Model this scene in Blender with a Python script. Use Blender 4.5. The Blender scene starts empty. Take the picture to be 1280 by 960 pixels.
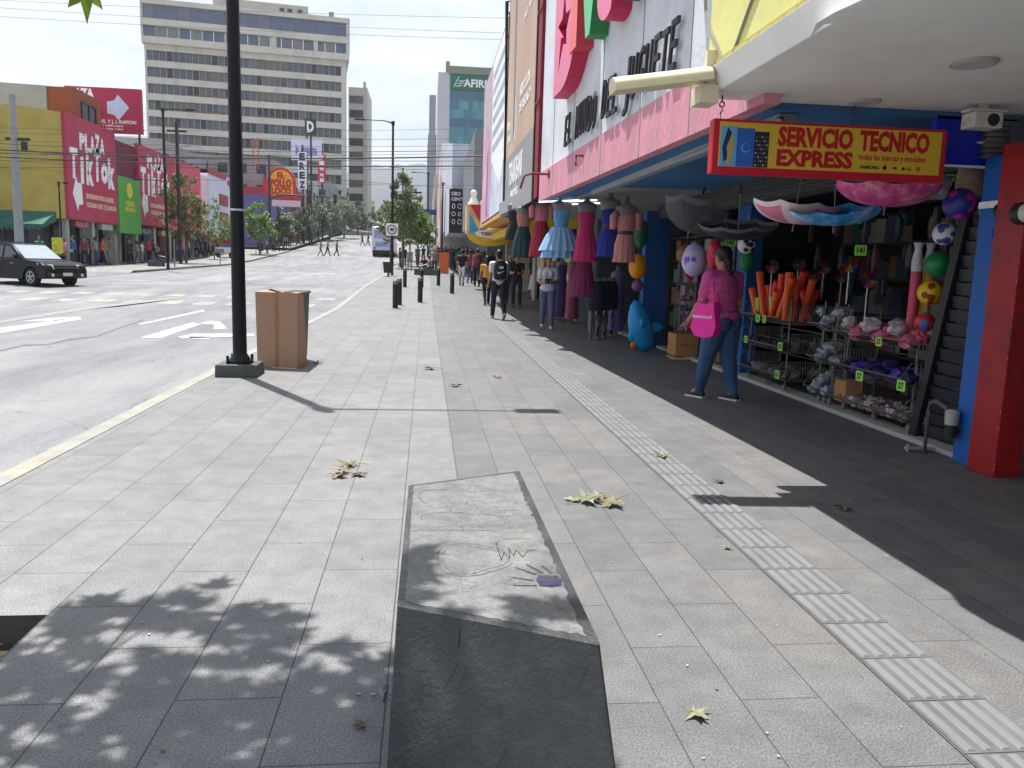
import bpy, bmesh, math, random
import numpy as np
from mathutils import Vector, Matrix, noise
random.seed(7)
S = bpy.context.scene
C = S.collection
R = math.radians
# ------------------------------------------------------------------ camera
CAM_H = 1.45; F = 1000.0
YAW, PIT, ROL = R(6.291), R(8.461), R(1.7)
_f = Vector((math.sin(YAW)*math.cos(PIT), math.cos(YAW)*math.cos(PIT), -math.sin(PIT)))
_r0 = _f.cross(Vector((0,0,1))).normalized(); _u0 = _r0.cross(_f)
_r = _r0*math.cos(ROL) + _u0*math.sin(ROL); _u = _u0*math.cos(ROL) - _r0*math.sin(ROL)
cd = bpy.data.cameras.new('camera'); cam = bpy.data.objects.new('camera', cd); C.objects.link(cam)
cam.matrix_world = Matrix(((_r.x,_u.x,-_f.x,0),(_r.y,_u.y,-_f.y,0),(_r.z,_u.z,-_f.z,CAM_H),(0,0,0,1)))
cd.sensor_width = 36; cd.lens = 36*F/1280; cd.clip_start = .05; cd.clip_end = 9000
S.camera = cam
# ------------------------------------------------------------------ light
SUN = Vector((-.18, .32, 1)).normalized()          # towards the sun
w = bpy.data.worlds.new('World'); S.world = w; w.use_nodes = True
nt = w.node_tree; nt.nodes.clear()
def N(nt, t, **k):
    n = nt.nodes.new(t)
    for a, v in k.items():
        if a in n.inputs: n.inputs[a].default_value = v
        else: setattr(n, a, v)
    return n
sky = N(nt, 'ShaderNodeTexSky', sky_type='NISHITA', sun_disc=False, air_density=1.0, dust_density=1.5)
sky.sun_elevation = math.asin(SUN.z); sky.sun_rotation = math.atan2(SUN.x, SUN.y)
tc = N(nt, 'ShaderNodeTexCoord'); sx = N(nt, 'ShaderNodeSeparateXYZ'); nt.links.new(tc.outputs['Generated'], sx.inputs[0])
mz = N(nt, 'ShaderNodeMath', operation='MAXIMUM'); nt.links.new(sx.outputs['Z'], mz.inputs[0]); mz.inputs[1].default_value = 0
az = N(nt, 'ShaderNodeMath', operation='ADD'); nt.links.new(mz.outputs[0], az.inputs[0]); az.inputs[1].default_value = .12
dx = N(nt, 'ShaderNodeMath', operation='DIVIDE'); nt.links.new(sx.outputs['X'], dx.inputs[0]); nt.links.new(az.outputs[0], dx.inputs[1])
dy = N(nt, 'ShaderNodeMath', operation='DIVIDE'); nt.links.new(sx.outputs['Y'], dy.inputs[0]); nt.links.new(az.outputs[0], dy.inputs[1])
cx = N(nt, 'ShaderNodeCombineXYZ'); nt.links.new(dx.outputs[0], cx.inputs[0]); nt.links.new(dy.outputs[0], cx.inputs[1])
n1 = N(nt, 'ShaderNodeTexNoise', Scale=1.15, Detail=8.0, Roughness=.55, Distortion=.3); nt.links.new(cx.outputs[0], n1.inputs['Vector'])
r1 = N(nt, 'ShaderNodeValToRGB'); nt.links.new(n1.outputs['Fac'], r1.inputs[0])
r1.color_ramp.elements[0].position = .40; r1.color_ramp.elements[0].color = (0,0,0,1)
r1.color_ramp.elements[1].position = .55; r1.color_ramp.elements[1].color = (1,1,1,1)
n2 = N(nt, 'ShaderNodeTexNoise', Scale=1.7, Detail=6.0, Roughness=.5); nt.links.new(cx.outputs[0], n2.inputs['Vector'])
r2 = N(nt, 'ShaderNodeValToRGB'); nt.links.new(n2.outputs['Fac'], r2.inputs[0])
r2.color_ramp.elements[0].position = .36; r2.color_ramp.elements[0].color = (5.9,6.5,7.5,1)
r2.color_ramp.elements[1].position = .62; r2.color_ramp.elements[1].color = (8.1,8.4,8.8,1)
mx = N(nt, 'ShaderNodeMix', data_type='RGBA'); nt.links.new(r1.outputs[0], mx.inputs[0])
mx0 = N(nt, 'ShaderNodeMix', data_type='RGBA'); mx0.inputs[0].default_value = .75
nt.links.new(sky.outputs[0], mx0.inputs[6]); mx0.inputs[7].default_value = (4.3,5.7,8.2,1)
nt.links.new(mx0.outputs[2], mx.inputs[6]); nt.links.new(r2.outputs[0], mx.inputs[7])
bg = N(nt, 'ShaderNodeBackground', Strength=.056); nt.links.new(mx.outputs[2], bg.inputs[0])
wo = N(nt, 'ShaderNodeOutputWorld'); nt.links.new(bg.outputs[0], wo.inputs[0])
sl = bpy.data.lights.new('sun', 'SUN'); sl.energy = 5.0; sl.angle = R(.5); sl.color = (1, .98, .95)
so = bpy.data.objects.new('sun', sl); C.objects.link(so); so.location = (0,0,60)
so.rotation_euler = SUN.to_track_quat('Z','Y').to_euler()
S.view_settings.view_transform = 'Standard'; S.view_settings.look = 'None'
S.view_settings.exposure = 1.04; S.view_settings.gamma = 1; S.view_settings.use_curve_mapping = False
S.render.engine = 'CYCLES'; S.cycles.volume_bounces = 0
HAZE = .00028
# ------------------------------------------------------------------ materials
def lin(v):
    v /= 255.0
    return v/12.92 if v <= .04045 else ((v+.055)/1.055)**2.4
def rgb(r, g, b, k=1.0): return (lin(r)*k, lin(g)*k, lin(b)*k)
MATS = {}
def M(name, col=(.5,.5,.5), rough=.75, var=.12, scale=6.0, bump=.0, metal=0.0, spec=.4, dirt=None, dscale=2.0, damt=.5,
      emit=0, trans=0, stretch=None, alpha=1, bscale=None, translucent=0):
    if name in MATS: return MATS[name]
    m = bpy.data.materials.new(name); m.use_nodes = True; t = m.node_tree; b = t.nodes['Principled BSDF']
    tc = N(t, 'ShaderNodeTexCoord'); vec = tc.outputs['Object']
    if stretch:
        mp = N(t, 'ShaderNodeMapping'); mp.inputs['Scale'].default_value = stretch
        t.links.new(vec, mp.inputs['Vector']); vec = mp.outputs[0]
    no = N(t, 'ShaderNodeTexNoise', Scale=scale, Detail=6.0, Roughness=.6); t.links.new(vec, no.inputs['Vector'])
    rp = N(t, 'ShaderNodeValToRGB'); t.links.new(no.outputs['Fac'], rp.inputs[0])
    lo = tuple(max(0, c*(1-var)) for c in col); hi = tuple(min(1, c*(1+var)) for c in col)
    rp.color_ramp.elements[0].position = .3; rp.color_ramp.elements[0].color = (*lo, 1)
    rp.color_ramp.elements[1].position = .7; rp.color_ramp.elements[1].color = (*hi, 1)
    out = rp.outputs[0]
    if dirt:
        n3 = N(t, 'ShaderNodeTexNoise', Scale=dscale, Detail=9.0, Roughness=.68); t.links.new(vec, n3.inputs['Vector'])
        r3 = N(t, 'ShaderNodeValToRGB'); t.links.new(n3.outputs['Fac'], r3.inputs[0])
        r3.color_ramp.elements[0].position = .48; r3.color_ramp.elements[0].color = (0,0,0,1)
        r3.color_ramp.elements[1].position = .72; r3.color_ramp.elements[1].color = (damt,)*3+(1,)
        mm = N(t, 'ShaderNodeMix', data_type='RGBA'); t.links.new(r3.outputs[0], mm.inputs[0])
        t.links.new(out, mm.inputs[6]); mm.inputs[7].default_value = (*dirt, 1); out = mm.outputs[2]
    t.links.new(out, b.inputs['Base Color'])
    b.inputs['Roughness'].default_value = rough; b.inputs['Metallic'].default_value = metal
    b.inputs['Specular IOR Level'].default_value = spec; b.inputs['Transmission Weight'].default_value = trans
    b.inputs['Alpha'].default_value = alpha
    if bump:
        nb = N(t, 'ShaderNodeTexNoise', Scale=bscale or scale*6, Detail=5.0, Roughness=.6); t.links.new(vec, nb.inputs['Vector'])
        bp = N(t, 'ShaderNodeBump', Strength=bump, Distance=.02); t.links.new(nb.outputs['Fac'], bp.inputs['Height'])
        t.links.new(bp.outputs[0], b.inputs['Normal'])
    if emit:
        b.inputs['Emission Color'].default_value = (*col, 1); b.inputs['Emission Strength'].default_value = emit
    if translucent:
        tr = N(t, 'ShaderNodeBsdfTranslucent'); t.links.new(out, tr.inputs[0])
        ms = N(t, 'ShaderNodeMixShader'); ms.inputs[0].default_value = translucent
        t.links.new(b.outputs[0], ms.inputs[1]); t.links.new(tr.outputs[0], ms.inputs[2])
        t.links.new(ms.outputs[0], t.nodes['Material Output'].inputs[0])
    MATS[name] = m; return m
def leafmat(name, cols, translucent=.3):
    if name in MATS: return MATS[name]
    m = bpy.data.materials.new(name); m.use_nodes = True; t = m.node_tree; b = t.nodes['Principled BSDF']
    g = N(t, 'ShaderNodeNewGeometry'); rp = N(t, 'ShaderNodeValToRGB'); t.links.new(g.outputs['Random Per Island'], rp.inputs[0])
    e = rp.color_ramp.elements; e[0].color = (*cols[0],1); e[1].color = (*cols[-1],1)
    for i, c in enumerate(cols[1:-1]):
        x = e.new((i+1)/(len(cols)-1)); x.color = (*c, 1)
    t.links.new(rp.outputs[0], b.inputs['Base Color']); b.inputs['Roughness'].default_value = .6
    tr = N(t, 'ShaderNodeBsdfTranslucent'); t.links.new(rp.outputs[0], tr.inputs[0])
    ms = N(t, 'ShaderNodeMixShader'); ms.inputs[0].default_value = translucent
    t.links.new(b.outputs[0], ms.inputs[1]); t.links.new(tr.outputs[0], ms.inputs[2])
    t.links.new(ms.outputs[0], t.nodes['Material Output'].inputs[0])
    MATS[name] = m; return m
# ------------------------------------------------------------------ mesh builder (world coordinates; build() moves them to the owner's base)
class MB:
    def __init__(s): s.v = []; s.f = []; s.m = []
    def add(s, vs, fs, m=0):
        o = len(s.v); s.v += [tuple(x) for x in vs]; s.f += [tuple(i+o for i in f) for f in fs]; s.m += [m]*len(fs); return s
    def box(s, x0,x1,y0,y1,z0,z1, m=0):
        return s.add([(x0,y0,z0),(x1,y0,z0),(x1,y1,z0),(x0,y1,z0),(x0,y0,z1),(x1,y0,z1),(x1,y1,z1),(x0,y1,z1)],
            [(0,3,2,1),(4,5,6,7),(0,1,5,4),(1,2,6,5),(2,3,7,6),(3,0,4,7)], m)
    def hexa(s, b, t, m=0):        # bottom quad, top quad (both ccw from above)
        return s.add(list(b)+list(t), [(0,3,2,1),(4,5,6,7),(0,1,5,4),(1,2,6,5),(2,3,7,6),(3,0,4,7)], m)
    def obox(s, c, sz, rz=0, m=0, mat=None):
        hx,hy,hz = sz[0]/2, sz[1]/2, sz[2]/2
        mt = Matrix.Translation(Vector(c)) @ (mat if mat is not None else Matrix.Rotation(rz, 4, 'Z'))
        vs = [mt @ Vector(p) for p in [(-hx,-hy,-hz),(hx,-hy,-hz),(hx,hy,-hz),(-hx,hy,-hz),(-hx,-hy,hz),(hx,-hy,hz),(hx,hy,hz),(-hx,hy,hz)]]
        return s.add(vs, [(0,3,2,1),(4,5,6,7),(0,1,5,4),(1,2,6,5),(2,3,7,6),(3,0,4,7)], m)
    def tube(s, pts, r, n=8, m=0, cap=True):
        pts = [Vector(p) for p in pts]; rs = r if isinstance(r, (list,tuple)) else [r]*len(pts)
        vs = []; fs = []
        for i, p in enumerate(pts):
            d = (pts[min(i+1,len(pts)-1)] - pts[max(i-1,0)]).normalized()
            a = d.cross(Vector((0,0,1)));
            if a.length < 1e-3: a = d.cross(Vector((1,0,0)))
            a.normalize(); b = d.cross(a)
            for k in range(n):
                t = 2*math.pi*k/n; vs.append(p + (a*math.cos(t)+b*math.sin(t))*rs[i])
        for i in range(len(pts)-1):
            for k in range(n):
                k2 = (k+1)%n; fs.append((i*n+k, (i+1)*n+k, (i+1)*n+k2, i*n+k2))
        if cap: fs.append(tuple(range(n))); fs.append(tuple(reversed([(len(pts)-1)*n+k for k in range(n)])))
        return s.add(vs, fs, m)
    def cyl(s, p0, p1, r0, r1=None, n=14, m=0): return s.tube([p0,p1], [r0, r0 if r1 is None else r1], n, m)
    def lathe(s, prof, c=(0,0,0), n=16, sx=1, sy=1, m=0, fr=None, cap=True, wob=None):
        vs = []; fs = []
        for i,(r,z) in enumerate(prof):
            for k in range(n):
                t = 2*math.pi*k/n; q = r*(1+(wob(t,z) if wob else 0))
                p = Vector((q*math.cos(t)*sx, q*math.sin(t)*sy, z))
                vs.append((fr @ p if fr is not None else p) + Vector(c))
        for i in range(len(prof)-1):
            for k in range(n):
                k2 = (k+1)%n; fs.append((i*n+k, i*n+k2, (i+1)*n+k2, (i+1)*n+k))
        if cap: fs.append(tuple(reversed(range(n)))); fs.append(tuple((len(prof)-1)*n+k for k in range(n)))
        return s.add(vs, fs, m)
    def ball(s, c, r, n=14, sx=1, sy=1, sz=1, m=0, fr=None):
        k = max(6, n//2+1)
        return s.lathe([(r*max(.001,math.sin(math.pi*i/k)), -r*sz*math.cos(math.pi*i/k)) for i in range(k+1)], c, n, sx, sy, m, fr)
    def prism(s, poly, o, ux, uy, d, m=0):   # 2D polygon in plane (ux,uy) at o extruded by vector d
        o=Vector(o); ux=Vector(ux); uy=Vector(uy); d=Vector(d); n=len(poly)
        a = [o+ux*p[0]+uy*p[1] for p in poly]; b = [q+d for q in a]
        return s.add(a+b, [tuple(range(n)), tuple(reversed(range(n,2*n)))]+[(i,i+n,(i+1)%n+n,(i+1)%n) for i in range(n)], m)
    def text(s, st, o, ux, uy, h, d=.01, width=None, bold=0.0, shear=0, m=0, align='L', sq=1.0, smooth=2):
        cu = bpy.data.curves.new('t', 'FONT'); cu.body = st; cu.size = 1; cu.offset = bold; cu.shear = shear; cu.extrude = .5; cu.resolution_u = smooth
        ob = bpy.data.objects.new('t', cu); C.objects.link(ob); bpy.context.view_layer.update()
        me = bpy.data.meshes.new_from_object(ob.evaluated_get(bpy.context.evaluated_depsgraph_get()))
        bpy.data.objects.remove(ob); bpy.data.curves.remove(cu)
        if not len(me.vertices): return s
        vs = np.array([v.co[:] for v in me.vertices]); fs = [tuple(p.vertices) for p in me.polygons]; bpy.data.meshes.remove(me)
        x0,x1 = vs[:,0].min(), vs[:,0].max(); k = h/.70; sxx = k*sq
        if width: sxx = width/(x1-x0)
        o=Vector(o); ux=Vector(ux).normalized(); uy=Vector(uy).normalized(); n=ux.cross(uy)
        off = -x0 if align=='L' else -(x0+x1)/2
        return s.add([o+ux*((v[0]+off)*sxx)+uy*(v[1]*k)+n*((v[2]+.5)*d) for v in vs], fs, m)
    def build(s, name, mats, parent=None, base=None, smooth=False, bevel=0, subd=0):
        mats = mats if isinstance(mats, (list,tuple)) else [mats]
        me = bpy.data.meshes.new(name); o = bpy.data.objects.new(name, me); C.objects.link(o)
        org = Vector(base) if base is not None else (ORG.get(parent.name, Vector()) if parent is not None else Vector())
        me.from_pydata([Vector(v)-org for v in s.v], [], s.f); me.update()
        bm = bmesh.new(); bm.from_mesh(me); bmesh.ops.recalc_face_normals(bm, faces=bm.faces); bm.to_mesh(me); bm.free()
        for k in mats: me.materials.append(k)
        if len(mats) > 1: me.polygons.foreach_set('material_index', s.m)
        if smooth:
            me.polygons.foreach_set('use_smooth', [True]*len(me.polygons))
            if smooth != 'all': me.set_sharp_from_angle(angle=R(38))
        if parent is not None: o.parent = parent
        else: o.location = org
        ORG[o.name] = org
        if bevel:
            b = o.modifiers.new('b','BEVEL'); b.width = bevel; b.segments = 2; b.limit_method='ANGLE'
        if subd:
            b = o.modifiers.new('s','SUBSURF'); b.levels = subd; b.render_levels = subd
        return o
ORG = {}
def thing(name, label, cat, loc=(0,0,0), group=None):
    o = bpy.data.objects.new(name, None); C.objects.link(o); o.location = loc; o.empty_display_size = .1
    ORG[o.name] = Vector(loc); o['label'] = label; o['category'] = cat
    if group: o['group'] = group
    return o
def tag(o, label, cat, group=None, kind=None):
    if label: o['label'] = label
    if cat: o['category'] = cat
    if group: o['group'] = group
    if kind: o['kind'] = kind
    return o
def struct(o): o['kind'] = 'structure'; return o
def copy_tree(o, loc, rz=None, label=None, group=None, scale=None):
    c = o.copy(); C.objects.link(c); c.location = loc
    if rz is not None: c.rotation_euler = (0,0,rz)
    if label: c['label'] = label
    if group: c['group'] = group
    if scale: c.scale = (scale,)*3
    for ch in o.children:
        d = ch.copy(); C.objects.link(d); d.parent = c
        for g in ch.children:
            e = g.copy(); C.objects.link(e); e.parent = d
    return c
# ------------------------------------------------------------------ terrain and pixel helpers (px in the 1280x960 photograph)
_ty = [-400,25,34,45,55,68,77,92,110,130,180,250,400,900]; _tz = [0,0,.28,.5,.65,.85,1.2,2.0,3.1,4.4,8,13.5,24,45]
def gz(y): return float(np.interp(y, _ty, _tz))
def ray(px, py): return _f + _r*((px-640)/F) + _u*((480-py)/F)
def GP(px, py, off=0.0):
    d = ray(px, py); t = 1.0
    while t < 700:
        q = d*t
        if q.z + CAM_H < gz(q.y)+off: return Vector((q.x, q.y, gz(q.y)+off))
        t += .02 if t < 60 else .2
    return Vector((q.x,q.y,gz(q.y)))
def PX(px, py, X): d = ray(px,py); q = d*(X/d.x); return Vector((X, q.y, q.z+CAM_H))
def PY(px, py, Y): d = ray(px,py); q = d*(Y/d.y); return Vector((q.x, Y, q.z+CAM_H))
def PZ(px, py, Z): d = ray(px,py); q = d*((Z-CAM_H)/d.z); return Vector((q.x, q.y, Z))
YS = [-6,-2,0,2.55,3.23,5,8,12,16,20,25,28,31,34,38,42,45,50,55,60,68,72,77,85,92,100,110,120,130,150,180,215,250,320,400]
def sheet(name, x0, x1, mat, off=0, ys=None, hole=None, side=None):
    ys = ys or YS; b = MB()
    for a, c in zip(ys[:-1], ys[1:]):
        if hole and a >= hole[0]-.01 and c <= hole[1]+.01: continue
        b.add([(x0,a,gz(a)+off),(x1,a,gz(a)+off),(x1,c,gz(c)+off),(x0,c,gz(c)+off)], [(0,1,2,3)])
        if side:
            for x in side:
                b.add([(x,a,gz(a)+off),(x,c,gz(c)+off),(x,c,gz(c)-.2),(x,a,gz(a)-.2)], [(0,1,2,3)])
    return b.build(name, mat)
def paving(name, w, L, x0, y0, cols, mortar, warm):
    m = bpy.data.materials.new(name); m.use_nodes = True; t = m.node_tree; b = t.nodes['Principled BSDF']; Lk = t.links.new
    g = N(t, 'ShaderNodeNewGeometry'); sp = N(t, 'ShaderNodeSeparateXYZ'); Lk(g.outputs['Position'], sp.inputs[0])
    ax = N(t, 'ShaderNodeMath', operation='SUBTRACT'); Lk(sp.outputs['Y'], ax.inputs[0]); ax.inputs[1].default_value = y0-60*L
    ay = N(t, 'ShaderNodeMath', operation='SUBTRACT'); Lk(sp.outputs['X'], ay.inputs[0]); ay.inputs[1].default_value = x0-60*w
    cb = N(t, 'ShaderNodeCombineXYZ'); Lk(ax.outputs[0], cb.inputs[0]); Lk(ay.outputs[0], cb.inputs[1])
    br = N(t, 'ShaderNodeTexBrick'); br.offset = .5; br.offset_frequency = 2; br.squash = 1
    Lk(cb.outputs[0], br.inputs['Vector']); br.inputs['Scale'].default_value = 1
    br.inputs['Brick Width'].default_value = L; br.inputs['Row Height'].default_value = w
    br.inputs['Mortar Size'].default_value = .0032; br.inputs['Mortar Smooth'].default_value = .25
    br.inputs['Color1'].default_value = (*cols[0],1); br.inputs['Color2'].default_value = (*cols[1],1); br.inputs['Mortar'].default_value = (*mortar,1)
    br.inputs['Bias'].default_value = 0
    # large stains, mid blotches, fine speckle
    nz = N(t, 'ShaderNodeTexNoise', Scale=.8, Detail=7.0, Roughness=.62); Lk(g.outputs['Position'], nz.inputs['Vector'])
    rz = N(t, 'ShaderNodeValToRGB'); Lk(nz.outputs['Fac'], rz.inputs[0])
    rz.color_ramp.elements[0].position=.38; rz.color_ramp.elements[0].color=(.86,.87,.89,1); rz.color_ramp.elements[1].position=.66; rz.color_ramp.elements[1].color=(*warm,1)
    m1 = N(t, 'ShaderNodeMix', data_type='RGBA', blend_type='MULTIPLY'); m1.inputs[0].default_value=1; Lk(br.outputs['Color'], m1.inputs[6]); Lk(rz.outputs[0], m1.inputs[7])
    ny = N(t, 'ShaderNodeTexNoise', Scale=5.0, Detail=8.0, Roughness=.7); Lk(g.outputs['Position'], ny.inputs['Vector'])
    ry = N(t, 'ShaderNodeValToRGB'); Lk(ny.outputs['Fac'], ry.inputs[0]); ry.color_ramp.elements[0].position=.3; ry.color_ramp.elements[0].color=(.74,.74,.75,1); ry.color_ramp.elements[1].position=.7; ry.color_ramp.elements[1].color=(1.12,1.12,1.11,1)
    m2 = N(t, 'ShaderNodeMix', data_type='RGBA', blend_type='MULTIPLY'); m2.inputs[0].default_value=1; Lk(m1.outputs[2], m2.inputs[6]); Lk(ry.outputs[0], m2.inputs[7])
    ns = N(t, 'ShaderNodeTexNoise', Scale=130.0, Detail=3.0, Roughness=.7); Lk(g.outputs['Position'], ns.inputs['Vector'])
    rs = N(t, 'ShaderNodeValToRGB'); Lk(ns.outputs['Fac'], rs.inputs[0]); rs.color_ramp.elements[0].position=.36; rs.color_ramp.elements[0].color=(.56,.56,.57,1); rs.color_ramp.elements[1].position=.64; rs.color_ramp.elements[1].color=(1.34,1.34,1.33,1)
    m3 = N(t, 'ShaderNodeMix', data_type='RGBA', blend_type='MULTIPLY'); m3.inputs[0].default_value=1; Lk(m2.outputs[2], m3.inputs[6]); Lk(rs.outputs[0], m3.inputs[7])
    # dark gum spots and drips
    vo = N(t, 'ShaderNodeTexVoronoi', Scale=3.1); Lk(g.outputs['Position'], vo.inputs['Vector'])
    rv = N(t, 'ShaderNodeValToRGB'); Lk(vo.outputs['Distance'], rv.inputs[0]); rv.color_ramp.elements[0].position=.035; rv.color_ramp.elements[0].color=(.6,.6,.6,1); rv.color_ramp.elements[1].position=.07; rv.color_ramp.elements[1].color=(1,1,1,1)
    m4 = N(t, 'ShaderNodeMix', data_type='RGBA', blend_type='MULTIPLY'); m4.inputs[0].default_value=.6; Lk(m3.outputs[2], m4.inputs[6]); Lk(rv.outputs[0], m4.inputs[7])
    Lk(m4.outputs[2], b.inputs['Base Color'])
    b.inputs['Roughness'].default_value = .62; b.inputs['Specular IOR Level'].default_value = .35
    hm = N(t, 'ShaderNodeMath', operation='SUBTRACT'); Lk(ns.outputs['Fac'], hm.inputs[0]); Lk(br.outputs['Fac'], hm.inputs[1])
    bp = N(t, 'ShaderNodeBump', Strength=.35, Distance=.004); Lk(hm.outputs[0], bp.inputs['Height']); Lk(bp.outputs[0], b.inputs['Normal'])
    return m
pav_l = paving('paving_stone', .345, .75, -1.15, 2.55, (rgb(118,118,118,1.0), rgb(126,125,124,1.0)), rgb(70,68,66), (1.02,1.0,.985))
pav_r = paving('paving_brown_less_glare', .285, .78, .235, 2.45, (rgb(103,104,105,1.0), rgb(113,112,111,1.0)), rgb(74,72,70), (1.04,1.0,.96))  # brownish grey stone, its colour darkened further to paint in lesser glare
def asphalt():
    m = bpy.data.materials.new('asphalt'); m.use_nodes = True; t = m.node_tree; b = t.nodes['Principled BSDF']; Lk = t.links.new
    g = N(t, 'ShaderNodeNewGeometry'); P = g.outputs['Position']
    def ramp(src, a, ca, c, cc):
        r = N(t, 'ShaderNodeValToRGB'); Lk(src, r.inputs[0]); e = r.color_ramp.elements
        e[0].position=a; e[0].color=(*ca,1); e[1].position=c; e[1].color=(*cc,1); return r.outputs[0]
    def mul(a, c, f=1):
        x = N(t, 'ShaderNodeMix', data_type='RGBA', blend_type='MULTIPLY'); x.inputs[0].default_value=f; Lk(a, x.inputs[6]); Lk(c, x.inputs[7]); return x.outputs[2]
    mp = N(t, 'ShaderNodeMapping'); mp.inputs['Scale'].default_value=(.5,.09,1); Lk(P, mp.inputs['Vector'])
    a = N(t, 'ShaderNodeTexNoise', Scale=1.6, Detail=9.0, Roughness=.72); Lk(mp.outputs[0], a.inputs['Vector'])
    c1 = ramp(a.outputs['Fac'], .36, rgb(100,101,105), .66, rgb(136,136,135))
    pt = N(t, 'ShaderNodeTexVoronoi', Scale=.16); Lk(P, pt.inputs['Vector']); c1 = mul(c1, ramp(pt.outputs['Color'], .2, (.86,.86,.87), .8, (1.04,1.04,1.03)))
    s = N(t, 'ShaderNodeTexNoise', Scale=70.0, Detail=3.0, Roughness=.75); Lk(P, s.inputs['Vector'])
    c2 = mul(c1, ramp(s.outputs['Fac'], .35, (.66,.66,.66), .65, (1.25,1.25,1.25)))
    d = N(t, 'ShaderNodeTexNoise', Scale=.35, Detail=5.0, Distortion=1.0); Lk(P, d.inputs['Vector'])
    dd = N(t, 'ShaderNodeMath', operation='SUBTRACT'); Lk(d.outputs['Fac'], dd.inputs[0]); dd.inputs[1].default_value=.5
    ab = N(t, 'ShaderNodeMath', operation='ABSOLUTE'); Lk(dd.outputs[0], ab.inputs[0])
    c3 = mul(c2, ramp(ab.outputs[0], .001, (.45,.45,.45), .0035, (1,1,1)), .8)
    Lk(c3, b.inputs['Base Color']); b.inputs['Roughness'].default_value=.58; b.inputs['Specular IOR Level'].default_value=.4
    bp = N(t, 'ShaderNodeBump', Strength=.5, Distance=.008); Lk(s.outputs['Fac'], bp.inputs['Height']); Lk(bp.outputs[0], b.inputs['Normal'])
    return m
asph = asphalt()
# ------------------------------------------------------------------ ground, road, pavements
gm = M('ground_soil', rgb(120,112,100,.7), .95, .2, .4)
b = MB(); xs = [-3000,-400,-60,-30,4.2,60,400,3000]; ys = [-800,-6]+YS[1:]+[900,3000]
for i in range(len(xs)-1):
    for a, c in zip(ys[:-1], ys[1:]):
        b.add([(xs[i],a,gz(a)-.6),(xs[i+1],a,gz(a)-.6),(xs[i+1],c,gz(c)-.6),(xs[i],c,gz(c)-.6)], [(0,1,2,3)])
struct(b.build('ground', gm))
struct(sheet('road', -16.2, -2.6, asph, -.12))
struct(sheet('side_street', -90, -16.2, asph, -.12, ys=[-6,0,8,16,20,25,28,31,34,38,42,45,46.5]))
HX0, HX1, HY0, HY1 = -2.2, -1.5, 2.55, 3.23
struct(sheet('sidewalk', -2.6, HX0, pav_l)); struct(sheet('sidewalk', HX0, HX1, pav_l, hole=(HY0,HY1)))
struct(sheet('sidewalk', HX1, .235, pav_l)); struct(sheet('sidewalk', .235, 9.5, pav_r))
fp = paving('far_paving', .5, .9, 0, 0, (rgb(128,127,124), rgb(140,138,134)), rgb(80,78,74), (1.03,1,.97))
LY = [47,50,55,60,68,72,77,85,92,98]
struct(sheet('far_sidewalk', -32, -16.2, fp, 0, ys=LY, side=[-16.2]))
struct(sheet('far_sidewalk', -24, -17.2, fp, 0, ys=[104,110,120,130,150,180,215,250], side=[-17.2]))
b = MB()   # corner plaza edge (kerb face towards the side street)
b.add([(-32,47,gz(47)),(-16.2,47,gz(47)),(-16.2,46.4,gz(46.4)-.115),(-32,46.4,gz(46.4)-.115)], [(0,1,2,3)])
struct(b.build('far_sidewalk', fp))
# kerbs
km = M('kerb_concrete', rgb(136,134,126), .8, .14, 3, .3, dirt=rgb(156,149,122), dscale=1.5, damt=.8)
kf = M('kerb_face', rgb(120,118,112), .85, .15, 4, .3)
b = MB(); ys = YS
for a, c in zip(ys[:-1], ys[1:]):
    x0, x1 = -2.78, -2.6
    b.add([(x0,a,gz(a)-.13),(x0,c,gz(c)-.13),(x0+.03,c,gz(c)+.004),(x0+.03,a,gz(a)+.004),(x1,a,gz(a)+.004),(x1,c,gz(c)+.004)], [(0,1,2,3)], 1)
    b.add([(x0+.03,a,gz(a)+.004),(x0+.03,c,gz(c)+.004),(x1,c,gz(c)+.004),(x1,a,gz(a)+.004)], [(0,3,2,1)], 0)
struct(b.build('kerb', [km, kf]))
b = MB()
for ylist, xx in (([47]+LY[1:], -16.2), ([104,110,120,130,150,180,215,250], -17.2)):
    for a, c in zip(ylist[:-1], ylist[1:]):
        b.hexa([(xx,a,gz(a)-.13),(xx+.16,a,gz(a)-.13),(xx+.16,c,gz(c)-.13),(xx,c,gz(c)-.13)], [(xx,a,gz(a)+.01),(xx+.16,a,gz(a)+.01),(xx+.16,c,gz(c)+.01),(xx,c,gz(c)+.01)], 0)
struct(b.build('far_kerb', kf))
# tactile paving: ribbed tiles
tm = M('tactile_concrete', rgb(112,112,113), .7, .1, 3, .25, dirt=rgb(100,100,99), dscale=2.5, damt=.7)
tj = M('tactile_joint', rgb(94,93,91), .9, .1, 5)
b = MB(); y = -1.2; TX0, TX1 = 1.665, 1.955
b.add([(TX0-.006,-1.3,.0035),(TX1+.006,-1.3,.0035),(TX1+.006,25,.0035),(TX0-.006,25,.0035)], [(0,1,2,3)], 1)
while y < 25:
    b.hexa([(TX0,y,.004),(TX1,y,.004),(TX1,y+.296,.004),(TX0,y+.296,.004)], [(TX0,y,.007),(TX1,y,.007),(TX1,y+.296,.007),(TX0,y+.296,.007)], 2)
    for k in range(5):
        x = TX0+.029+k*.058
        b.hexa([(x-.016,y+.008,.007),(x+.016,y+.008,.007),(x+.016,y+.288,.007),(x-.016,y+.288,.007)], [(x-.009,y+.014,.0125),(x+.009,y+.014,.0125),(x+.009,y+.282,.0125),(x-.009,y+.282,.0125)])
    y += .30
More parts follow.
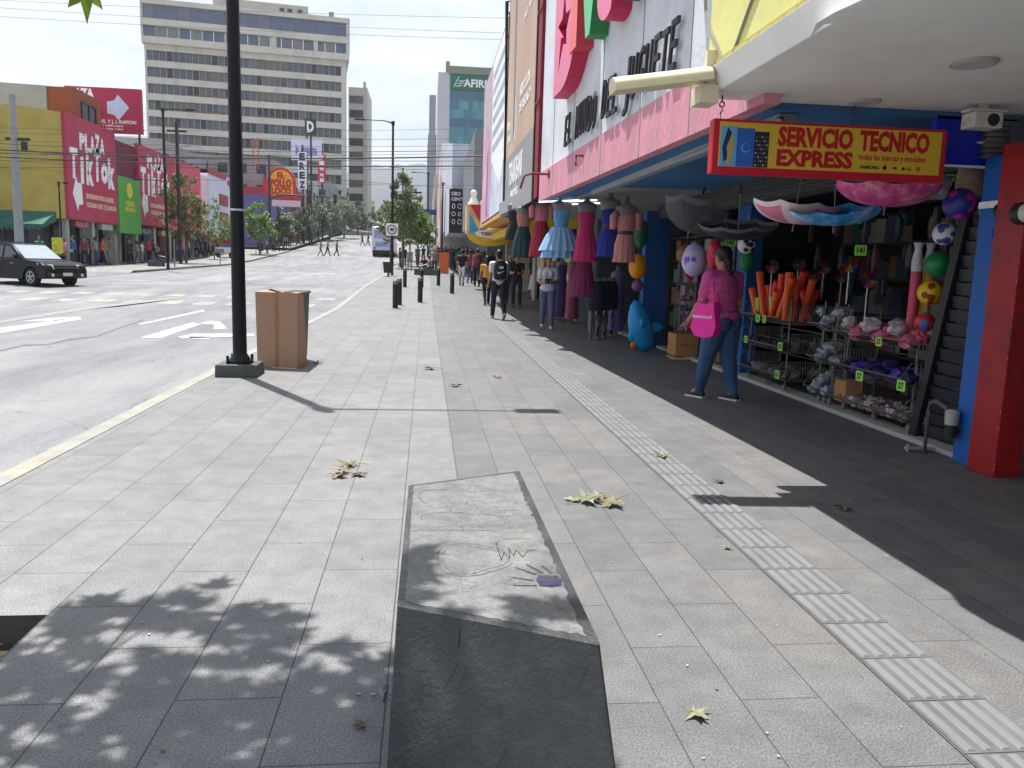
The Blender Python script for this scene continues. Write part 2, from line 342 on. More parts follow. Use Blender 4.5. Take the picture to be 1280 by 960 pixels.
struct(b.build('tactile_paving', [tm, tj, M('tactile_groove', rgb(94,94,93), .85, .2, 6, .3, dirt=rgb(82,81,80), dscale=4)]))
# road markings (worn paint)
def paint(name, col, thr=.5):
    m = bpy.data.materials.new(name); m.use_nodes = True; t = m.node_tree; b = t.nodes['Principled BSDF']; Lk = t.links.new
    g = N(t, 'ShaderNodeNewGeometry'); a = N(t, 'ShaderNodeTexNoise', Scale=4.0, Detail=9.0, Roughness=.75); Lk(g.outputs['Position'], a.inputs['Vector'])
    r = N(t, 'ShaderNodeValToRGB'); Lk(a.outputs['Fac'], r.inputs[0]); e = r.color_ramp.elements
    e[0].position = thr-.06; e[0].color = (*rgb(118,118,118),1); e[1].position = thr+.04; e[1].color = (*col,1)
    Lk(r.outputs[0], b.inputs['Base Color']); b.inputs['Roughness'].default_value=.6; return m
pw = paint('worn_white_paint', rgb(164,164,162), .46); pwf = paint('faded_white_paint', rgb(160,160,158), .50); pwz = paint('scuffed_white_paint', rgb(146,146,143), .52)
py_ = paint('worn_yellow_paint', rgb(156,147,122), .5); pr_ = paint('red_line_paint', rgb(140,122,118), .52)
RZ = -.12+.005
def rp(px, py): v = GP(px, py, RZ); return (v.x, v.y, v.z)
def marks(polys, mat):
    b = MB()
    for P in polys: b.add([rp(*p) for p in P], [tuple(range(len(P)))])
    struct(b.build('road_marking', mat))
marks([[(0,417),(0,410),(100,396),(102,399)], [(22,402),(60,398),(103,395),(70,401)],          # arrow at left edge
       [(172,405),(254,387),(257,389),(177,406)],                                             # lane line
       [(175,422),(200,423),(252,405),(240,403)], [(222,421),(240,417),(318,417),(318,420),(228,423)],
       [(250,404),(262,401),(275,402),(285,411),(266,411),(268,406)], [(236,421),(262,421),(262,424),(240,424)]], pw)
zs = []
for k in range(10):
    x0 = 150+k*34
    zs.append([(x0,369-k*.3+ (0 if k<5 else 1)),(x0+24,364),(x0+34,364.5),(x0+12,370)])
def zebra(x, y0, y1, wd):
    return [(x,y0,gz(y0)+RZ),(x+wd,y0,gz(y0)+RZ),(x+wd,y1,gz(y1)+RZ),(x,y1,gz(y1)+RZ)]
bw = MB(); by = MB(); bf = MB(); i = 0
x = -15.8
while x < -3.2:
    (by if i % 2 else bw).add(zebra(x, 26.2, 27.4, .62), [(0,1,2,3)])
    (bw if i % 2 else by).add(zebra(x+.35, 29.2, 30.2, .6), [(0,1,2,3)])
    x += 1.05; i += 1
for x in (-12.6,-9.4,-6.1):
    for y in range(46, 130, 6): bf.add([(x,y,gz(y)+RZ),(x+.14,y,gz(y)+RZ),(x+.14,y+2.6,gz(y+2.6)+RZ+.002),(x,y+2.6,gz(y+2.6)+RZ+.002)], [(0,1,2,3)])
for k in range(6): bf.add([(-22-k*1.3,22.0,RZ),(-22-k*1.3+.6,22.0,RZ),(-22-k*1.3+.6,25,RZ),(-22-k*1.3,25,RZ)], [(0,1,2,3)])
for (xx,yy) in ((-14,38),(-11,38.6),(-8,38.2),(-7.5,48),(-10.8,52),(-13.6,57)):
    bf.add([(xx,yy,gz(yy)+RZ+.001),(xx+2.2,yy,gz(yy)+RZ+.001),(xx+2.2,yy+.4,gz(yy+.4)+RZ+.001),(xx,yy+.4,gz(yy+.4)+RZ+.001)], [(0,1,2,3)])
struct(bw.build('road_marking', pwz)); struct(by.build('road_marking', py_)); struct(bf.build('road_marking', pwf))
marks([[(0,404),(0,401),(110,383),(240,370),(240,371.3),(115,386)]], pr_)
b = MB(); pts = [(0,439),(30,432),(60,431),(85,425),(120,421),(150,410),(180,400)]
for p, q in zip(pts[:-1], pts[1:]):
    b.add([rp(p[0],p[1]), rp(q[0],q[1]), rp(q[0],q[1]-1.1), rp(p[0],p[1]-1.6)], [(0,1,2,3)])
struct(b.build('road_crack', M('tar', rgb(96,96,98), .8)))
# tree pit with soil
b = MB(); z = -.13
b.add([(HX0,HY0,z),(HX1,HY0,z),(HX1,HY1,z),(HX0,HY1,z)], [(0,1,2,3)], 0)
for q in ([(HX0,HY0),(HX1,HY0)],[(HX1,HY0),(HX1,HY1)],[(HX1,HY1),(HX0,HY1)],[(HX0,HY1),(HX0,HY0)]):
    (x0,y0),(x1,y1) = q; b.add([(x0,y0,z),(x1,y1,z),(x1,y1,-.001),(x0,y0,-.001)], [(0,1,2,3)], 1)
struct(b.build('tree_pit', [M('pit_soil', rgb(92,78,64,.8), .95, .35, 18, .9), M('pit_edge', rgb(96,94,90,.8), .9, .2, 6, .4)]))
# distant hills
b = MB(); nx, ny = 90, 14; hm_ = M('hill_forest_hazed', rgb(54,72,80,.5), .95, .3, .012, dirt=rgb(110,116,104,.7), dscale=.02, damt=.5)  # forest colour shifted towards blue, so distance haze is partly painted in
for j in range(ny+1):
    for i in range(nx+1):
        X = -1400+2900*i/nx; Y = 1500+1500*j/ny
        prof = (math.sin(math.pi*min(1,j/ny*.9))**1.1)
        h = 40+prof*(215+60*noise.noise(Vector((X*.0022,3.1,0)))+60*noise.noise(Vector((X*.006,Y*.004,1)))+26*noise.noise(Vector((X*.016,Y*.012,5)))-.05*abs(X-150))
        b.v.append((X,Y,h))
for j in range(ny):
    for i in range(nx): a=j*(nx+1)+i; b.f.append((a,a+1,a+nx+2,a+nx+1)); b.m.append(0)
struct(b.build('hills', hm_, smooth='all'))

# air over the street: one closed volume
hz = MB().box(-2600,2600,-900,3100,-6,620).build('haze', bpy.data.materials.new('air'))
hm = hz.data.materials[0]; hm.use_nodes = True; t = hm.node_tree; t.nodes.clear()
pv = N(t,'ShaderNodeVolumePrincipled'); pv.inputs['Color'].default_value=(.86,.90,.96,1); pv.inputs['Density'].default_value=HAZE; pv.inputs['Anisotropy'].default_value=.3
ou = N(t,'ShaderNodeOutputMaterial'); t.links.new(pv.outputs[0], ou.inputs['Volume']); hz['kind']='stuff'
# ================================================================== RIGHT SIDE
X_ = Vector((1,0,0)); Y_ = Vector((0,1,0)); Z_ = Vector((0,0,1))
def FX(y): return 2.33-.0315*(y-5.5)
white_plaster = M('white_plaster', rgb(214,216,220), .85, .05, 3, .25, dirt=rgb(168,170,174), dscale=1.2, damt=.55)
pink_paint = M('pink_plaster', rgb(212,144,158), .8, .09, 4, .6, dirt=rgb(168,140,146), dscale=2.4, damt=.9, stretch=(1,1,.3))
blue_paint = M('soffit_blue', rgb(62,124,178,.85), .6, .07, 3, .1, dirt=rgb(50,84,120,.8), dscale=1.5)
blue_wall = M('shop_blue', rgb(30,98,168,.7), .6, .08, 3, .1)
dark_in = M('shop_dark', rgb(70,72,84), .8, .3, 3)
metal_grey = M('shutter_metal', rgb(150,150,148,.7), .5, .12, 5, .1, metal=.3, dirt=rgb(90,88,84), dscale=3)
black_steel = M('black_steel', rgb(30,31,34), .45, .2, 6, .1, spec=.5)
chrome = M('wire_chrome', rgb(128,124,118), .45, .1, 5, metal=.5)
grey_line = M('joint_grey', rgb(140,140,142), .8, .1, 5)
def along(y0, y1, dx0, dx1, z0, z1, b, m=0):   # box following the slightly skewed shop front
    return b.hexa([(FX(y0)+dx0,y0,z0),(FX(y0)+dx1,y0,z0),(FX(y1)+dx1,y1,z0),(FX(y1)+dx0,y1,z0)],
                  [(FX(y0)+dx0,y0,z1),(FX(y0)+dx1,y0,z1),(FX(y1)+dx1,y1,z1),(FX(y1)+dx0,y1,z1)], m)
toy = thing('toy_shop', 'toy shop with white sign wall and pink fascia band over a dark open front', 'shop', (4.35,10,0))
b = along(5.9,14.9,.02,.3,3.1,9.5, MB())
along(6.2,14.7,.3,7,3.0,9.2,b); b.build('sign_wall', white_plaster, toy)
b = along(5.6,14.9,0,.12,2.62,3.12, MB()); b.build('fascia', pink_paint, toy)
b = MB()
for y in (13.6,12.0,10.3,8.6,7.1): along(y,y+.02,-.003,.0,2.62,3.13,b); along(y+.1,y+.115,.014,.02,3.13,8.5,b)
b.build('panel_joint', grey_line, toy)
b = MB(); along(5.9,14.9,.12,2.3,2.64,3.0,b); b.build('soffit', blue_paint, toy)
b = MB(); pr = [(.0,.0),(.10,-.03),(.12,-.06),(.0,-.05)]
b.hexa([(2.64,6.0,2.57),(2.74,6.0,2.57),(2.66,12.6,2.57),(2.56,12.6,2.57)], [(2.62,6.0,2.635),(2.76,6.0,2.635),(2.68,12.6,2.635),(2.54,12.6,2.635)])
b.box(2.6,2.66,6.0,12.5,2.595,2.61); b.build('shutter_rail', M('rail_white', rgb(140,148,156), .5, .05), toy)
b = MB()   # corrugated roller housing
z = 2.36
while z < 2.62:
    b.hexa([(4.18,5.85,z),(4.5,5.85,z),(4.5,14.5,z),(4.18,14.5,z)], [(4.205,5.85,z+.034),(4.5,5.85,z+.034),(4.5,14.5,z+.034),(4.205,14.5,z+.034)]); z += .04
b.build('shutter_housing', metal_grey, toy)
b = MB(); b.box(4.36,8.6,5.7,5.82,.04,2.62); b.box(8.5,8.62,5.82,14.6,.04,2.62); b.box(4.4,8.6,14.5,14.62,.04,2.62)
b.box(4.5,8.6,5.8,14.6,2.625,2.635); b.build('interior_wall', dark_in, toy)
struct(MB().box(4.36,8.6,5.6,16,.004,.03).build('shop_floor', M('shop_tile', rgb(120,118,114,.7), .5, .1)))
struct(MB().box(4.28,4.50,5.85,17.5,.003,.045).build('shop_threshold', M('threshold', rgb(172,170,164), .8, .1, 5, .3)))
MB().box(3.98,4.4,14.5,14.75,.0,2.5).build('pillar', blue_wall, toy); MB().box(4.4,4.6,10.75,11.15,.045,2.36).build('pillar', blue_wall, toy)
b = MB(); b.box(4.36,4.46,5.72,5.84,.003,2.4)
b.build('door_post', blue_wall, toy)
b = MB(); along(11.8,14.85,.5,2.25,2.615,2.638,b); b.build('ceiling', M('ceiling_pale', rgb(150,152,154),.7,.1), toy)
# wall-mounted conduit and spigot on the pink band
b = MB(); y = 13.9; b.tube([(FX(y)-.002,y,3.0),(FX(y)-.3,y-.0,3.0),(FX(y)-.42,y+.05,2.96),(FX(y)-.48,y+.1,2.75)], .02, 8)
b.box(FX(y)-.02,FX(y)+.01,y-.05,y+.05,2.94,3.06); b.build('pipe_bracket', M('rust_red', rgb(120,50,50), .7), toy)
y = 11.3; MB().tube([(FX(y)+.0,y,2.98),(FX(y)-.1,y,2.98),(FX(y)-.1,y-.0,2.84)], .02, 8).build('pipe_bracket', M('rust_red'), toy)
# raised letters
cm = {'p':M('letter_pink', rgb(226,130,160), .6, .05,4), 'pd':M('letter_crimson', rgb(196,40,84), .6,.05,4), 'c':M('letter_coral', rgb(236,120,116), .6,.05,4),
      'g':M('letter_green', rgb(110,196,140), .6,.05,4), 'gd':M('letter_dark_green', rgb(40,130,70), .6,.05,4), 't':M('letter_teal', rgb(96,160,160), .6,.05,4), 'td':M('letter_dark_teal', rgb(40,100,104), .6,.05,4),'cd':M('letter_dark_coral', rgb(200,60,70), .6,.05,4)}
def letter(poly, y0, z0, wy, hz, face, side, depth=.22):
    # poly in 0..1 square, seen from the street: x grows towards the camera
    b = MB(); a = [Vector((FX(y0-p[0]*wy)-depth, y0-p[0]*wy, z0+p[1]*hz)) for p in poly]; c = [v+Vector((depth+.02,0,0)) for v in a]
    n = len(a); b.add(a, [tuple(range(n))], 0); b.add(a+c, [(i,i+n,(i+1)%n+n,(i+1)%n) for i in range(n)], 1)
    b.build('raised_letter', [cm[face], cm[side]], toy)
def bowl(cxy, rx, ry, a0, a1, n=14): return [(cxy[0]+rx*math.cos(R(a0+(a1-a0)*i/n)), cxy[1]+ry*math.sin(R(a0+(a1-a0)*i/n))) for i in range(n+1)]
D_out = [(0,0)]+bowl((.35,.5),.65,.5,-90,90)+[(0,1)]
star = [(.42,.78),(.5,.58),(.7,.56),(.54,.44),(.6,.2),(.42,.36),(.2,.16),(.3,.44),(.14,.56),(.34,.58)]
# D ring around a star-shaped hole: bridge the two outlines
hole = star[::-1]
Dp = D_out+[D_out[0]]
b = MB(); y0,z0,wy,hz,dp = 12.7,4.0,1.6,1.75,.2
from mathutils.geometry import tessellate_polygon
P = [Vector((p[0],p[1],0)) for p in D_out]; H_ = [Vector((p[0],p[1],0)) for p in hole]
tri = tessellate_polygon([P, H_]); allp = D_out+hole
def L3(p, dd): return (FX(y0-p[0]*wy)-dp+dd, y0-p[0]*wy, z0+p[1]*hz)
b.add([L3(p,0) for p in allp], [tuple(t) for t in tri], 0)
for ring in (D_out, hole):
    n = len(ring); b.add([L3(p,0) for p in ring]+[L3(p,dp+.02) for p in ring], [(i,i+n,(i+1)%n+n,(i+1)%n) for i in range(n)], 1)
b.build('raised_letter', [cm['p'],cm['pd']], toy)
letter([(0,0),(1,0),(1,1),(0,1)], 11.45, 4.35, .42, 1.15, 'c','cd'); letter(bowl((.5,.5),.5,.5,0,330), 11.5, 5.62, .5,.42,'c','cd')
letter([(.42,0),(.6,0),(1,1),(.68,1),(.5,.4),(.3,1),(0,1)], 11.0, 4.3, 1.25, 1.5,'g','gd')
letter([(.0,.3)]+bowl((.5,.3),.5,.3,180,300)+[(.8,.22)]+bowl((.5,.36),.22,.16,-20,-180,6)+[(.28,.5),(1,.5),(.95,.8)]+bowl((.5,.7),.45,.3,20,180,8), 9.9, 4.25, .9, 1.2,'p','pd')
letter([(0,0),(.4,0),(.4,.6),(.6,.78),(1,.8),(1,1),(.5,1),(0,1)], 8.95, 4.3, .75, 1.1,'t','td')
letter([(.35,0),(.65,0),(.65,.8),(1,.8),(1,1),(0,1),(0,.8),(.35,.8)], 8.2, 4.35, .8, 1.5,'g','gd')
letter([(0,0),(1,0),(1,1),(0,1)], 7.2, 4.4, .35, 1.15,'c','cd')
b = MB(); ux = Vector((FX(7.2)-FX(12.6), -5.4, 0)).normalized()
yy = 12.5; st = 'EL MUNDO DEL JUGUETE'; stp = 5.1/len(st); random.seed(3)
for ch in st:
    if ch != ' ':
        dz = random.uniform(-.02,.03); b.text(ch, (FX(yy)-.02, yy, 3.26+dz), ux, Vector((0,-.16,1)), .46, .03, bold=.0, width=(.05 if ch=='I' else .185))
    yy -= stp
b.build('lettering', M('letter_charcoal', rgb(52,52,56), .6), toy)
# neon tubes under the soffit
for i,(px,py) in enumerate(((700,252),(722,252),(742,255))):
    v = PZ(px,py,2.58); MB().cyl((v.x-.3,v.y+.5,2.6),(v.x+.3,v.y-.2,2.6),.014,n=8).build('tube_lamp', M('lamp_white', (.9,.95,1), emit=.8), toy)

# ---- near canopy and phone shop
cn = thing('phone_shop', 'white flat canopy with downlights above the red pillar, yellow board on its edge', 'shop', (4.3,2,0))
cw = M('canopy_white', rgb(240,238,234), .7, .03, 1.2, .08, dirt=rgb(206,202,196), dscale=.8, damt=.5)
b = MB(); b.hexa([(2.0,-5,2.69),(9,-5,2.69),(9,5.9,2.69),(2.0,5.9,2.69)], [(1.93,-5,2.84),(9,-5,2.84),(9,5.9,2.84),(1.93,5.9,2.84)])
b.build('canopy', cw, cn, bevel=.006)
b = MB(); b.box(2.15,9,-5,5.75,2.86,9.5); b.build('upper_wall', white_plaster, cn)
yb = M('yellow_banner', rgb(222,218,140), .6, .05, 1.5, .2, dirt=rgb(206,196,110), dscale=2, damt=.5)
b = MB()
zb = 2.87
b.add([(1.97,5.78,zb),(1.97,3.75,zb),(1.97,4.45,7.5),(1.97,5.72,7.5)], [(0,1,2,3)], 0)
b.add([(1.97,3.75,zb),(1.97,-5,zb),(1.97,-5,7.5),(1.97,4.45,7.5)], [(0,1,2,3)], 1)
b.add([(1.97,5.78,zb),(2.14,5.78,zb),(2.14,5.72,7.5),(1.97,5.72,7.5)], [(0,1,2,3)], 0)
b.add([(1.97,5.78,zb),(2.14,5.78,zb),(2.14,-5,zb),(1.97,-5,zb)], [(0,1,2,3)], 0)
b.build('banner', [yb, M('banner_sky', rgb(170,200,220), .6, .2, 1.1)], cn)
b = MB()
def onb(px,py): v = PX(px,py,1.963); return v
pl = [(882,-14),(882,25),(888,48),(897,70),(903,86),(908,90),(913,86),(922,62),(935,25),(945,-2),(950,-16)]
b.tube([onb(p[0],p[1]-11) for p in pl], .011, 6); b.build('banner_line', M('banner_grey', rgb(130,128,120), .7), cn)
b = MB(); y = 5.7
while y > -1:
    b.box(1.955,1.972,y-.16,y,zb-.012,zb+.01); y -= .17
b.build('banner_hem', M('hem_yellow', rgb(180,170,90), .8), cn)
dl = M('downlight_rim', rgb(180,176,170), .5); dg = M('downlight_glass', rgb(200,200,204), .3)
for px,py,rr in ((1217,77,.125),(1081,126,.105)):
    v = PZ(px,py,2.69); b = MB(); b.lathe([(rr,2.672),(rr,2.69)], (v.x,v.y,0), 32); r_ = b.build('downlight', dl, cn, smooth=True)
    g_ = MB().lathe([(rr*.87,2.668),(rr*.87,2.672)], (v.x,v.y,0), 32).build('diffuser', dg, r_); g_.matrix_parent_inverse = Matrix()
b = MB()   # peeling paint patch
pk = [PZ(x,y,2.687) for x,y in ((1013,45),(1030,30),(1052,26),(1060,16),(1090,10),(1110,-4),(1080,-2),(1045,14),(1020,28))]
b.prism([(p.x,p.y) for p in pk], (0,0,2.684), (1,0,0),(0,1,0),(0,0,.004)); b.build('paint_patch', M('fresh_white', rgb(240,240,240), .6), cn)
# red pillar, blue post, blue sign above
red = M('pillar_red', rgb(160,16,26), .42, .06, 3, .1, dirt=rgb(84,24,28), dscale=4.5, damt=1.0)
b = MB(); b.prism([(4.13,5.56),(4.19,5.34),(4.40,5.34),(4.40,5.56)],(0,0,0),X_,Y_,(0,0,2.42))
p_ = b.build('pillar', red, cn, bevel=.008)
b = MB(); random.seed(5)
for i in range(22):
    z = random.uniform(.05,1.6); b.lathe([(.003+random.random()*.006,0),(.002,.003)], (4.185,5.342,z), 6, fr=Matrix.Rotation(R(45),4,'Z')@Matrix.Rotation(R(90),4,'X'))
b.build('paint_chip', M('fresh_white'), p_)
b = MB(); b.box(4.22,4.4,5.60,5.86,.003,2.36); post = b.build('post', M('post_blue', rgb(24,90,172), .5,.1,3,dirt=rgb(60,84,110),dscale=5,damt=.8), cn, bevel=.005)
MB().box(4.205,4.22,5.60,5.86,1.98,2.03).build('band', M('fresh_white'), post)
b = MB(); b.text('LO', PX(1241,291,4.2), (0,-1,0), Z_, .035,.004); b.text('MEJOR', PX(1240,297,4.2), (0,-1,0), Z_, .03,.004)
b.build('handwriting', M('ink_navy', rgb(16,30,90), .6), post)
b = MB(); b.box(3.82,6.5,5.9,5.98,2.30,2.66); s_ = b.build('fascia_sign', M('royal_blue', rgb(24,40,190), .45,.05), cn)
b = MB(); b.box(4.16,4.4,5.885,5.9,2.47,2.482); b.box(4.2,4.4,5.885,5.9,2.50,2.508); b.box(3.9,6.5,5.86,5.9,2.285,2.30); b.build('stripe', M('fresh_white'), s_)
b = MB()
for k in range(60):
    z = .02+k*.044; b.hexa([(4.42,-3,z),(4.5,-3,z),(4.5,5.3,z),(4.42,5.3,z)],[(4.395,-3,z+.03),(4.5,-3,z+.03),(4.5,5.3,z+.03),(4.395,5.3,z+.03)])
b.build('roller_shutter', M('shutter_beige', rgb(150,146,132), .6,.1,5,dirt=rgb(90,86,78)), cn)
# electric meters
def meter(px,py,X,Yc,r,label):
    v = PY(px,py,Yc); m = thing('electric_meter', label, 'meter', v)
    fr = Matrix.Rotation(R(90),4,'X')
    MB().lathe([(r,0),(r,.05),(r*.92,.07)], v, 24, fr=fr).build('base_ring', M('meter_dark', rgb(40,40,40), .5), m, smooth=True)
    MB().lathe([(r*.86,.07),(r*.84,.12),(r*.6,.145),(0.001,.15)], v, 24, fr=fr).build('dial', M('meter_face', rgb(196,192,180), .3), m, smooth=True)
    b = MB(); b.box(v.x-r*.35,v.x+r*.35,v.y-.155,v.y-.15,v.z-.01,v.z+.03); b.build('display', M('meter_dark'), m)
meter(1274,267,4.2,5.34,.078,'round electric meter with pale face on the red pillar')
meter(1250,264,4.2,5.66,.06,'dark round meter on the blue post beside the red pillar')
# speaker box under canopy
v = PY(1228,150,5.6); o = thing('outdoor_speaker', 'small white weathered speaker box mounted under the canopy near the blue sign', 'speaker', (v.x,v.y,2.69))
b = MB(); b.box(v.x-.11,v.x+.11,v.y-.07,v.y+.08,2.52,2.63); b.build('housing', M('box_white', rgb(214,212,206), .6,.06,20,.2,dirt=rgb(90,90,90),dscale=14), o, bevel=.008)
MB().lathe([(.045,0),(.04,.012)], (v.x+.035,v.y-.07,2.575), 20, fr=Matrix.Rotation(R(90),4,'X')).build('grille', M('meter_dark'), o)
b = MB(); b.box(v.x-.13,v.x+.15,v.y-.05,v.y+.06,2.635,2.65); b.box(v.x-.02,v.x+.02,v.y-.02,v.y+.02,2.65,2.69); b.build('bracket', M('box_white'), o)
# cream awning roll
o = thing('awning_roll', 'cream half-round tube lamp sticking out from the yellow board corner', 'lamp', (1.95,5.66,2.8))
b = MB(); p0, p1 = Vector((1.25,5.62,2.665)), Vector((1.93,5.62,2.775)); ax = (p1-p0).normalized(); up = Vector((-ax.z,0,ax.x)); fy = Vector((0,1,0))
pr = [(.10*math.cos(R(a)), .07*math.sin(R(a))) for a in range(0,181,12)]+[(-.10,-.03),(.10,-.03)]
b.prism(pr, p0, fy, up, p1-p0); b.build('tube_housing', M('cream_plastic', rgb(222,212,180), .5,.04,3,dirt=rgb(190,176,140)), o, smooth=True)
b = MB(); b.box(1.86,1.99,5.58,5.78,2.6,2.72); b.box(1.9,1.97,5.6,5.64,2.7,2.95); b.build('bracket', M('cream_plastic'), o)
# service sign
sg = thing('hanging_sign', 'red framed yellow sign reading SERVICIO TECNICO EXPRESS hung from the canopy', 'sign', (2.9,5.76,2.69))
sx0,sx1,sy,sz0,sz1 = 2.02,3.80,5.72,2.145,2.525
b = MB(); b.box(sx0,sx1,sy,sy+.09,sz0,sz1); b.build('frame', M('sign_red', rgb(196,24,44), .4,.06,5,dirt=rgb(150,30,40)), sg, bevel=.008)
b = MB(); b.box(sx0+.045,sx1-.045,sy-.004,sy+.002,sz0+.05,sz1-.022); b.build('panel', M('sign_yellow', rgb(222,186,60), .4,.05,3), sg)
b = MB(); b.text('SERVICIO', (2.50,sy-.004,2.36),X_,Z_,.125,.002,width=.57,bold=.05); b.text('TECNICO', (3.12,sy-.004,2.355),X_,Z_,.13,.002,width=.54,bold=.05)
b.text('EXPRESS', (2.50,sy-.004,2.222),X_,Z_,.105,.002,width=.58,bold=.05); b.text('todas las marcas y modelos', (3.12,sy-.004,2.285),X_,Z_,.042,.002,width=.52,bold=.012); b.build('lettering', M('letter_red', rgb(190,20,30), .5), sg)
b = MB(); b.text('SAMSUNG', (3.14,sy-.004,2.222),X_,Z_,.022,.002,width=.145,bold=.03); b.text('LG', (3.50,sy-.004,2.222),X_,Z_,.022,.002,bold=.01)
b.lathe([(.012,0),(.011,.002)],(3.475,sy-.004,2.233),14,fr=Matrix.Rotation(R(90),4,'X'))
b.lathe([(.016,0),(.015,.002)],(3.33,sy-.004,2.234),16,sx=.95,fr=Matrix.Rotation(R(90),4,'X')); b.box(3.330,3.338,sy-.006,sy-.004,2.25,2.26); b.build('logo', M('ink_black', rgb(20,20,20),.6), sg)
b = MB()
for a in range(-60,61,24): b.prism([(-.002,.004),(.002,.004),(.004,.018),(0,.022),(-.004,.018)], (3.41,sy-.006,2.225), (math.cos(R(a)),0,-math.sin(R(a))),(math.sin(R(a)),0,math.cos(R(a))),(0,.002,0))
for a in range(0,360,45): b.obox((3.59+.012*math.cos(R(a)),sy-.005,2.234+.012*math.sin(R(a))), (.009,.002,.009))
b.build('logo', M('letter_red'), sg)
b = MB(); zz0,zz1 = sz0+.052, sz1-.05
b.box(2.075,2.195,sy-.006,sy-.003,zz0,zz1,0); b.box(2.195,2.325,sy-.007,sy-.003,zz0,zz1-.01,1); b.box(2.325,2.435,sy-.006,sy-.003,zz0,zz1-.03,2)
b.prism([(0,0),(.02,0),(.05,.12),(.03,.22),(.01,.14)],(2.125,sy-.0075,zz0+.01),X_,Z_,(0,.002,0),3)
b.prism([(0,0),(.03,.02),(.015,.1),(.05,.2),(.02,.24),(-.015,.1)],(2.105,sy-.0073,zz0+.03),X_,Z_,(0,.002,0),4)
b.lathe([(.032,0),(.032,.002)],(2.26,sy-.009,zz0+.13),20,fr=Matrix.Rotation(R(90),4,'X'),m=0); b.lathe([(.026,0),(.026,.002)],(2.263,sy-.0105,zz0+.133),20,fr=Matrix.Rotation(R(90),4,'X'),m=1)
for k in range(5):
    for j in range(8): b.box(2.335+k*.02,2.347+k*.02,sy-.0075,sy-.006,zz0+.01+j*.028,zz0+.022+j*.028,5 if (k+j)%3 else 3)
b.build('picture', [M('pic_sky', rgb(110,170,210),.5,.15,9), M('pic_blue', rgb(40,100,190),.5,.1), M('pic_dark', rgb(24,28,50),.5), M('pic_yellow', rgb(200,170,60),.5), M('pic_navy', rgb(20,50,90),.5), M('pic_slate', rgb(70,80,110),.5)], sg)
for px in (902,1068):
    v = PY(px,138,5.76); b = MB(); b.tube([(v.x,5.76,2.69),(v.x,5.76,2.65)],.006,6)
    b.tube([(v.x+.018*math.cos(R(a)),5.76,2.628+.018*math.sin(R(a))) for a in range(0,361,30)], .005,6); b.tube([(v.x,5.76,2.61),(v.x+.01,5.76,2.59),(v.x-.008,5.76,2.57),(v.x,5.76,2.52)],.005,6)
    b.build('hook', M('rust_iron', rgb(70,60,54),.6), sg)
# black folded shutter gate
o = thing('folding_gate', 'tall black slatted metal gate folded beside the blue post', 'gate', (4.38,6.3,.045))
b = MB(); b.hexa([(4.34,6.56,.045),(4.46,6.56,.045),(4.46,6.66,.045),(4.34,6.66,.045)],[(4.34,6.13,2.15),(4.46,6.13,2.15),(4.46,6.23,2.15),(4.34,6.23,2.15)]); b.box(4.36,4.46,5.88,5.93,.045,2.0); b.build('frame', black_steel, o, bevel=.005)
b = MB(); z = .08
while z < 1.95: b.hexa([(4.40,5.93,z),(4.44,5.93,z),(4.44,6.56-.204*z,z),(4.40,6.56-.204*z,z)],[(4.375,5.93,z+.10),(4.42,5.93,z+.10),(4.42,6.54-.204*z,z+.10),(4.375,6.54-.204*z,z+.10)]); z += .112
b.build('slat_panel', M('gate_slat', rgb(46,48,56), .45,.15,5), o)
# gas meter pipe
o = thing('gas_pipe', 'grey gas riser pipe with bent elbow standing before the black gate', 'pipe', tuple(GP(1172,566)))
q = GP(1172,566)-Vector((.12,0,0)); gm_ = M('pipe_iron', rgb(80,82,84), .55,.2,20,.2)
b = MB(); b.tube([q,(q.x,q.y,.36),(q.x,q.y-.02,.42),(q.x,q.y-.08,.45),(q.x,q.y-.22,.42),(q.x,q.y-.27,.34)], [.016,.016,.02,.024,.02,.02],10); b.cyl((q.x,q.y,.24),(q.x,q.y,.30),.026); b.build('pipe', gm_, o, smooth=True)
b = MB(); b.lathe([(.05,.30),(.055,.40),(.03,.42)], (q.x,q.y-.30,0), 16); b.build('valve_cap', M('cap_grey', rgb(170,168,164),.5), o, smooth=True)
b = MB(); b.cyl((q.x,q.y-.30,.2),(q.x,q.y-.30,.30),.045); b.cyl((q.x,q.y-.3,.25),(q.x+.08,q.y-.3,.25),.02); b.build('regulator', M('meter_dark'), o)
b = MB(); b.box(q.x-.14,q.x+.14,q.y+.03,q.y+.07,.02,.035); b.cyl((q.x-.12,q.y+.05,0),(q.x-.12,q.y+.05,.06),.012); b.build('foot_bar', M('cap_grey'), o)

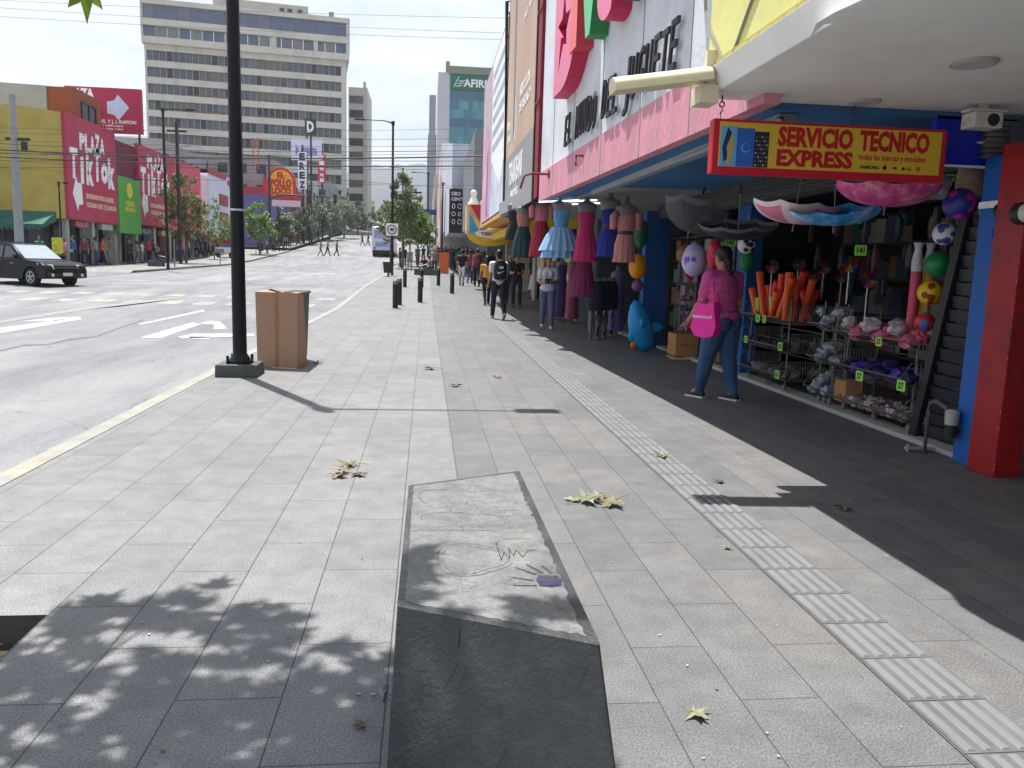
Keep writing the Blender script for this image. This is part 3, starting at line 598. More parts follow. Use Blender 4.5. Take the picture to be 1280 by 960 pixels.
# ---- wire basket racks
def rack(x0,x1,y0,y1,tiers,label,hh=.24,lean=.09):
    o = thing('basket_rack', label, 'rack', (x0,(y0+y1)/2,.045))
    b = MB()
    for xx,yy in ((x0+.06,y0+.04),(x0+.06,y1-.04),(x1-.03,y0+.04),(x1-.03,y1-.04)): b.cyl((xx,yy,.09),(xx,yy,tiers[-1]+.3),.009,n=6)
    b.build('frame', chrome, o)
    for z in tiers:
        b = MB(); r=.0035
        def wire(*p): b.tube(p, r, 4)
        prof = [(x0+.05,z),(x0-.02-lean,z+.07),(x0-.02-lean+.01,z+.12)]        # front lip leans out
        ends = [(x0+.05,z),(x0-.02-lean,z+.08),(x0-.01,z+hh),(x1,z+hh),(x1,z)]
        for yy in (y0,y1): b.tube([(p[0],yy,p[1]) for p in ends+[ends[0]]], .006, 5)
        for q in (ends[0],ends[1],ends[3],ends[4]): b.tube([(q[0],y0,q[1]),(q[0],y1,q[1])], .006, 5)
        n = int((y1-y0)/.035)
        for k in range(1,n): yy = y0+(y1-y0)*k/n; wire((x1,yy,z),(x0+.05,yy,z),(x0-.02-lean,yy,z+.08))
        n = int((x1-x0)/.035)
        for k in range(n+1):
            xx = x0+.05+(x1-x0-.05)*k/n
            for yy in (y0,y1): wire((xx,yy,z),(xx,yy,z+hh))
        b.build('basket', chrome, o)
    for xx,yy in ((x0+.06,y0+.06),(x0+.06,y1-.06),(x0+.06,(y0+y1)/2)):
        MB().cyl((xx-.012,yy,.078),(xx+.012,yy,.078),.032,n=12).build('caster', M('caster_grey', rgb(120,118,114),.6), o)
    return o
rack(4.28,4.80,9.15,10.35,[.16,.50,.84],'wire basket rack holding orange tubes beside the woman in pink',.23)
rack(4.34,4.55,8.15,8.5,[.14,.48,.84],'narrow wire rack of silver bags between the two larger racks',.26)
rack(4.36,4.78,6.72,8.0,[.12,.46,.80],'wire basket rack with green price tags beside the black gate',.22)
tagm = M('price_green', rgb(150,220,90),.6); ink = M('ink_black')
def price(txt, px, py, Y=None, X=None, h=.07, w_=.09, label=''):
    v = PX(px,py,X) if X else PY(px,py,Y)
    if X: ux, n = Vector((0,-1,0)), Vector((-1,0,0))
    else: ux, n = X_, Vector((0,-1,0))
    b = MB(); pr = [(-w_/2,-h/2+.01),(-w_/2+.01,-h/2),(w_/2-.01,-h/2),(w_/2,-h/2+.01),(w_/2,h/2-.01),(w_/2-.01,h/2),(-w_/2+.01,h/2),(-w_/2,h/2-.01)]
    b.prism(pr, v, ux, Z_, n*-.003, 0)
    b.text(txt, v+n*.0005-Z_*h*.27, ux, Z_, h*.55, .001, width=w_*.62, bold=.03, m=1, align='C')
    tag(b.build('price_tag', [tagm, ink], base=v), label, 'price tag', 'green price tags at the toy shop front')
price('30',1070,272,Y=6.7,h=.10,w_=.12,label='green price tag reading 30 under the blue umbrella')
price('141',1076,313,Y=6.6,h=.09,w_=.11,label='green price tag reading 141 hanging below the umbrella stick')
price('85',1191,222,Y=6.2,h=.055,w_=.12,label='dark green price tag on the silver balloon by the sign')
price('33',1098,427,X=4.245,h=.085,w_=.10,label='price tag reading 33 on the top basket')
price('27',1074,470,X=4.245,h=.10,w_=.13,label='left price tag reading 27 on the middle basket')
price('27',1126,482,X=4.245,h=.10,w_=.13,label='right price tag reading 27 on the middle basket')
price('45',947,398,X=4.165,h=.09,w_=.12,label='price tag at the left end of the top basket by the woman')
price('12',955,399,X=4.165,h=.09,w_=.10,label='price tag second from left on the top basket by the woman')
price('15',932,424,X=4.165,h=.09,w_=.11,label='price tag at the left end of the middle basket by the woman')
price('18',975,433,X=4.165,h=.10,w_=.12,label='price tag at the right end of the middle basket by the woman')
price('10',971,468,X=4.165,h=.10,w_=.12,label='price tag on the lowest basket by the woman')
price('142',913,303,Y=9.5,h=.09,w_=.14,label='pale price tag reading 142 above the head of the woman in pink')
# goods
def goods(name, label, cat, group, n, fn, mats):
    for k in range(n):
        b = MB(); base = fn(k, b); tag(b.build(name, mats[k%len(mats)], base=base, smooth=(name!='wrapped_toy')), label, cat, group)
random.seed(11)
orange = [M('tube_orange', rgb(240,92,40),.35,.1), M('tube_red_orange', rgb(226,58,44),.35,.1)]
def f(k,b):
    y = 9.25+k*.05; x = 4.30+.13*(k%4); t = random.uniform(-.34,.34); base=(x,y,.88)
    b.cyl(base,(x+random.uniform(-.05,.05),y+t,.88+random.uniform(.34,.6)),.034,.05,12); return base
goods('foam_tube','orange foam tube standing in the top wire basket','toy','orange foam tubes in the basket',20,f,orange)
def f(k,b):
    y = 9.25+k*.42; x = 4.33; base=(x,y,.88); b.cyl(base,(x,y+.03,1.18-k*.03),.035,.045,12); return base
goods('foam_tube','lime green foam tube standing among orange ones in the wire basket','toy','green foam tubes in the basket',3,f,[M('tube_lime', rgb(150,200,50),.35,.1)])
def bag(b, x,y,z,s):   # crinkled plastic packet
    o0=len(b.v); b.ball((x,y,z+s*.45), s, 9, sx=random.uniform(.7,1.1), sy=random.uniform(.7,1.25), sz=.6, fr=Matrix.Rotation(random.uniform(0,3),4,'Z')@Matrix.Rotation(random.uniform(-.6,.6),4,'X'))
    for i in range(o0,len(b.v)):
        v=b.v[i]; b.v[i]=(v[0]+random.uniform(-.2,.2)*s,v[1]+random.uniform(-.2,.2)*s,v[2]+random.uniform(-.22,.22)*s)
    return (x,y,z)
cl = M('bag_silver', rgb(170,178,190),.25,.35,30,.4,metal=.3)
goods('wrapped_toy','clear wrapped toy heaped in the narrow rack','toy','silver wrapped toys in the narrow rack',30,lambda k,b: bag(b,4.34+.08*(k%3),8.2+.06*(k%5),(.16,.50,.87)[k//10]+.07*((k//3)%3),.075),[cl])
pk_ = [M('bag_pink', rgb(220,120,150),.3,.3,20,.4), M('bag_rose', rgb(190,80,110),.3,.3,20,.4), M('bag_pale', rgb(200,180,190),.3,.3,20,.4)]
goods('wrapped_toy','pink wrapped toy heaped in the top basket beside the gate','toy','pink wrapped toys in the top basket',40,lambda k,b: bag(b,4.36+.09*(k%5)-.02,6.80+.15*(k//5)+random.uniform(-.04,.04),.82+.05*(k%3),.095),pk_)
goods('wrapped_toy','dark blue wrapped toy in the middle basket beside the gate','toy','blue wrapped toys in the middle basket',24,lambda k,b: bag(b,4.38+.1*(k%4),6.80+.2*(k//4)+random.uniform(-.03,.03),.49,.09),[M('bag_navy', rgb(26,30,80),.3,.4,20,.4),M('bag_violet', rgb(80,60,160),.3,.3,20,.4),M('bag_navy')])
goods('wrapped_toy','small grey wrapped toy in the lowest basket beside the gate','toy','grey wrapped toys in the lowest basket',44,lambda k,b: bag(b,4.36+.09*(k%4),6.78+.105*(k//4)+random.uniform(-.03,.03),.145,.07),[M('bag_grey', rgb(120,120,124),.3,.4,30,.4),M('bag_brown', rgb(120,84,76),.4,.3),M('bag_pale')])
goods('wrapped_toy','dark boxed toy in the middle basket beside the woman','toy','dark boxed toys in the middle basket',24,lambda k,b: bag(b,4.32+.12*(k%4),9.22+.19*(k//4),.53,.09),[M('bag_black', rgb(40,40,44),.3,.4,20,.4),M('bag_grey')])
goods('wrapped_toy','brown wrapped toy in the lowest basket beside the woman','toy','brown wrapped toys in the lowest basket',24,lambda k,b: bag(b,4.32+.12*(k%4),9.22+.19*(k//4),.19,.09),[M('bag_brown'),M('bag_grey'),M('bag_black')])
tag(MB().box(4.32,4.5,7.75,7.98,.14,.36).build('carton', M('cardboard', rgb(176,128,84),.85,.08,6), base=(4.4,7.85,.14)),'small brown carton at the end of the lowest basket','carton')
def ballobj(px,py,Y,r,mat,label,patch=None,cat='ball',group='play balls hung at the shop front',sz=1):
    v = PY(px,py,Y); o = thing('play_ball', label, cat, v, group)
    MB().ball(v, r, 20, sz=sz).build('ball_skin', mat, o, smooth='all')
    if patch:
        b = MB(); random.seed(int(px))
        for k in range(11):
            d = Vector((random.uniform(-1,1),-abs(random.uniform(.2,1)),random.uniform(-1,1))).normalized()
            q = d.to_track_quat('Z','Y').to_matrix().to_4x4(); rr = r*random.uniform(.22,.34)
            b.lathe([(rr, math.sqrt(r*r-rr*rr)+.0008),(rr*.5, math.sqrt(r*r-rr*rr*.25)+.002),(.001,r+.0025)], v, 6, fr=q, cap=False)
        b.build('patch', patch, o, smooth='all')
    b = MB(); b.tube([v+Z_*r, v+Z_*(r+.25)], .002, 4); b.build('cord', M('cord_white', rgb(190,190,190),.7), o)
ballobj(1181,292,6.45,.098,M('ball_white', rgb(214,218,224),.3),'white ball with small blue marks hung beside the gate',M('mark_blue', rgb(70,80,160),.4))
ballobj(1174,330,6.75,.115,M('ball_green', rgb(20,130,70),.3),'green ball hung beside the gate between white and yellow balls')
ballobj(1163,366,6.8,.11,M('ball_yellow', rgb(230,190,30),.3),'yellow ball with brown patches hung beside the gate',M('patch_brown', rgb(150,60,30),.4))
ballobj(1156,403,6.75,.09,M('ball_red', rgb(200,40,40),.3),'red ball with a blue band lowest beside the gate',M('patch_blue', rgb(60,110,180),.4))
ballobj(1199,255,6.1,.125,M('ball_navy', rgb(50,50,140),.3),'large blue ball with magenta patches above the black gate',M('patch_magenta', rgb(220,40,150),.4))
ballobj(1227,262,6.05,.075,M('ball_dark', rgb(40,40,46),.3),'small black ball with grey ring beside the blue post',M('patch_grey', rgb(150,150,150),.4))
ballobj(933,306,9.7,.11,M('ball_white'),'white soccer ball hung above and right of the woman in pink',ink)
ballobj(868,325,10.5,.17,M('ball_lilac', rgb(190,180,214),.3,.2,4),'lilac and white inflatable disc hung behind the woman in pink',M('patch_violet', rgb(110,90,190),.4),'inflatable','inflatable toys hung at the shop front',1.3)
ballobj(858,318,10.6,.13,M('ball_olive', rgb(80,110,70),.4,.5,9),'patterned olive green ball hung under the left black umbrella',M('patch_brown'))
ballobj(893,318,10.2,.10,M('ball_rose', rgb(200,40,70),.3,.3,5),'red and pink inflatable hung left of the head of the woman in pink',None,'inflatable','inflatable toys hung at the shop front',2.0)
ballobj(934,325,10.4,.10,M('ball_green'),'green inflatable hung just below the soccer ball',None,'inflatable','inflatable toys hung at the shop front',1.5)
ballobj(797,333,13.2,.15,M('inflatable_orange', rgb(226,150,20),.35),'orange pumpkin shaped inflatable hung on the blue wall',None,'inflatable','inflatable toys hung at the shop front',1.4)
ballobj(801,292,13.3,.13,M('inflatable_green', rgb(16,110,70),.35),'dark green inflatable frog shape hung above the orange one',None,'inflatable','inflatable toys hung at the shop front',1.9)
ballobj(797,357,13.2,.10,M('inflatable_purple', rgb(120,60,120),.35),'purple round inflatable hung below the orange one',None,'inflatable','inflatable toys hung at the shop front',1.0)
# silver balloon and blanket roll above gate
v = PY(1172,232,6.1); o = thing('foil_balloon','silver star foil balloon hanging beside the yellow sign','balloon',v)
b = MB(); st_ = [( (.20 if k%2==0 else .13)*math.cos(R(36*k+18)), (.20 if k%2==0 else .13)*math.sin(R(36*k+18))) for k in range(10)]
b.add([v+Vector((p[0],0,p[1])) for p in st_]+[v+Vector((0,-.07,0)),v+Vector((0,.07,0))], [(k,(k+1)%10,10) for k in range(10)]+[((k+1)%10,k,11) for k in range(10)])
b.build('foil', M('foil_silver', rgb(200,200,190),.25,.1,8,metal=.6), o, subd=2, smooth='all')
v = PY(1215,225,6.15); b = MB(); b.lathe([(.12,-.2),(.14,-.1),(.13,0),(.12,.12)], v, 14, sy=.5, wob=lambda t,z: .06*math.sin(5*t+z*20))
tag(b.build('printed_blanket', M('blanket_floral', rgb(186,170,140),.9,.25,14,.3,dirt=rgb(150,70,60),dscale=9,damt=.9), base=v, smooth='all'),'folded beige floral blanket hanging beside the blue post','blanket')
for px,c_,lab in ((1139,rgb(196,70,100),'tall red wrapped foam tube in clear bag inside the shop'),(1154,rgb(200,160,50),'tall yellow wrapped foam tube in clear bag inside the shop')):
    v = PY(px,402,7.0); o = thing('wrapped_tube', lab, 'toy', (v.x,7.0,.9)); 
    MB().cyl((v.x,7.0,.9),(v.x,7.0,1.55 if px==1139 else 1.5),.045,n=14).build('tube', M('tube_%d'%px, c_,.4,.2,20), o, smooth=True)
    MB().lathe([(.047,1.5),(.05,1.6),(.03,1.7),(.045,1.76)],(v.x,7.0,0),12).build('wrapper', M('clear_wrap', rgb(200,204,210),.2,.2,20,.3), o, smooth=True)
# packs hanging on a rail inside the shop
random.seed(31)
pks = [M('pack_%d'%i, c_, .35,.45,22,.3, dirt=rgb(150,150,156), dscale=14, damt=.7) for i,c_ in enumerate((rgb(40,54,84),rgb(96,44,50),rgb(58,76,62),rgb(104,84,60),rgb(60,60,74),rgb(120,66,92),rgb(50,84,98)))]
for r_ in range(3):
    for k in range(17):
        y = 6.95+k*.225+random.uniform(-.05,.05); z = 2.12-r_*.36+random.uniform(-.06,.04); s_ = random.uniform(.09,.14); x = 5.05+.12*((k+r_)%3)
        b = MB(); n=7; pf = [(s_*random.uniform(.7,1.1)*math.cos(2*math.pi*i/n), s_*1.25*random.uniform(.7,1.1)*math.sin(2*math.pi*i/n)) for i in range(n)]
        b.prism(pf,(x,y,z-s_),(-.35,-.93,0),Z_,(.05,.01,0)); b.tube([(x+.02,y,z+.02),(x+.02,y,z+.1)],.003,4)
        tag(b.build('hanging_pack', pks[(k*3+r_*2)%7], base=(x,y,z), bevel=.01),'crinkled toy pack hanging in the dim shop, %s row'%['top','middle','bottom'][r_],'toy pack','packs hanging in the %s row'%['top','middle','bottom'][r_])
# pinwheels
pwm = [M('pin_red', rgb(150,40,44),.4),M('pin_gold', rgb(150,128,60),.35,metal=.6),M('pin_blue', rgb(40,54,110),.4)]
for k,(px,py) in enumerate(((965,333),(998,330),(1030,334),(1052,345),(1018,344),(1085,350),(1062,330))):
    v = PY(px,py,9.3+.15*(k%3) if k<5 else 7.7); o = thing('pinwheel', ['red','gold','blue','red and gold','small gold','violet','upper blue'][k]+' shiny pinwheel standing above the orange tubes in the shop','pinwheel',v-Z_*.4,'pinwheels above the baskets')
    MB().cyl(v-Z_*.4,v,.005,n=6).build('stick', M('fresh_white'), o)
    for j in range(6):
        a = R(60*j); b = MB(); d = Vector((math.cos(a),0,math.sin(a))); e = Vector((math.cos(a+.9),0,math.sin(a+.9)))
        b.add([v, v+d*.09, v+e*.085+Vector((0,-.03,0)), v+Vector((0,-.02,0))], [(0,1,2,3)]); b.build('blade', pwm[(k+j)%3], o)
# shelf units inside
def shelfunit(x0,x1,y0,y1,label,seed,zt=2.2,face='x'):
    random.seed(seed); o = thing('shelf_unit', label, 'shelf', ((x0+x1)/2,(y0+y1)/2,.03)); b = MB(); wd = M('shelf_dark', rgb(50,44,46),.6)
    nsh = 5
    for k in range(nsh+1): z = .05+k*(zt-.05)/nsh; b.box(x0,x1,y0,y1,z-.015,z+.015)
    b.box(x0,x1,y0-.02,y0,.03,zt+.02); b.box(x0,x1,y1,y1+.02,.03,zt+.02); b.box(x1-.01,x1+.01,y0,y1,.03,zt); b.build('carcass', wd, o)
    cols = [rgb(100,110,118),rgb(130,136,138),rgb(56,92,96),rgb(110,60,62),rgb(140,134,124),rgb(58,68,98),rgb(120,92,62),rgb(66,92,70),rgb(116,80,100)]
    for k in range(nsh):
        z = .05+k*(zt-.05)/nsh+.016; y = y0+.02
        while y < y1-.1:
            w_ = random.uniform(.14,.30); h = random.uniform(.18,.36)
            if y+w_ > y1-.01: break
            ci = random.randrange(len(cols)); 
            bx = MB().box(x0+random.uniform(.02,.06),x1-.03,y,y+w_-.01,z,z+h).build('boxed_toy', M('toybox_%d'%ci, cols[ci],.45,.2,12), base=(x0+.05,y+w_/2,z))
            tag(bx,'boxed toy standing on the '+' '.join(label.split()[:9]),'boxed toy','boxed toys on the '+' '.join(label.split()[:9])); y += w_
shelfunit(4.42,4.78,11.3,12.8,'glass fronted shelf unit in the middle of the toy shop front',1,2.0)
shelfunit(4.42,4.78,12.86,14.4,'tall shelf unit in the shade next to the blue pillar',2,2.0)
shelfunit(5.6,6.0,6.6,8.9,'back shelf unit with coloured boxes behind the basket racks',3,2.3)
shelfunit(5.7,6.1,9.0,10.9,'back shelf unit in the darkest part of the toy shop',4,2.3)
# crate stack with toys beside woman
o = thing('cardboard_crate','open brown crate on flattened cardboard left of the woman in pink','crate',tuple(GP(857,449)))
q = GP(857,449); x0,x1,y0,y1 = q.x-.18,q.x+.2,q.y,q.y+.45; b = MB()
for z0,z1 in ((.05,.22),(.24,.41)):
    b.box(x0,x1,y0,y0+.012,z0,z1); b.box(x0,x1,y1-.012,y1,z0,z1); b.box(x0,x0+.012,y0+.012,y1-.012,z0,z1); b.box(x1-.012,x1,y0+.012,y1-.012,z0,z1)
b.box(x0,x1,y0,y1,.225,.237); b.build('wall', M('cardboard'), o)
for k in range(3):
    b = MB(); b.obox((q.x+.25+.1*k,q.y-.05*k+.15,.008+.014*k),(.95-.1*k,.6,.012),.15*k-.1); tag(b.build('flattened_carton', M('cardboard_pale', rgb(190,160,126),.85,.1), base=(q.x+.2,q.y,.0)),['lowest','middle','topmost'][k]+' flattened carton lying by the brown crate','carton','flattened cartons beside the crate')
o = thing('toy_display','narrow wire display of red and clear bagged toys standing on the brown crate','display',(q.x,q.y+.2,.41))
b = MB()
for dx_ in (-.12,.12):
    for dy_ in (-.12,.12): b.cyl((q.x+dx_,q.y+.2+dy_,.41),(q.x+dx_,q.y+.2+dy_,1.25),.006,n=6)
for z in (.45,.7,.95,1.2): b.box(q.x-.13,q.x+.13,q.y+.07,q.y+.33,z,z+.008)
b.build('frame', chrome, o)
for k in range(9): b = MB(); bag(b,q.x-.06+.06*(k%3),q.y+.12,.47+.25*(k//3),.06); b.build('toy_bag', [pk_[1],cl,M('ball_red')][k%3], o, smooth=True)
b = MB(); b.prism([(0,-.09),(.1,.04),(.06,.1),(0,.06),(-.06,.1),(-.1,.04)],(q.x+.02,q.y+.05,1.36),X_,Z_,(0,.03,0)); b.build('heart', M('ball_rose'), o)
# ---- umbrellas (open, hung upside down)
def umbrella(px,py,Y,rad,dep,tilt,mats,label,stick=.45,spin=0,n=8,trim=None):
    v = PY(px,py,Y); o = thing('umbrella', label, 'umbrella', v, 'open umbrellas hung upside down at the shop front')
    fr = Matrix.Rotation(R(tilt[0]),4,'X')@Matrix.Rotation(R(tilt[1]),4,'Y')@Matrix.Rotation(R(spin),4,'Z')
    rows = 7; b = MB(); vs=[]; fs=[]; ms=[]
    for i in range(rows+1):
        t = i/rows; rr = rad*math.sin(t*1.35)/math.sin(1.35); z = dep*(1-math.cos(t*1.35))/(1-math.cos(1.35))
        for k in range(n*4):
            a = 2*math.pi*k/(n*4); fq = (k%4)/4; sag = 1-.06*t*math.sin(math.pi*fq)*2*.7
            vs.append(fr@Vector((rr*sag*math.cos(a), rr*sag*math.sin(a), z-(.03*t*math.sin(math.pi*fq)))) + v)
    for i in range(rows):
        for k in range(n*4):
            k2=(k+1)%(n*4); b.f.append((i*n*4+k,i*n*4+k2,(i+1)*n*4+k2,(i+1)*n*4+k)); b.m.append((k//4)%len(mats) if not (trim and i==rows-1) else len(mats))
    b.v = vs; b.build('canopy_cloth', mats+([trim] if trim else []), o, smooth='all')
    b = MB()
    for k in range(n): 
        a = 2*math.pi*k/n; b.tube([fr@Vector((rad*math.sin(t*1.35)/math.sin(1.35)*math.cos(a)*.99, rad*math.sin(t*1.35)/math.sin(1.35)*math.sin(a)*.99, dep*(1-math.cos(t*1.35))/(1-math.cos(1.35))+.004))+v for t in (0,.3,.6,.85,1)], .003, 4)
    b.build('rib', chrome, o)
    b = MB(); b.tube([fr@Vector((0,0,-.07))+v, fr@Vector((0,0,stick))+v], .006, 6); b.build('shaft', chrome, o)
    b = MB(); b.tube([fr@Vector((0,0,stick))+v, fr@Vector((0,0,stick+.08))+v], .013, 8); b.build('handle', ink, o)
blk = M('umbrella_black', rgb(34,36,40),.7,.1,20,.1)
umbrella(862,288,9.0,.40,.27,(-10,20),[M('umbrella_charcoal', rgb(66,68,74),.7,.15,20,.1), M('umbrella_slate', rgb(54,56,62),.7,.15,20,.1)],'charcoal umbrella hung tilted, left of the two dark ones',trim=M('umb_dark_edge', rgb(84,86,92),.6))
umbrella(922,299,8.0,.42,.17,(9,-4),[blk, M('umbrella_black2', rgb(24,26,30),.7)],'black umbrella hung level above the head of the woman in pink',trim=M('umb_dark_edge'))
pkw = [M('umb_pink', rgb(214,120,150),.5,.1), M('umb_white', rgb(220,196,208),.5,.1)]
umbrella(992,280,7.2,.42,.20,(5,3),pkw,'pink and white panelled umbrella hung beside the black one',trim=M('umb_edge', rgb(230,214,220),.5))
umbrella(1042,281,6.7,.40,.15,(8,-6),[M('umb_blue', rgb(40,140,200),.5,.3,9,dirt=rgb(230,225,215),dscale=7,damt=.9)],'bright blue printed umbrella hung behind the pink one')
umbrella(1106,258,6.2,.42,.19,(4,0),[M('umb_print', rgb(205,70,140),.5,.3,14,dirt=rgb(220,190,160),dscale=12,damt=.8)],'magenta patterned umbrella hung just below the yellow sign')
# ---- inflatable shark
q = Vector((3.80,13.9,0)); o = thing('inflatable_dolphin','bright blue inflatable dolphin standing upright by the shop wall','inflatable',q)
bl = M('inflatable_blue', rgb(24,150,210),.25,.06,4)
b = MB(); ax = Matrix.Rotation(R(-14),4,'Y')
b.lathe([(.03,0),(.14,.03),(.20,.15),(.215,.35),(.205,.55),(.16,.72),(.10,.85),(.03,.92)], (q.x+.10,q.y,.0), 20, sx=1,sy=.85, fr=ax); body = b.build('body', bl, o, smooth='all')
b = MB(); b.ball((q.x+.27,q.y,.42),.12,12,sx=1.2,sy=.35,sz=.8); b.build('fin', bl, o, smooth='all')
b = MB(); b.ball((q.x-.16,q.y-.05,.26),.09,12,sx=.7,sy=.5,sz=1.2); b.ball((q.x-.02,q.y-.16,.5),.07,12,sx=.6,sy=.7,sz=1.4); b.build('fin', bl, o, smooth='all')
b = MB(); b.ball((q.x-.13,q.y-.1,.10),.07,10,sx=1,sy=.6,sz=1.1); b.build('belly_patch', M('belly_orange', rgb(200,110,60),.4), o, smooth='all')
# ---- mannequins and dresses
grey_form = M('mannequin_grey', rgb(120,118,116),.5,.06,4)
def dress_prof(Hh, flare, bust=.15, waist=.115): 
    return [(bust*.8,Hh),(bust,Hh-.08),(bust*.98,Hh-.14),(waist,Hh-.30),(waist*1.25,Hh-.42),((waist*1.3+flare)*.5,Hh*.35),(flare*.93,Hh*.12),(flare,0)]
def hang_dress(px,pt,pb,Y,Hh,flare,mat,label,top=None,pleat=.08,np_=11,sleeves=None,cut=None):
    v = PY(px,pb,Y); zt = PY(px,pt,Y).z; o = thing('hanging_mannequin', label, 'mannequin', (v.x,Y,zt+.02), 'dressed mannequin torsos hung under the pink fascia')
    zz = v.z; b = MB(); sh = zz+Hh
    b.lathe([(.05,sh-.5),(.11,sh-.42),(.10,sh-.3),(.14,sh-.14),(.145,sh-.04),(.17,sh+.06),(.15,sh+.10),(.07,sh+.13),(.045,sh+.16),(.042,sh+.24),(.02,sh+.25)], (v.x,Y,0), 18, sy=.6)
    b.build('torso_form', grey_form, o, smooth='all')
    prof = [(r, z+zz) for r,z in dress_prof(Hh,flare)]
    ph_ = px*.7; wob = lambda t,z: pleat*max(0,min(1,(sh-.35-z)/.4))*(math.sin(np_*t+ph_)+.5*math.sin((np_*2+3)*t+ph_*2+z*3)+.35*math.sin(3*t+ph_))
    if top:
        k = 4; MB().lathe(prof[:k+1], (v.x,Y,0), 40, sy=.66, cap=False).build('blouse', top, o, smooth='all')
        MB().lathe([(prof[k-1][0]*1.03,prof[k-1][1])]+[(r*1.02,z) for r,z in prof[k:]], (v.x,Y,0), 48, sy=.66, wob=wob, cap=False).build('skirt', mat, o, smooth='all')
    else: MB().lathe(prof, (v.x,Y,0), 48, sy=.66, wob=wob, cap=False).build('dress', mat, o, smooth='all')
    if pleat>=.1:   # tulle overlay in layers
        for q_,(hh,fl) in enumerate(((.42,1.12),(.27,1.05))):
            MB().lathe([(.15,zz+Hh-.34),(flare*fl*.7,zz+Hh*.42),(flare*fl,zz+Hh*(hh-.3))],(v.x,Y,0),60,sy=.7,wob=lambda t,z: .12*math.sin(17*t+q_)+.05*math.sin(31*t),cap=False).build('tulle_layer', M('tulle_%d'%q_, tuple(x*.9 for x in rgb(150,190,226)),.9,.15,9,.8), o, smooth='all')
    elif int(px)%2==0:
        MB().lathe([(.118,zz+Hh-.33),(.125,zz+Hh-.30),(.118,zz+Hh-.27)],(v.x,Y,0),24,sy=.68,cap=False).build('belt', M('belt_satin', rgb(70,50,60),.4,.2), o, smooth='all')
    if sleeves:
        for s in (-1,1):
            b = MB(); b.tube([(v.x+s*.13,Y,sh),(v.x+s*.19,Y-.01,sh-.06),(v.x+s*.2,Y-.02,sh-.25)],[.06,.065,.05],12); b.build('sleeve', sleeves, o, smooth='all')
    MB().tube([(v.x,Y,sh+.24),(v.x,Y,2.63)],.006,5).build('hook', chrome, o)
cloth = lambda n,c: M('cloth_'+n, tuple(x*.82+.02 for x in c) if c else c, .85,.22,5,.9, translucent=.08, bscale=16, stretch=(1.6,1.6,.35))
def zf(y): return 2.60
hang_dress(653,266,322,17.2,.95,.24,cloth('dark_green', rgb(10,60,62)),'mannequin torso in peach blouse and dark green pleated skirt',top=cloth('peach', rgb(200,130,110)))
hang_dress(675,258,321,16.0,1.0,.22,cloth('crimson', rgb(176,16,60)),'mannequin torso in pink frilled jacket and crimson skirt',top=cloth('rose', rgb(226,130,150)),sleeves=cloth('rose', 0))
hang_dress(700,262,321,14.4,.86,.32,cloth('sky_blue', rgb(104,170,220)),'mannequin torso in sky blue tutu dress',pleat=.10,np_=14)
hang_dress(731,262,327,13.5,.86,.21,cloth('magenta', rgb(205,24,104)),'mannequin torso in short magenta dress',pleat=.05)
hang_dress(728,300,371,14.3,1.0,.22,cloth('dark_magenta', rgb(130,16,84)),'mannequin torso in long dark magenta gown below the short one',pleat=.07)
hang_dress(760,260,321,12.7,.78,.20,cloth('royal', rgb(16,40,150)),'mannequin torso in royal blue dress',pleat=.05)
hang_dress(780,268,328,12.1,.74,.17,cloth('salmon', rgb(216,140,134)),'mannequin torso in salmon pink ruffled dress',pleat=.09,sleeves=cloth('salmon',0))
hang_dress(642,268,300,18.6,.7,.2,cloth('black', rgb(30,30,36)),'mannequin torso in black top and pale skirt at the far end of the row',top=cloth('black',0))
def floor_form(px,py,label,kind,mat,h):
    q = GP(px,py); o = thing('mannequin', label, 'mannequin', q)
    b = MB()
    if kind == 'legs':
        for s in (-1,1):
            b.tube([(q.x+s*.07,q.y,.03),(q.x+s*.075,q.y,.10),(q.x+s*.08,q.y,.30),(q.x+s*.075,q.y,.46),(q.x+s*.08,q.y,.70),(q.x+s*.09,q.y,.9)],[.03,.033,.052,.045,.07,.085],12)
            b.ball((q.x+s*.075-.03,q.y-.07,.03),.04,10,sx=.9,sy=2.2,sz=.6)
        b.lathe([(.1,.85),(.165,.95),(.16,1.05),(.11,1.2),(.1,1.25)],(q.x,q.y,0),16,sy=.65); b.build('leg_form', grey_form, o, smooth='all')
        MB().lathe([(.12,1.18),(.15,1.1),(.172,.98),(.18,.8),(.17,.58)],(q.x,q.y,0),24,sy=.72,cap=False).build('skirt', mat, o, smooth='all')
    else:
        b.cyl((q.x,q.y,.0),(q.x,q.y,1.0),.015); b.lathe([(.15,0),(.15,.015)],(q.x,q.y,0),20)
        b.lathe([(.08,h-.6),(.11,h-.45),(.14,h-.2),(.16,h-.1),(.14,h-.05),(.05,h),(.045,h+.09)],(q.x,q.y,0),16,sy=.6); b.build('torso_form', grey_form, o, smooth='all')
        MB().lathe([(.19,.12),(.17,.3),(.165,.6),(.16,h-.65),(.12,h-.42),(.145,h-.22),(.14,h-.1)],(q.x,q.y,0),36,sy=.7,wob=lambda t,z:.07*max(0,(h-.6-z))*math.sin(8*t),cap=False).build('gown', mat, o, smooth='all')
navy = cloth('navy', rgb(22,28,66))
floor_form(742,424,'grey leg mannequin in navy skirt, leftmost of the three','legs',navy,0)
floor_form(751,423,'grey leg mannequin in navy skirt, middle of the three','legs',navy,0)
floor_form(760,421,'grey leg mannequin in navy skirt, rightmost of the three','legs',cloth('dark_navy', rgb(18,22,44)),0)
floor_form(769,419,'mannequin on a pole in lavender gown beside the leg mannequins','gown',cloth('lavender', rgb(140,110,190)),1.4)
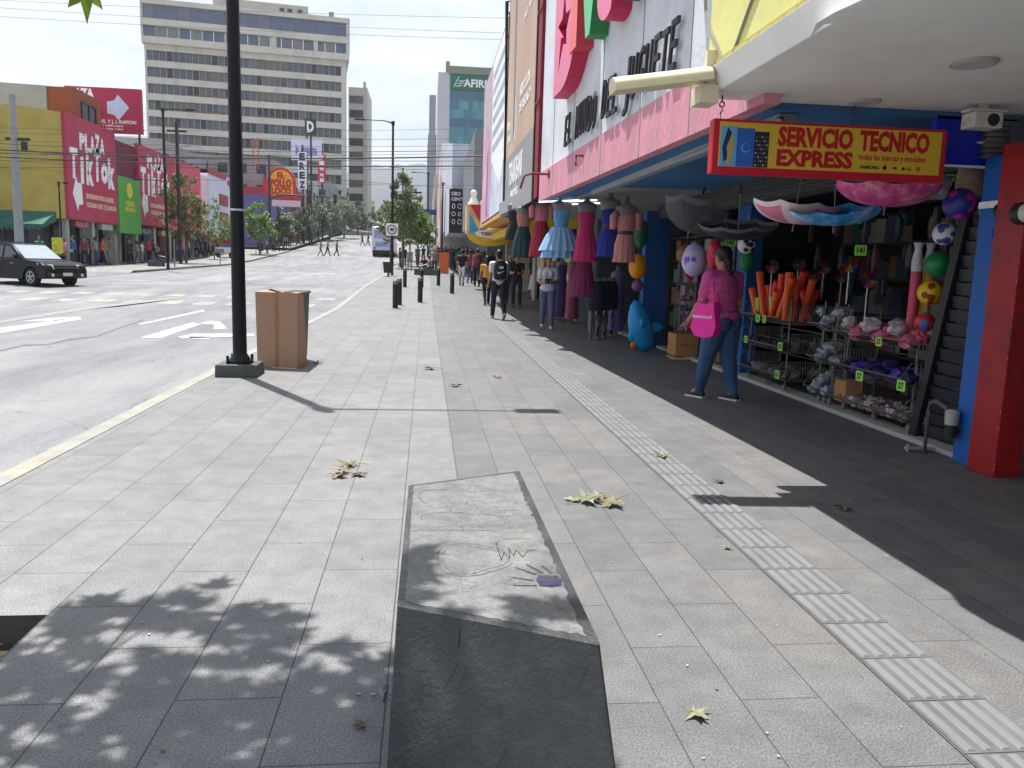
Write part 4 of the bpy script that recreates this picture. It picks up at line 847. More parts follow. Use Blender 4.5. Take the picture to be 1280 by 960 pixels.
floor_form(714,404,'mannequin in long dusty pink sequin gown','gown',M('sequin_pink', rgb(150,70,90),.4,.35,60,.3),1.6)
floor_form(700,402,'mannequin in long dark purple gown behind the woman in white','gown',cloth('purple', rgb(70,44,110)),1.6)
floor_form(690,400,'mannequin in dark violet gown, furthest of the gowned ones','gown',cloth('violet', rgb(90,60,140)),1.5)
# cash/dark dress shop body
ds = thing('dress_shop', 'dark dress shop front beyond the blue pillar under the pink fascia', 'shop', (4.4,17,0))
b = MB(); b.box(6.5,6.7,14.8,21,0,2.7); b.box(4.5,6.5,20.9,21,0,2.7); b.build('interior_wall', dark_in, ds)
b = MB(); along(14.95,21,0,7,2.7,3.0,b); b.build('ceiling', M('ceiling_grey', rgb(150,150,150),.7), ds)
# ---- billboards further along on the right
def wallbox(x,y0,y1,z0,z1,t,b,m=0): return b.box(x,x+t,y0,y1,z0,z1,m)
bb = thing('billboard','tall brown billboard with grey foot panel and white writing beside the toy shop','billboard',(2.05,18,2.65))
b = MB(); b.box(1.99,2.12,15.5,20.9,2.66,10.5); b.build('backing', M('billboard_edge', rgb(40,36,40),.6), bb)
b = MB(); b.box(1.975,1.988,15.52,20.88,4.05,10.5); b.build('poster', M('poster_brown', rgb(188,158,138),.6,.14,.35,stretch=(1,1,.5),dirt=rgb(198,182,156),dscale=.5,damt=.9), bb)
b = MB(); b.box(1.972,1.987,15.52,20.88,2.67,4.04); b.build('foot_panel', M('poster_grey', rgb(146,146,146),.6,.08,.5), bb)
uxr = Vector((0,-1,0)); wt = M('poster_white', rgb(236,236,236),.6)
b = MB(); b.text('TEXAS JEANS',(1.97,19.9,3.35),uxr,Z_,.5,.006,width=2.7,bold=.03); b.text('PARA MUJER',(1.97,19.4,3.02),uxr,Z_,.16,.006,width=1.5,bold=.02)
b.text('ARTICULOS',(1.972,18.0,5.05),uxr,Z_,.22,.006,width=1.7,bold=.03); b.text('DE REGALO',(1.972,18.0,4.72),uxr,Z_,.18,.006,width=1.9,bold=.03)
b.text('MODA',(1.972,20.6,4.7),uxr,Z_,.18,.006,width=.7,bold=.02); b.text('JUVENIL',(1.972,20.6,4.4),uxr,Z_,.15,.006,width=.8,bold=.02)
b.text('AG',(1.972,17.6,6.9),uxr,Z_,.5,.006,width=.6); b.text('moda',(1.972,17.6,6.5),uxr,Z_,.2,.006,width=.6); b.text('jeans',(1.972,16.8,6.5),uxr,Z_,.2,.006,width=.7)
b.text('Dama',(1.972,17.9,7.9),uxr,Z_,.35,.006,width=1.3); b.text('Novia',(1.972,17.0,8.7),uxr,Z_,.35,.006,width=1.0); b.text('Fiesta',(1.972,17.0,8.2),uxr,Z_,.35,.006,width=1.1)
b.tube([(1.968,16.5+.3*math.cos(R(a)),7.1+.3*math.sin(R(a))) for a in range(0,361,24)],.02,4)
b.build('lettering', wt, bb)
b = MB(); b.prism([(0,0),(.25,.3),(.2,2),(.3,3.4),(.05,4.4),(-.15,3.4),(-.1,2)],(1.971,19.3,4.3),uxr,Z_,(.002,0,0)); b.build('dress_picture', M('poster_slate', rgb(120,126,140),.6,.2,2), bb)
b = MB(); b.prism([(0,0),(.1,0),(.12,1.0),(.02,.9)],(1.969,18.9,4.3),uxr,Z_,(.002,0,0)); b.prism([(0,0),(.1,0),(.06,1.3),(.0,1.2)],(1.969,18.6,4.2),uxr,Z_,(.002,0,0)); b.prism([(0,0),(.25,0),(.2,.5),(.05,.6)],(1.969,19.3,7.6),uxr,Z_,(.002,0,0)); b.build('figure_picture', wt, bb)
b = MB(); b.box(2.0,2.3,14.95,15.4,2.7,7.9); b.box(1.98,2.0,14.95,15.4,4.4,4.45); b.box(1.98,2.0,14.95,15.4,6.0,6.05)
tag(b.build('sign_return', M('maroon_panel', rgb(130,26,44),.6), base=(2.1,15.2,2.7)),'narrow dark red panel between brown billboard and white sign wall','panel')
bb2 = thing('billboard','large pale billboard with photographs of people, beyond the brown one','billboard',(2.0,25,2.75))
b = MB(); b.box(1.97,2.1,20.95,29.5,2.85,7.6); b.build('backing', M('billboard_edge'), bb2)
b = MB(); x = 1.962
def pan(y0,y1,z0,z1,m): b.add([(x,y0,z0),(x,y1,z0),(x,y1,z1),(x,y0,z1)],[(0,3,2,1)],m)
pan(21,29.4,2.9,7.55,0)
x = 1.955; b.add([(x,21.3,4.2),(x,22.4,3.6),(x,25.5,4.6),(x,25.5,7.5),(x,21.3,7.5)],[(0,1,2,3,4)],1)
b.add([(x,26,2.9),(x,29.3,2.9),(x,29.3,5.5),(x,27.5,6.0),(x,26.3,5.0)],[(0,1,2,3,4)],2); x = 1.958; b.add([(x,21.2,2.9),(x,25.8,2.9),(x,25.2,4.4),(x,23,4.0),(x,21.2,4.1)],[(0,1,2,3,4)],3); x = 1.955
for k in range(6): b.add([(x-.004,21.6,6.9-k*.42),(x-.004,25.2,6.9-k*.42),(x-.004,25.2,7.1-k*.42),(x-.004,21.6,7.1-k*.42)],[(0,1,2,3)],4)
b.add([(x-.004,26.6,3.0),(x-.004,27.4,3.0),(x-.004,27.3,5.0),(x-.004,26.8,5.2)],[(0,1,2,3)],5)
b.build('poster', [M('poster_mauve', rgb(190,172,178),.6,.15,.6), wt, M('poster_blush', rgb(214,160,180),.6,.3,1), M('poster_ice', rgb(200,204,220),.6,.25,1.5), M('poster_text', rgb(170,175,185),.6,.3,4), M('poster_lilac', rgb(120,120,180),.6,.3,2)], bb2)
b = MB(); b.tube([(1.97,20.93,2.8),(1.9,20.93,7.9),(2.2,20.93,8.0)],.05,6)
for k in range(9): b.box(1.95,2.25,20.9,20.94,3.2+k*.55,3.26+k*.55)
b.build('frame', black_steel, bb2)
b = MB(); b.hexa([(1.95,21,2.72),(3.2,21,2.72),(3.2,29.5,2.75),(1.95,29.5,2.75)],[(1.95,21,2.84),(3.2,21,2.84),(3.2,29.5,2.84),(1.95,29.5,2.84)]); b.build('canopy', M('canopy_amber', rgb(206,150,80),.7,.1), bb2)
# row of shops Y 21..200 on the right
def shopfront(y0,y1,xw,zt,mw,awn,label,dark=True,xfront=4.0,name='shop_building'):
    g = gz((y0+y1)/2); o = thing(name, label, 'building', (xfront,(y0+y1)/2,g))
    b = MB(); b.box(xw,9.5,y0,y1,g+2.9,g+zt); b.build('upper_wall', mw, o)
    b = MB(); b.box(xfront+.6,9.5,y0,y1,g-.5,g+2.9); 
    b.build('recess', dark_in, o)
    nn = max(1,int((y1-y0)/4))
    for k in range(nn+1): yy = y0+(y1-y0-.3)*k/nn; MB().box(xfront,xfront+.5,yy,yy+.3,g-.5,g+2.9).build('pillar', mw, o)
    if awn:
        b = MB(); b.hexa([(xfront-1.6,y0+.1,g+2.3),(xfront,y0+.1,g+2.45),(xfront,y1-.1,g+2.45),(xfront-1.6,y1-.1,g+2.3)],[(xfront-1.6,y0+.1,g+2.55),(xfront,y0+.1,g+2.9),(xfront,y1-.1,g+2.9),(xfront-1.6,y1-.1,g+2.55)]); b.build('awning', awn, o)
    return o
yel = M('store_yellow', rgb(214,180,50),.6,.1,1,dirt=rgb(200,120,40),dscale=1)
o = shopfront(21.2,30,2.25,7.2,M('wall_grey', rgb(160,160,160),.8,.08), yel,'shop with yellow awning under the pale billboard')
for k in range(3):
    MB().box(3.95,3.99,22+k*2.6,23.6+k*2.6,.9,2.3).build('display_window', M('window_shop', rgb(170,170,90),.3,.5,3), o)
o2 = shopfront(30.1,41,2.6,4.2,M('wall_buff', rgb(180,170,150),.8,.1), yel,'low shop with oval yellow sign beyond the billboards')
v = PY(612,302,30.0); os_ = thing('oval_sign','yellow scalloped sign with white oval lettering panel','sign',v)
b = MB(); b.prism(bowl((0,0),.85,.42,180,360,16),(v.x,29.9,v.z+.25),X_,Z_,(0,.12,0)); b.build('scallop', yel, os_)
b = MB(); b.prism(bowl((0,0),.6,.16,0,345,20),(v.x+.05,29.87,v.z+.28),X_,Z_,(0,.03,0)); b.build('oval', wt, os_)
b = MB(); b.text('TIENDA',(v.x+.05,29.86,v.z+.22),X_,Z_,.11,.01,width=.8,bold=.03,align='C'); b.build('lettering', M('letter_red'), os_)
# coloured box sign
v0, v1 = PY(583,291,36), PY(601,256,36); os_ = thing('box_sign','red and blue diagonal painted box sign on the shop corner','sign',(v0.x,36,v0.z))
b = MB(); W_ = v1.x-v0.x; Hh = v1.z-v0.z
b.box(v0.x,v1.x,36,37.2,v0.z,v1.z); b.build('box', M('sign_cream', rgb(220,180,140),.6), os_)
b = MB(); b.prism([(W_*.2,Hh),(W_,Hh),(W_,Hh*.35)],(v0.x,35.98,v0.z),X_,Z_,(0,.01,0),0); b.prism([(W_*.2,Hh*.0),(W_*1.0,0),(W_*.2,Hh*.72)],(v0.x,35.98,v0.z),X_,Z_,(0,.01,0),1); b.prism([(W_*.1,Hh*.98),(W_*.2,Hh*.85),(W_,Hh*.25),(W_,Hh*.1)],(v0.x,35.975,v0.z),X_,Z_,(0,.01,0),2)
b.build('painted_shape', [M('sign_crimson', rgb(176,30,60),.6), M('sign_cyan', rgb(30,150,200),.6), M('sign_pale_yellow', rgb(230,200,120),.6)], os_)
v = PY(592,250,36.5); tag(MB().lathe([(.2,0),(.24,.1),(.16,.2),(.10,.4),(.13,.5),(.11,.62),(.03,.7)],(v.x,36.6,v1.z),14,wob=lambda t,z:.2*math.sin(3*t+z*4)).build('roof_statue', wt, base=(v.x,36.6,v1.z), smooth='all'),'white rounded figure standing on top of the red and blue box sign','statue')
shopfront(41.1,54,2.3,7.4,M('wall_slate', rgb(116,120,126),.8,.1), None,'plain grey block with sloping top beyond the low shop')
o = shopfront(54.1,72,1.6,8.4,M('wall_pale', rgb(190,194,206),.8,.06), None,'pale building carrying the dark jewellery sign')
# oro centro sign
v0, v1 = PY(561,291,53.8), PY(585.5,237,53.8); os_ = thing('jewellery_sign','dark brown upright sign reading ORO CENTRO with rows of white jewels','sign',(v0.x,53.8,v0.z))
W_ = v1.x-v0.x; Hh = v1.z-v0.z
MB().box(v0.x,v1.x,53.7,54.0,v0.z,v1.z).build('panel', M('sign_brown', rgb(44,28,32),.5), os_)
b = MB(); b.text('ORO',(v0.x+.12,53.69,v1.z-.42),X_,Z_,.24,.01,width=.62,bold=.03); b.text('CENTRO',(v0.x+.12,53.69,v1.z-.74),X_,Z_,.2,.01,width=1.1,bold=.03); b.prism([(0,0),(.08,-.14),(.3,.2),(.09,.02)],(v0.x+.85,53.685,v1.z-.3),X_,Z_,(0,.01,0))
b.build('lettering', wt, os_)
b = MB()
for r_ in range(3):
    for c_ in range(3):
        x,z = v0.x+.28+c_*.4, v1.z-1.1-r_*.5; pts = [(x+(.12 if (r_+c_)%2 else .09)*math.cos(R(a)),53.68,z+(.12 if r_%2 else .15)*math.sin(R(a))) for a in range(0,331 if c_%2 else 361,30)]
        b.tube(pts,.025,5)
b.build('jewel_picture', wt, os_)
# dark sign and white block behind, pink-white side
v0, v1 = PY(562.5,229,66), PY(580,201,66)
os_ = thing('roof_sign','dark grey square sign above the jewellery sign','sign',(v0.x,66,v0.z)); MB().box(v0.x,v1.x,65.8,66.2,v0.z,v1.z).build('panel', M('sign_charcoal', rgb(66,64,70),.5), os_)
b = MB(); b.text('JOYERIA',((v0.x+v1.x)/2,65.79,v0.z+.85),X_,Z_,.22,.01,width=.85,align='C',bold=.02); b.build('lettering', wt, os_)
MB().box(v0.x+.2,v0.x+.35,65.9,66.1,gz(66)+8.4,v0.z).build('post', black_steel, os_)
o = thing('white_block','white windowless block with pinkish street side, rising behind the dark roof sign','building',(2.5,85,gz(85)))
v0, v1 = PY(551,300,84), PY(580,180,84); b = MB(); b.box(v0.x,v1.x+6,84,100,gz(84)-1,v1.z); b.build('wall', M('wall_white2', rgb(214,214,216),.8,.06,.4), o)
b = MB(); b.box(v0.x-.1,v0.x-.01,84,99.8,gz(92)+1,v1.z-.5); b.build('pink_facing', M('wall_rosy', rgb(216,180,186),.8,.15,.5), o)
b = MB(); b.box(v0.x-.12,v0.x-.1,86,88,gz(92)+4,v1.z-3); b.build('red_strip', M('maroon_panel'), o)
o = shopfront(72.1,83.8,1.5,6.5,M('wall_white3', rgb(220,220,222),.8,.05), None,'white two storey shop row beside the crowd')
shopfront(100.2,140,1.6,8.5,M('wall_tan', rgb(176,160,140),.8,.1,.5), M('awn_red', rgb(150,40,50),.7),'tan row with red awnings far along the right side')
shopfront(140.2,200,1.2,9,M('wall_mixed', rgb(170,165,160),.8,.2,.3), None,'far grey row at the end of the right side')
v0, v1 = PY(526,277,118), PY(546,262,118); os_ = thing('street_banner','small dark blue banner sign hung over the far pavement','sign',(v0.x,118,v0.z)); MB().box(v0.x,v1.x,118,118.2,v0.z+1,v1.z).build('panel', M('banner_navy', rgb(50,54,130),.6), os_)
for xx in (v0.x+.05,v1.x-.15): MB().box(xx,xx+.12,118,118.2,gz(118),v0.z+1).build('post', black_steel, os_)
# ---- glass bank tower
af = thing('glass_office_tower','office tower with teal glass front and green sign reading AFIRME','building',(8,172,gz(172)))
Y0 = 170; xl = 1.9; xg = 4.3; xr = 22; zt = 40
MB().box(xl,xr,Y0+.3,Y0+28,gz(172)-2,39.6).build('core', M('tower_concrete', rgb(176,178,186),.8,.04,.1), af)
MB().box(xl,xg,Y0,Y0+.3,gz(172),39.6).build('side_pier', M('tower_pier', rgb(190,192,202),.8,.04,.1), af)
MB().box(xg-.5,xr,Y0-.2,Y0+2,39.4,40.9).build('parapet', M('tower_olive', rgb(130,136,120),.8,.08,.3), af)
b = MB(); random.seed(2)
nf = 16; fh = (36.0-8)/nf*1.0
for i in range(nf):
    z0 = 8+i*fh
    for k in range(18):
        x0 = xg+k*.95; b.box(x0,x0+.95,Y0-.02,Y0+.25,z0,z0+fh,random.choice([0,0,1,1,2]) if i%3 else 3)
b.build('curtain_wall', [M('glass_teal1', rgb(60,128,148),.12,.06,.2,spec=.8), M('glass_teal2', rgb(74,146,162),.12,.06,.2,spec=.8), M('glass_teal3', rgb(48,108,132),.12,.06,.2,spec=.8), M('glass_teal4', rgb(40,92,118),.15,.06,.2,spec=.8)], af)
b = MB()
for i in range(nf+1): b.box(xg,xr,Y0-.08,Y0-.02,8+i*fh-.06,8+i*fh+.06)
for k in range(19): b.box(xg+k*.95-.04,xg+k*.95+.04,Y0-.07,Y0-.02,8,36)
b.build('mullion', M('mullion_teal', rgb(90,140,150),.5), af)
s_ = MB().box(xg,xr,Y0-.15,Y0+.2,36.2,39.3).build('sign_band', M('sign_green', rgb(20,104,84),.5), af)
b = MB(); b.text('AFIRME',(xg+2.7,Y0-.16,37.0),X_,Z_,1.45,.05,bold=.03,sq=1.0)
for k in range(3): b.prism([(0,0),(.9,0),(1.5,.3),(1.2,.32),(.7,.12),(.25,.15)],(xg+.9+k*.35,Y0-.17,36.95+k*.5),X_,Vector((.35,0,1)),(0,.05,0))
b.prism([(0,0),(.15,0),(1.2,2.0),(1.0,1.9)],(xg+.7,Y0-.17,36.95),X_,Z_,(0,.05,0)); b.build('lettering', wt, s_)
MB().box(xl+1.5,xl+2.3,Y0+1,Y0+2,39.6,42).build('antenna_box', M('tower_olive'), af)
b = MB(); b.box(.2,1.8,205,225,gz(205)-1,42); tag(b.build('slab_tower', M('slab_grey', rgb(150,156,168),.8,.1,.2), base=(1,205,gz(205))),'narrow grey slab building directly left of the glass office tower','building')
v0,v1 = PY(533,270,380), PY(543,168,380); o = thing('blue_tower','distant slim blue tower with a red top','building',(v0.x,380,gz(380)))
MB().box(v0.x,v1.x+4,380,392,gz(380)-2,v1.z-8).build('shaft', M('tower_blue', rgb(110,150,190),.5,.1,.1), o); MB().box(v0.x+.3,v1.x+4,379.5,392,v1.z-8,v1.z).build('top_sign', M('tower_red', rgb(130,60,60),.6), o)
b = MB()
for k in range(24): b.box(v0.x,v1.x+4,379.9,379.99,gz(380)+2+k*1.3,gz(380)+2.7+k*1.3)
b.build('window_band', M('tower_bluedark', rgb(70,104,150),.4), o)
# ================================================================== LEFT SIDE
XL = -22.0
mag = M('panel_magenta', rgb(176,42,76), .6, .12,.4, dirt=rgb(170,84,100),dscale=.6,damt=.5); mag2 = M('panel_magenta_faded', rgb(204,76,100), .6, .08,.4)
ywall = M('wall_yellow', rgb(182,164,86), .85,.06,.8,.1,dirt=rgb(150,130,60),dscale=.7,damt=.5)
G0 = gz(58)
pz = thing('corner_building','yellow corner building with PLAZA TikTok panel and brown roof block','building',(XL,52,.5))
b = MB(); b.prism([(XL,52.6),(-23.6,51.0),(-25.5,50.2),(-46,49.5),(-46,70),(-22.4,61),(-22.1,61),(-22.1,60.6)],(0,0,3.45),X_,Y_,(0,0,5.75+.55)); b.build('upper_wall', ywall, pz)
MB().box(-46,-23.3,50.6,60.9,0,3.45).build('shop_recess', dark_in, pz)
b = MB(); b.prism([(-46,51.7),(-23.62,54.6),(-23.62,62),(-46,62)],(0,0,9.26),X_,Y_,(0,0,2.35)); b.build('parapet_block', M('wall_pale_grey', rgb(160,162,168),.85,.06,.8,dirt=rgb(150,148,146),dscale=.5), pz)
b = MB(); b.box(-23.6,-22.03,54.7,58.9,9.1,11.6); rb_ = b.build('roof_block', M('wall_rust', rgb(144,78,54),.85,.08,1), pz)
b = MB(); b.obox((-22.1,56.8,10.3),(.2,2.2,1.2)); b.build('window', M('glass_dark', rgb(40,46,54),.2,.1), rb_)
b = MB(); 
for z in (9.72,10.9): b.obox((-22.0,56.8,z),(.1,2.3,.07))
for y in (55.7,56.8,57.9): b.obox((-22.0,y,10.3),(.1,.07,1.2))
b.build('window_frame', black_steel, rb_)
for k,(x) in enumerate((-46,-41.5,-37,-33,-29.2,-25.2)): MB().box(x,x+.5,50.3,50.7,.3,3.45).build('column', M('column_grey', rgb(170,168,164),.8,.1,3), pz)
for k,x in enumerate((-40.5,-36.3,-32.4,-28.6,-25.0)):
    b = MB(); b.hexa([(x,48.6,2.75),(x+3.4,48.6,2.75),(x+3.4,50.4,3.2),(x,50.4,3.2)],[(x,48.6,2.95),(x+3.4,48.6,2.95),(x+3.4,50.4,3.75),(x,50.4,3.75)])
    for j in range(12): b.box(x+j*.283,x+j*.283+.2,48.58,48.6,2.62,2.8)
    b.build('awning', M('awning_green', rgb(40,92,78),.8,.1), pz)
def plaza(name,y0,y1,z0,z1,label,faded=False,tail='ENTRADAS POR ALLENDE,'):
    o = thing('plaza_panel',label,'advertising panel',(XL,(y0+y1)/2,z0))
    MB().box(XL-.02,XL+.22,y0,y1,z0,z1).build('panel', mag, o)
    uy = Vector((0,1,0)); x = XL+.225; s = min(1,(y1-y0)/8.0); b = MB(); yc = y0+4.0
    random.seed(4)
    def word(st, yc, zc, w_, h, jit):
        n=len(st)
        for i,ch in enumerate(st):
            b.text(ch,(x, yc-w_/2+w_*(i+.5)/n, zc+random.uniform(-jit,jit)), uy, Vector((0,.06,1)), h*random.uniform(.9,1.15), .02, width=(w_/n*.94 if ch not in 'iI' else w_/n*.4), bold=.05, align='C')
    word('PLAZA', yc-.1, z0+4.5, 4.0, 1.0, .08); word('TikTok', yc-.1, z0+2.6, 7.2, 1.75, .28)
    b.build('lettering', wt, o)
    b = MB(); yy = y0+1.2 if y1-y0<10 else y0+1.0
    b.prism([(0,1.05),(.55,2.1),(.75,1.75),(1.35,1.75),(1.4,.45),(.8,.4),(.65,0)],(x+.003,yy-.6,z0+.55),uy,Z_,(.02,0,0)); b.build('arrow', wt, o)
    b = MB(); b.text(tail,(x+.003,yy+1.4,z0+1.45),uy,Z_,.3,.02,width=4.6,bold=.03); b.text('COLEGIO CIVIL Y J.I. RAMON',(x+.003,yy+1.4,z0+.9),uy,Z_,.3,.02,width=4.9,bold=.03)
    b.build('lettering', M('letter_cream', rgb(226,200,170),.6), o)
    return o
plaza('p',52.6,60.5,3.45,9.82,'magenta PLAZA TikTok panel nearest the corner with a white left arrow')
o = plaza('p',65.0,82.0,3.7,9.7,'second magenta PLAZA TikTok panel behind the street tree')
MB().box(XL+.22,XL+.225,74,82,3.7,9.7).build('faded_half', mag2, o)
b = MB(); b.box(-40,XL-.03,60.9,86,.3,9.4); b.box(-40,-22.3,86,97.5,.3,10.0); 
o = thing('shop_row','long shop block behind the magenta panels with open shop fronts below','building',(-23,70,.7))
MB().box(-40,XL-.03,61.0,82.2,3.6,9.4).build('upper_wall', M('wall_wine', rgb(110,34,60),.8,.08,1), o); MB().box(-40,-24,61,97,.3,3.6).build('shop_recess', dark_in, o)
for y in (52.8,56.7,60.6,64.8,69,73,77,81,86,91,96): MB().box(-22.5,-22.1,y,y+.45,.3,3.6).build('column', M('column_grey'), o)
random.seed(21)
for k,(y0,y1,c_) in enumerate(((53.4,56.4,rgb(60,70,90)),(57.3,60.3,rgb(150,160,140)),(61.2,64.6,rgb(170,180,160)),(65.4,68.8,rgb(90,80,84)),(69.6,72.8,rgb(80,84,110)),(73.6,76.8,rgb(120,60,60)),(77.6,80.8,rgb(70,70,80)),(82,85.5,rgb(90,90,96)),(87,90.5,rgb(60,60,70)))):
    MB().box(-23.2,-23.1,y0,y1,.8,3.1).build('shop_window', M('shopwin_%d'%k, c_,.4,.5,1.4,dirt=rgb(40,40,44),dscale=1.1,damt=.9), o)
tag(MB().box(XL-.02,XL+.3,60.55,64.95,2.9,6.9).build('shop_banner', M('panel_green', rgb(84,160,70),.6,.08,.5), base=(XL,62.7,2.9)),'bright green shop panel with yellow emblem between the two magenta panels','advertising panel')
gp = thing('green_emblem','yellow round emblem and lettering on the green panel','emblem',(XL+.3,62.7,5.6))
b = MB(); b.lathe([(.55,0),(.55,.03)],(XL+.3,62.7,6.0),20,fr=Matrix.Rotation(R(90),4,'Y')); b.text('VERDE',(XL+.31,62.7,4.9),Y_,Z_,.35,.02,width=1.8,align='C',bold=.03); b.text('ESENCIAL',(XL+.31,62.7,4.5),Y_,Z_,.3,.02,width=2.2,align='C',bold=.03); b.build('lettering', M('emblem_yellow', rgb(210,200,60),.6), gp)
random.seed(12)
for k,(y,c_) in enumerate(((54,rgb(150,60,60)),(58,rgb(170,170,160)),(66,rgb(60,80,120)),(70.5,rgb(170,140,70)),(75,rgb(140,60,80)),(79,rgb(120,130,130)),(88,rgb(150,120,60)))):
    tag(MB().box(-22.3,-21.95,y,y+1.9,3.0,3.42).build('shop_sign', M('shopsign_%d'%k, c_,.6,.25,2,dirt=rgb(190,190,186),dscale=3,damt=.7), base=(-22.1,y+1,3.0)),['dull red','pale grey','slate blue','mustard','wine red','grey green','brown'][k]+' small shop sign hung under the left facades','sign','small signs over the left shop fronts')
# roof billboard
rb = thing('roof_billboard','magenta roof billboard with white right arrow above the corner building','billboard',(-23,62,9.4))
MB().box(-25.6,-20.4,62,62.3,9.95,13.05).build('panel', mag, rb)
b = MB(); b.prism([(0,.45),(0,1.25),(.5,1.35),(.75,1.75),(1.5,.9),(.75,0),(.45,.35)],(-22.75,61.98,10.85),X_,Z_,(0,.02,0)); b.build('arrow', M('arrow_ice', rgb(200,214,236),.6), rb)
b = MB(); b.text('PLAZA',(-25.5,61.99,12.3),X_,Z_,.6,.02,width=1.9,bold=.05); b.text('TikTok',(-25.5,61.99,11.2),X_,Z_,.95,.02,width=2.3,bold=.06); b.text('COLEGIO CIVIL Y J. I. RAMON',(-25.1,61.99,10.62),X_,Z_,.24,.02,width=4.3,bold=.03); b.text('SABORES Y MERCADO',(-24.2,61.99,10.38),X_,Z_,.13,.02,width=2.5,bold=.03); b.text('LA GRAN TERMINAL Y MAS',(-24.2,61.99,10.15),X_,Z_,.13,.02,width=2.5,bold=.03); b.build('lettering', wt, rb)
b = MB()
for x in (-26,-23.5,-20.8): b.box(x,x+.12,62.3,62.42,9.2,12.8)
b.box(-26.5,-20.4,62.32,62.4,10.2,10.3); b.build('frame', black_steel, rb)
# pale building with red details further along
o = thing('white_shop_building','white building with red roof edge and red windows behind the young trees','building',(-22.2,90,1.5))
b = MB(); b.box(-40,-22.15,82.3,86,3.6,9.3); b.build('pink_wall', M('wall_pinkish', rgb(224,196,204),.8,.05,1), o)
b = MB(); b.box(-40,-22.1,86.05,97.5,3.6,10.1); b.build('upper_wall', M('wall_cool_white', rgb(206,208,224),.8,.04,1), o)
b = MB(); b.box(-26,-21.95,86.05,93,9.75,10.2); b.box(-26,-21.95,94,97.5,9.3,9.75); b.build('roof_edge', M('trim_red', rgb(170,60,60),.7), o)
for z in (6.9,5.0): MB().box(-22.1,-21.95,90.3,93.6,z,z+1.15).build('window', M('window_red', rgb(150,70,60),.4,.3,2), o)
# next block along the left
def simple_block(name,x0,x1,y0,y1,z1,mat,label,wins=None,rows=2,glass=None,base=None):
    g = gz(y0); o = thing(name,label,'building',((x0+x1)/2,y0,g)); MB().box(x0,x1,y0,y1,g-1,z1).build('wall', mat, o)
    if wins:
        for r_ in range(rows):
            for k in range(wins):
                zz = g+3.6+r_*3.0
                if zz+1.5 > z1: continue
                xx = x0+(x1-x0)*(k+.25)/wins; MB().box(xx,xx+(x1-x0)/wins*.5,y0-.06,y0-.005,zz,zz+1.4).build('window', glass or M('glass_dark'), o)
        n = max(2,int((y1-y0)/3.2))
        for r_ in range(rows):
            for k in range(n):
                zz = g+3.6+r_*3.0
                if zz+1.5 > z1: continue
                yy = y0+(y1-y0)*(k+.2)/n; MB().box(x1+.005,x1+.06,yy,yy+(y1-y0)/n*.55,zz,zz+1.4).build('window', glass or M('glass_dark'), o)
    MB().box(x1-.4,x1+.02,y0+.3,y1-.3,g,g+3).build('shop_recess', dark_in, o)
    return o
simple_block('chicken_restaurant',-34,-19.8,106,122,gz(110)+6.2,M('wall_violet', rgb(96,96,150),.8,.08),'violet restaurant block under the round topped yellow sign')
simple_block('shop_building',-34,-19.6,122.2,134,gz(125)+7.5,M('wall_red', rgb(170,50,60),.8,.1),'red fronted block next to the violet restaurant',3,2)
simple_block('shop_building',-40,-19.4,134.2,150,gz(140)+9,M('wall_oldwhite', rgb(190,186,178),.8,.12,.4),'old off white block with balconies behind the far trees',4,3)
simple_block('shop_building',-70,-32,104,124,gz(110)+12.2,M('wall_oldgrey', rgb(160,156,150),.8,.12,.4,dirt=rgb(120,116,110),dscale=.3),'stained grey block rising behind the violet restaurant',10,3)
simple_block('shop_building',-34,-23,124.5,140,gz(125)+12,M('wall_cement', rgb(150,146,140),.8,.12,.4),'cement coloured block in front of the big tower',4,3)
o = thing('lattice_mast','red and white lattice antenna mast on a roof left of the round topped sign','mast',(-26.2,112,14))
b = MB(); x0,y0 = PY(320,205,112).x,112
for dx_ in (-.35,.35): b.cyl((x0+dx_,y0,13),(x0+dx_,y0,17),.07,n=6)
for k in range(8): b.cyl((x0-.35,y0,13+k*.5),(x0+.35,y0,13.5+k*.5),.04,n=5)
b.build('lattice', M('mast_red', rgb(180,90,60),.6), o)
# restaurant sign
v0, v1 = PY(334,247,104), PY(369,210,104); W_ = v1.x-v0.x; Hh = v1.z-v0.z
o = thing('restaurant_sign','large yellow arch topped sign reading EL POLLO LOCO on a dark pole','sign',(v0.x+W_/2,104,gz(104)))
arch = lambda w_,h,o_: [(o_,o_),(w_-o_,o_)]+[(w_/2+(w_/2-o_)*math.cos(R(a)), h*.5+(h*.5-o_)*math.sin(R(a))) for a in range(0,181,12)]
MB().prism(arch(W_,Hh,0),(v0.x,104,v0.z),X_,Z_,(0,.5,0)).build('border', M('sign_darkred', rgb(190,40,36),.5), o)
MB().prism(arch(W_,Hh,.3),(v0.x,103.97,v0.z),X_,Z_,(0,.04,0)).build('panel', M('sign_amber', rgb(240,170,40),.5), o)
b = MB(); xm = v0.x+W_/2
b.text('EL',(xm,103.95,v0.z+Hh*.66),X_,Z_,.7,.03,width=.95,align='C',bold=.05); b.text('POLLO',(xm,103.95,v0.z+Hh*.38),X_,Z_,.85,.03,width=2.6,align='C',bold=.07); b.text('LOCO',(xm,103.95,v0.z+Hh*.13),X_,Z_,.8,.03,width=2.4,align='C',bold=.07); b.build('lettering', M('sign_darkred'), o)
MB().cyl((v0.x+.25,104.3,gz(104)),(v0.x+.25,104.3,v1.z+1.5),.13,n=10).build('pole', black_steel, o)
b = MB(); b.box(v0.x+.6,v0.x+W_+.6,103.9,104.1,v0.z-1.0,v0.z-.25); b.build('lower_panel', M('sign_pinkwhite', rgb(214,190,200),.5), o)
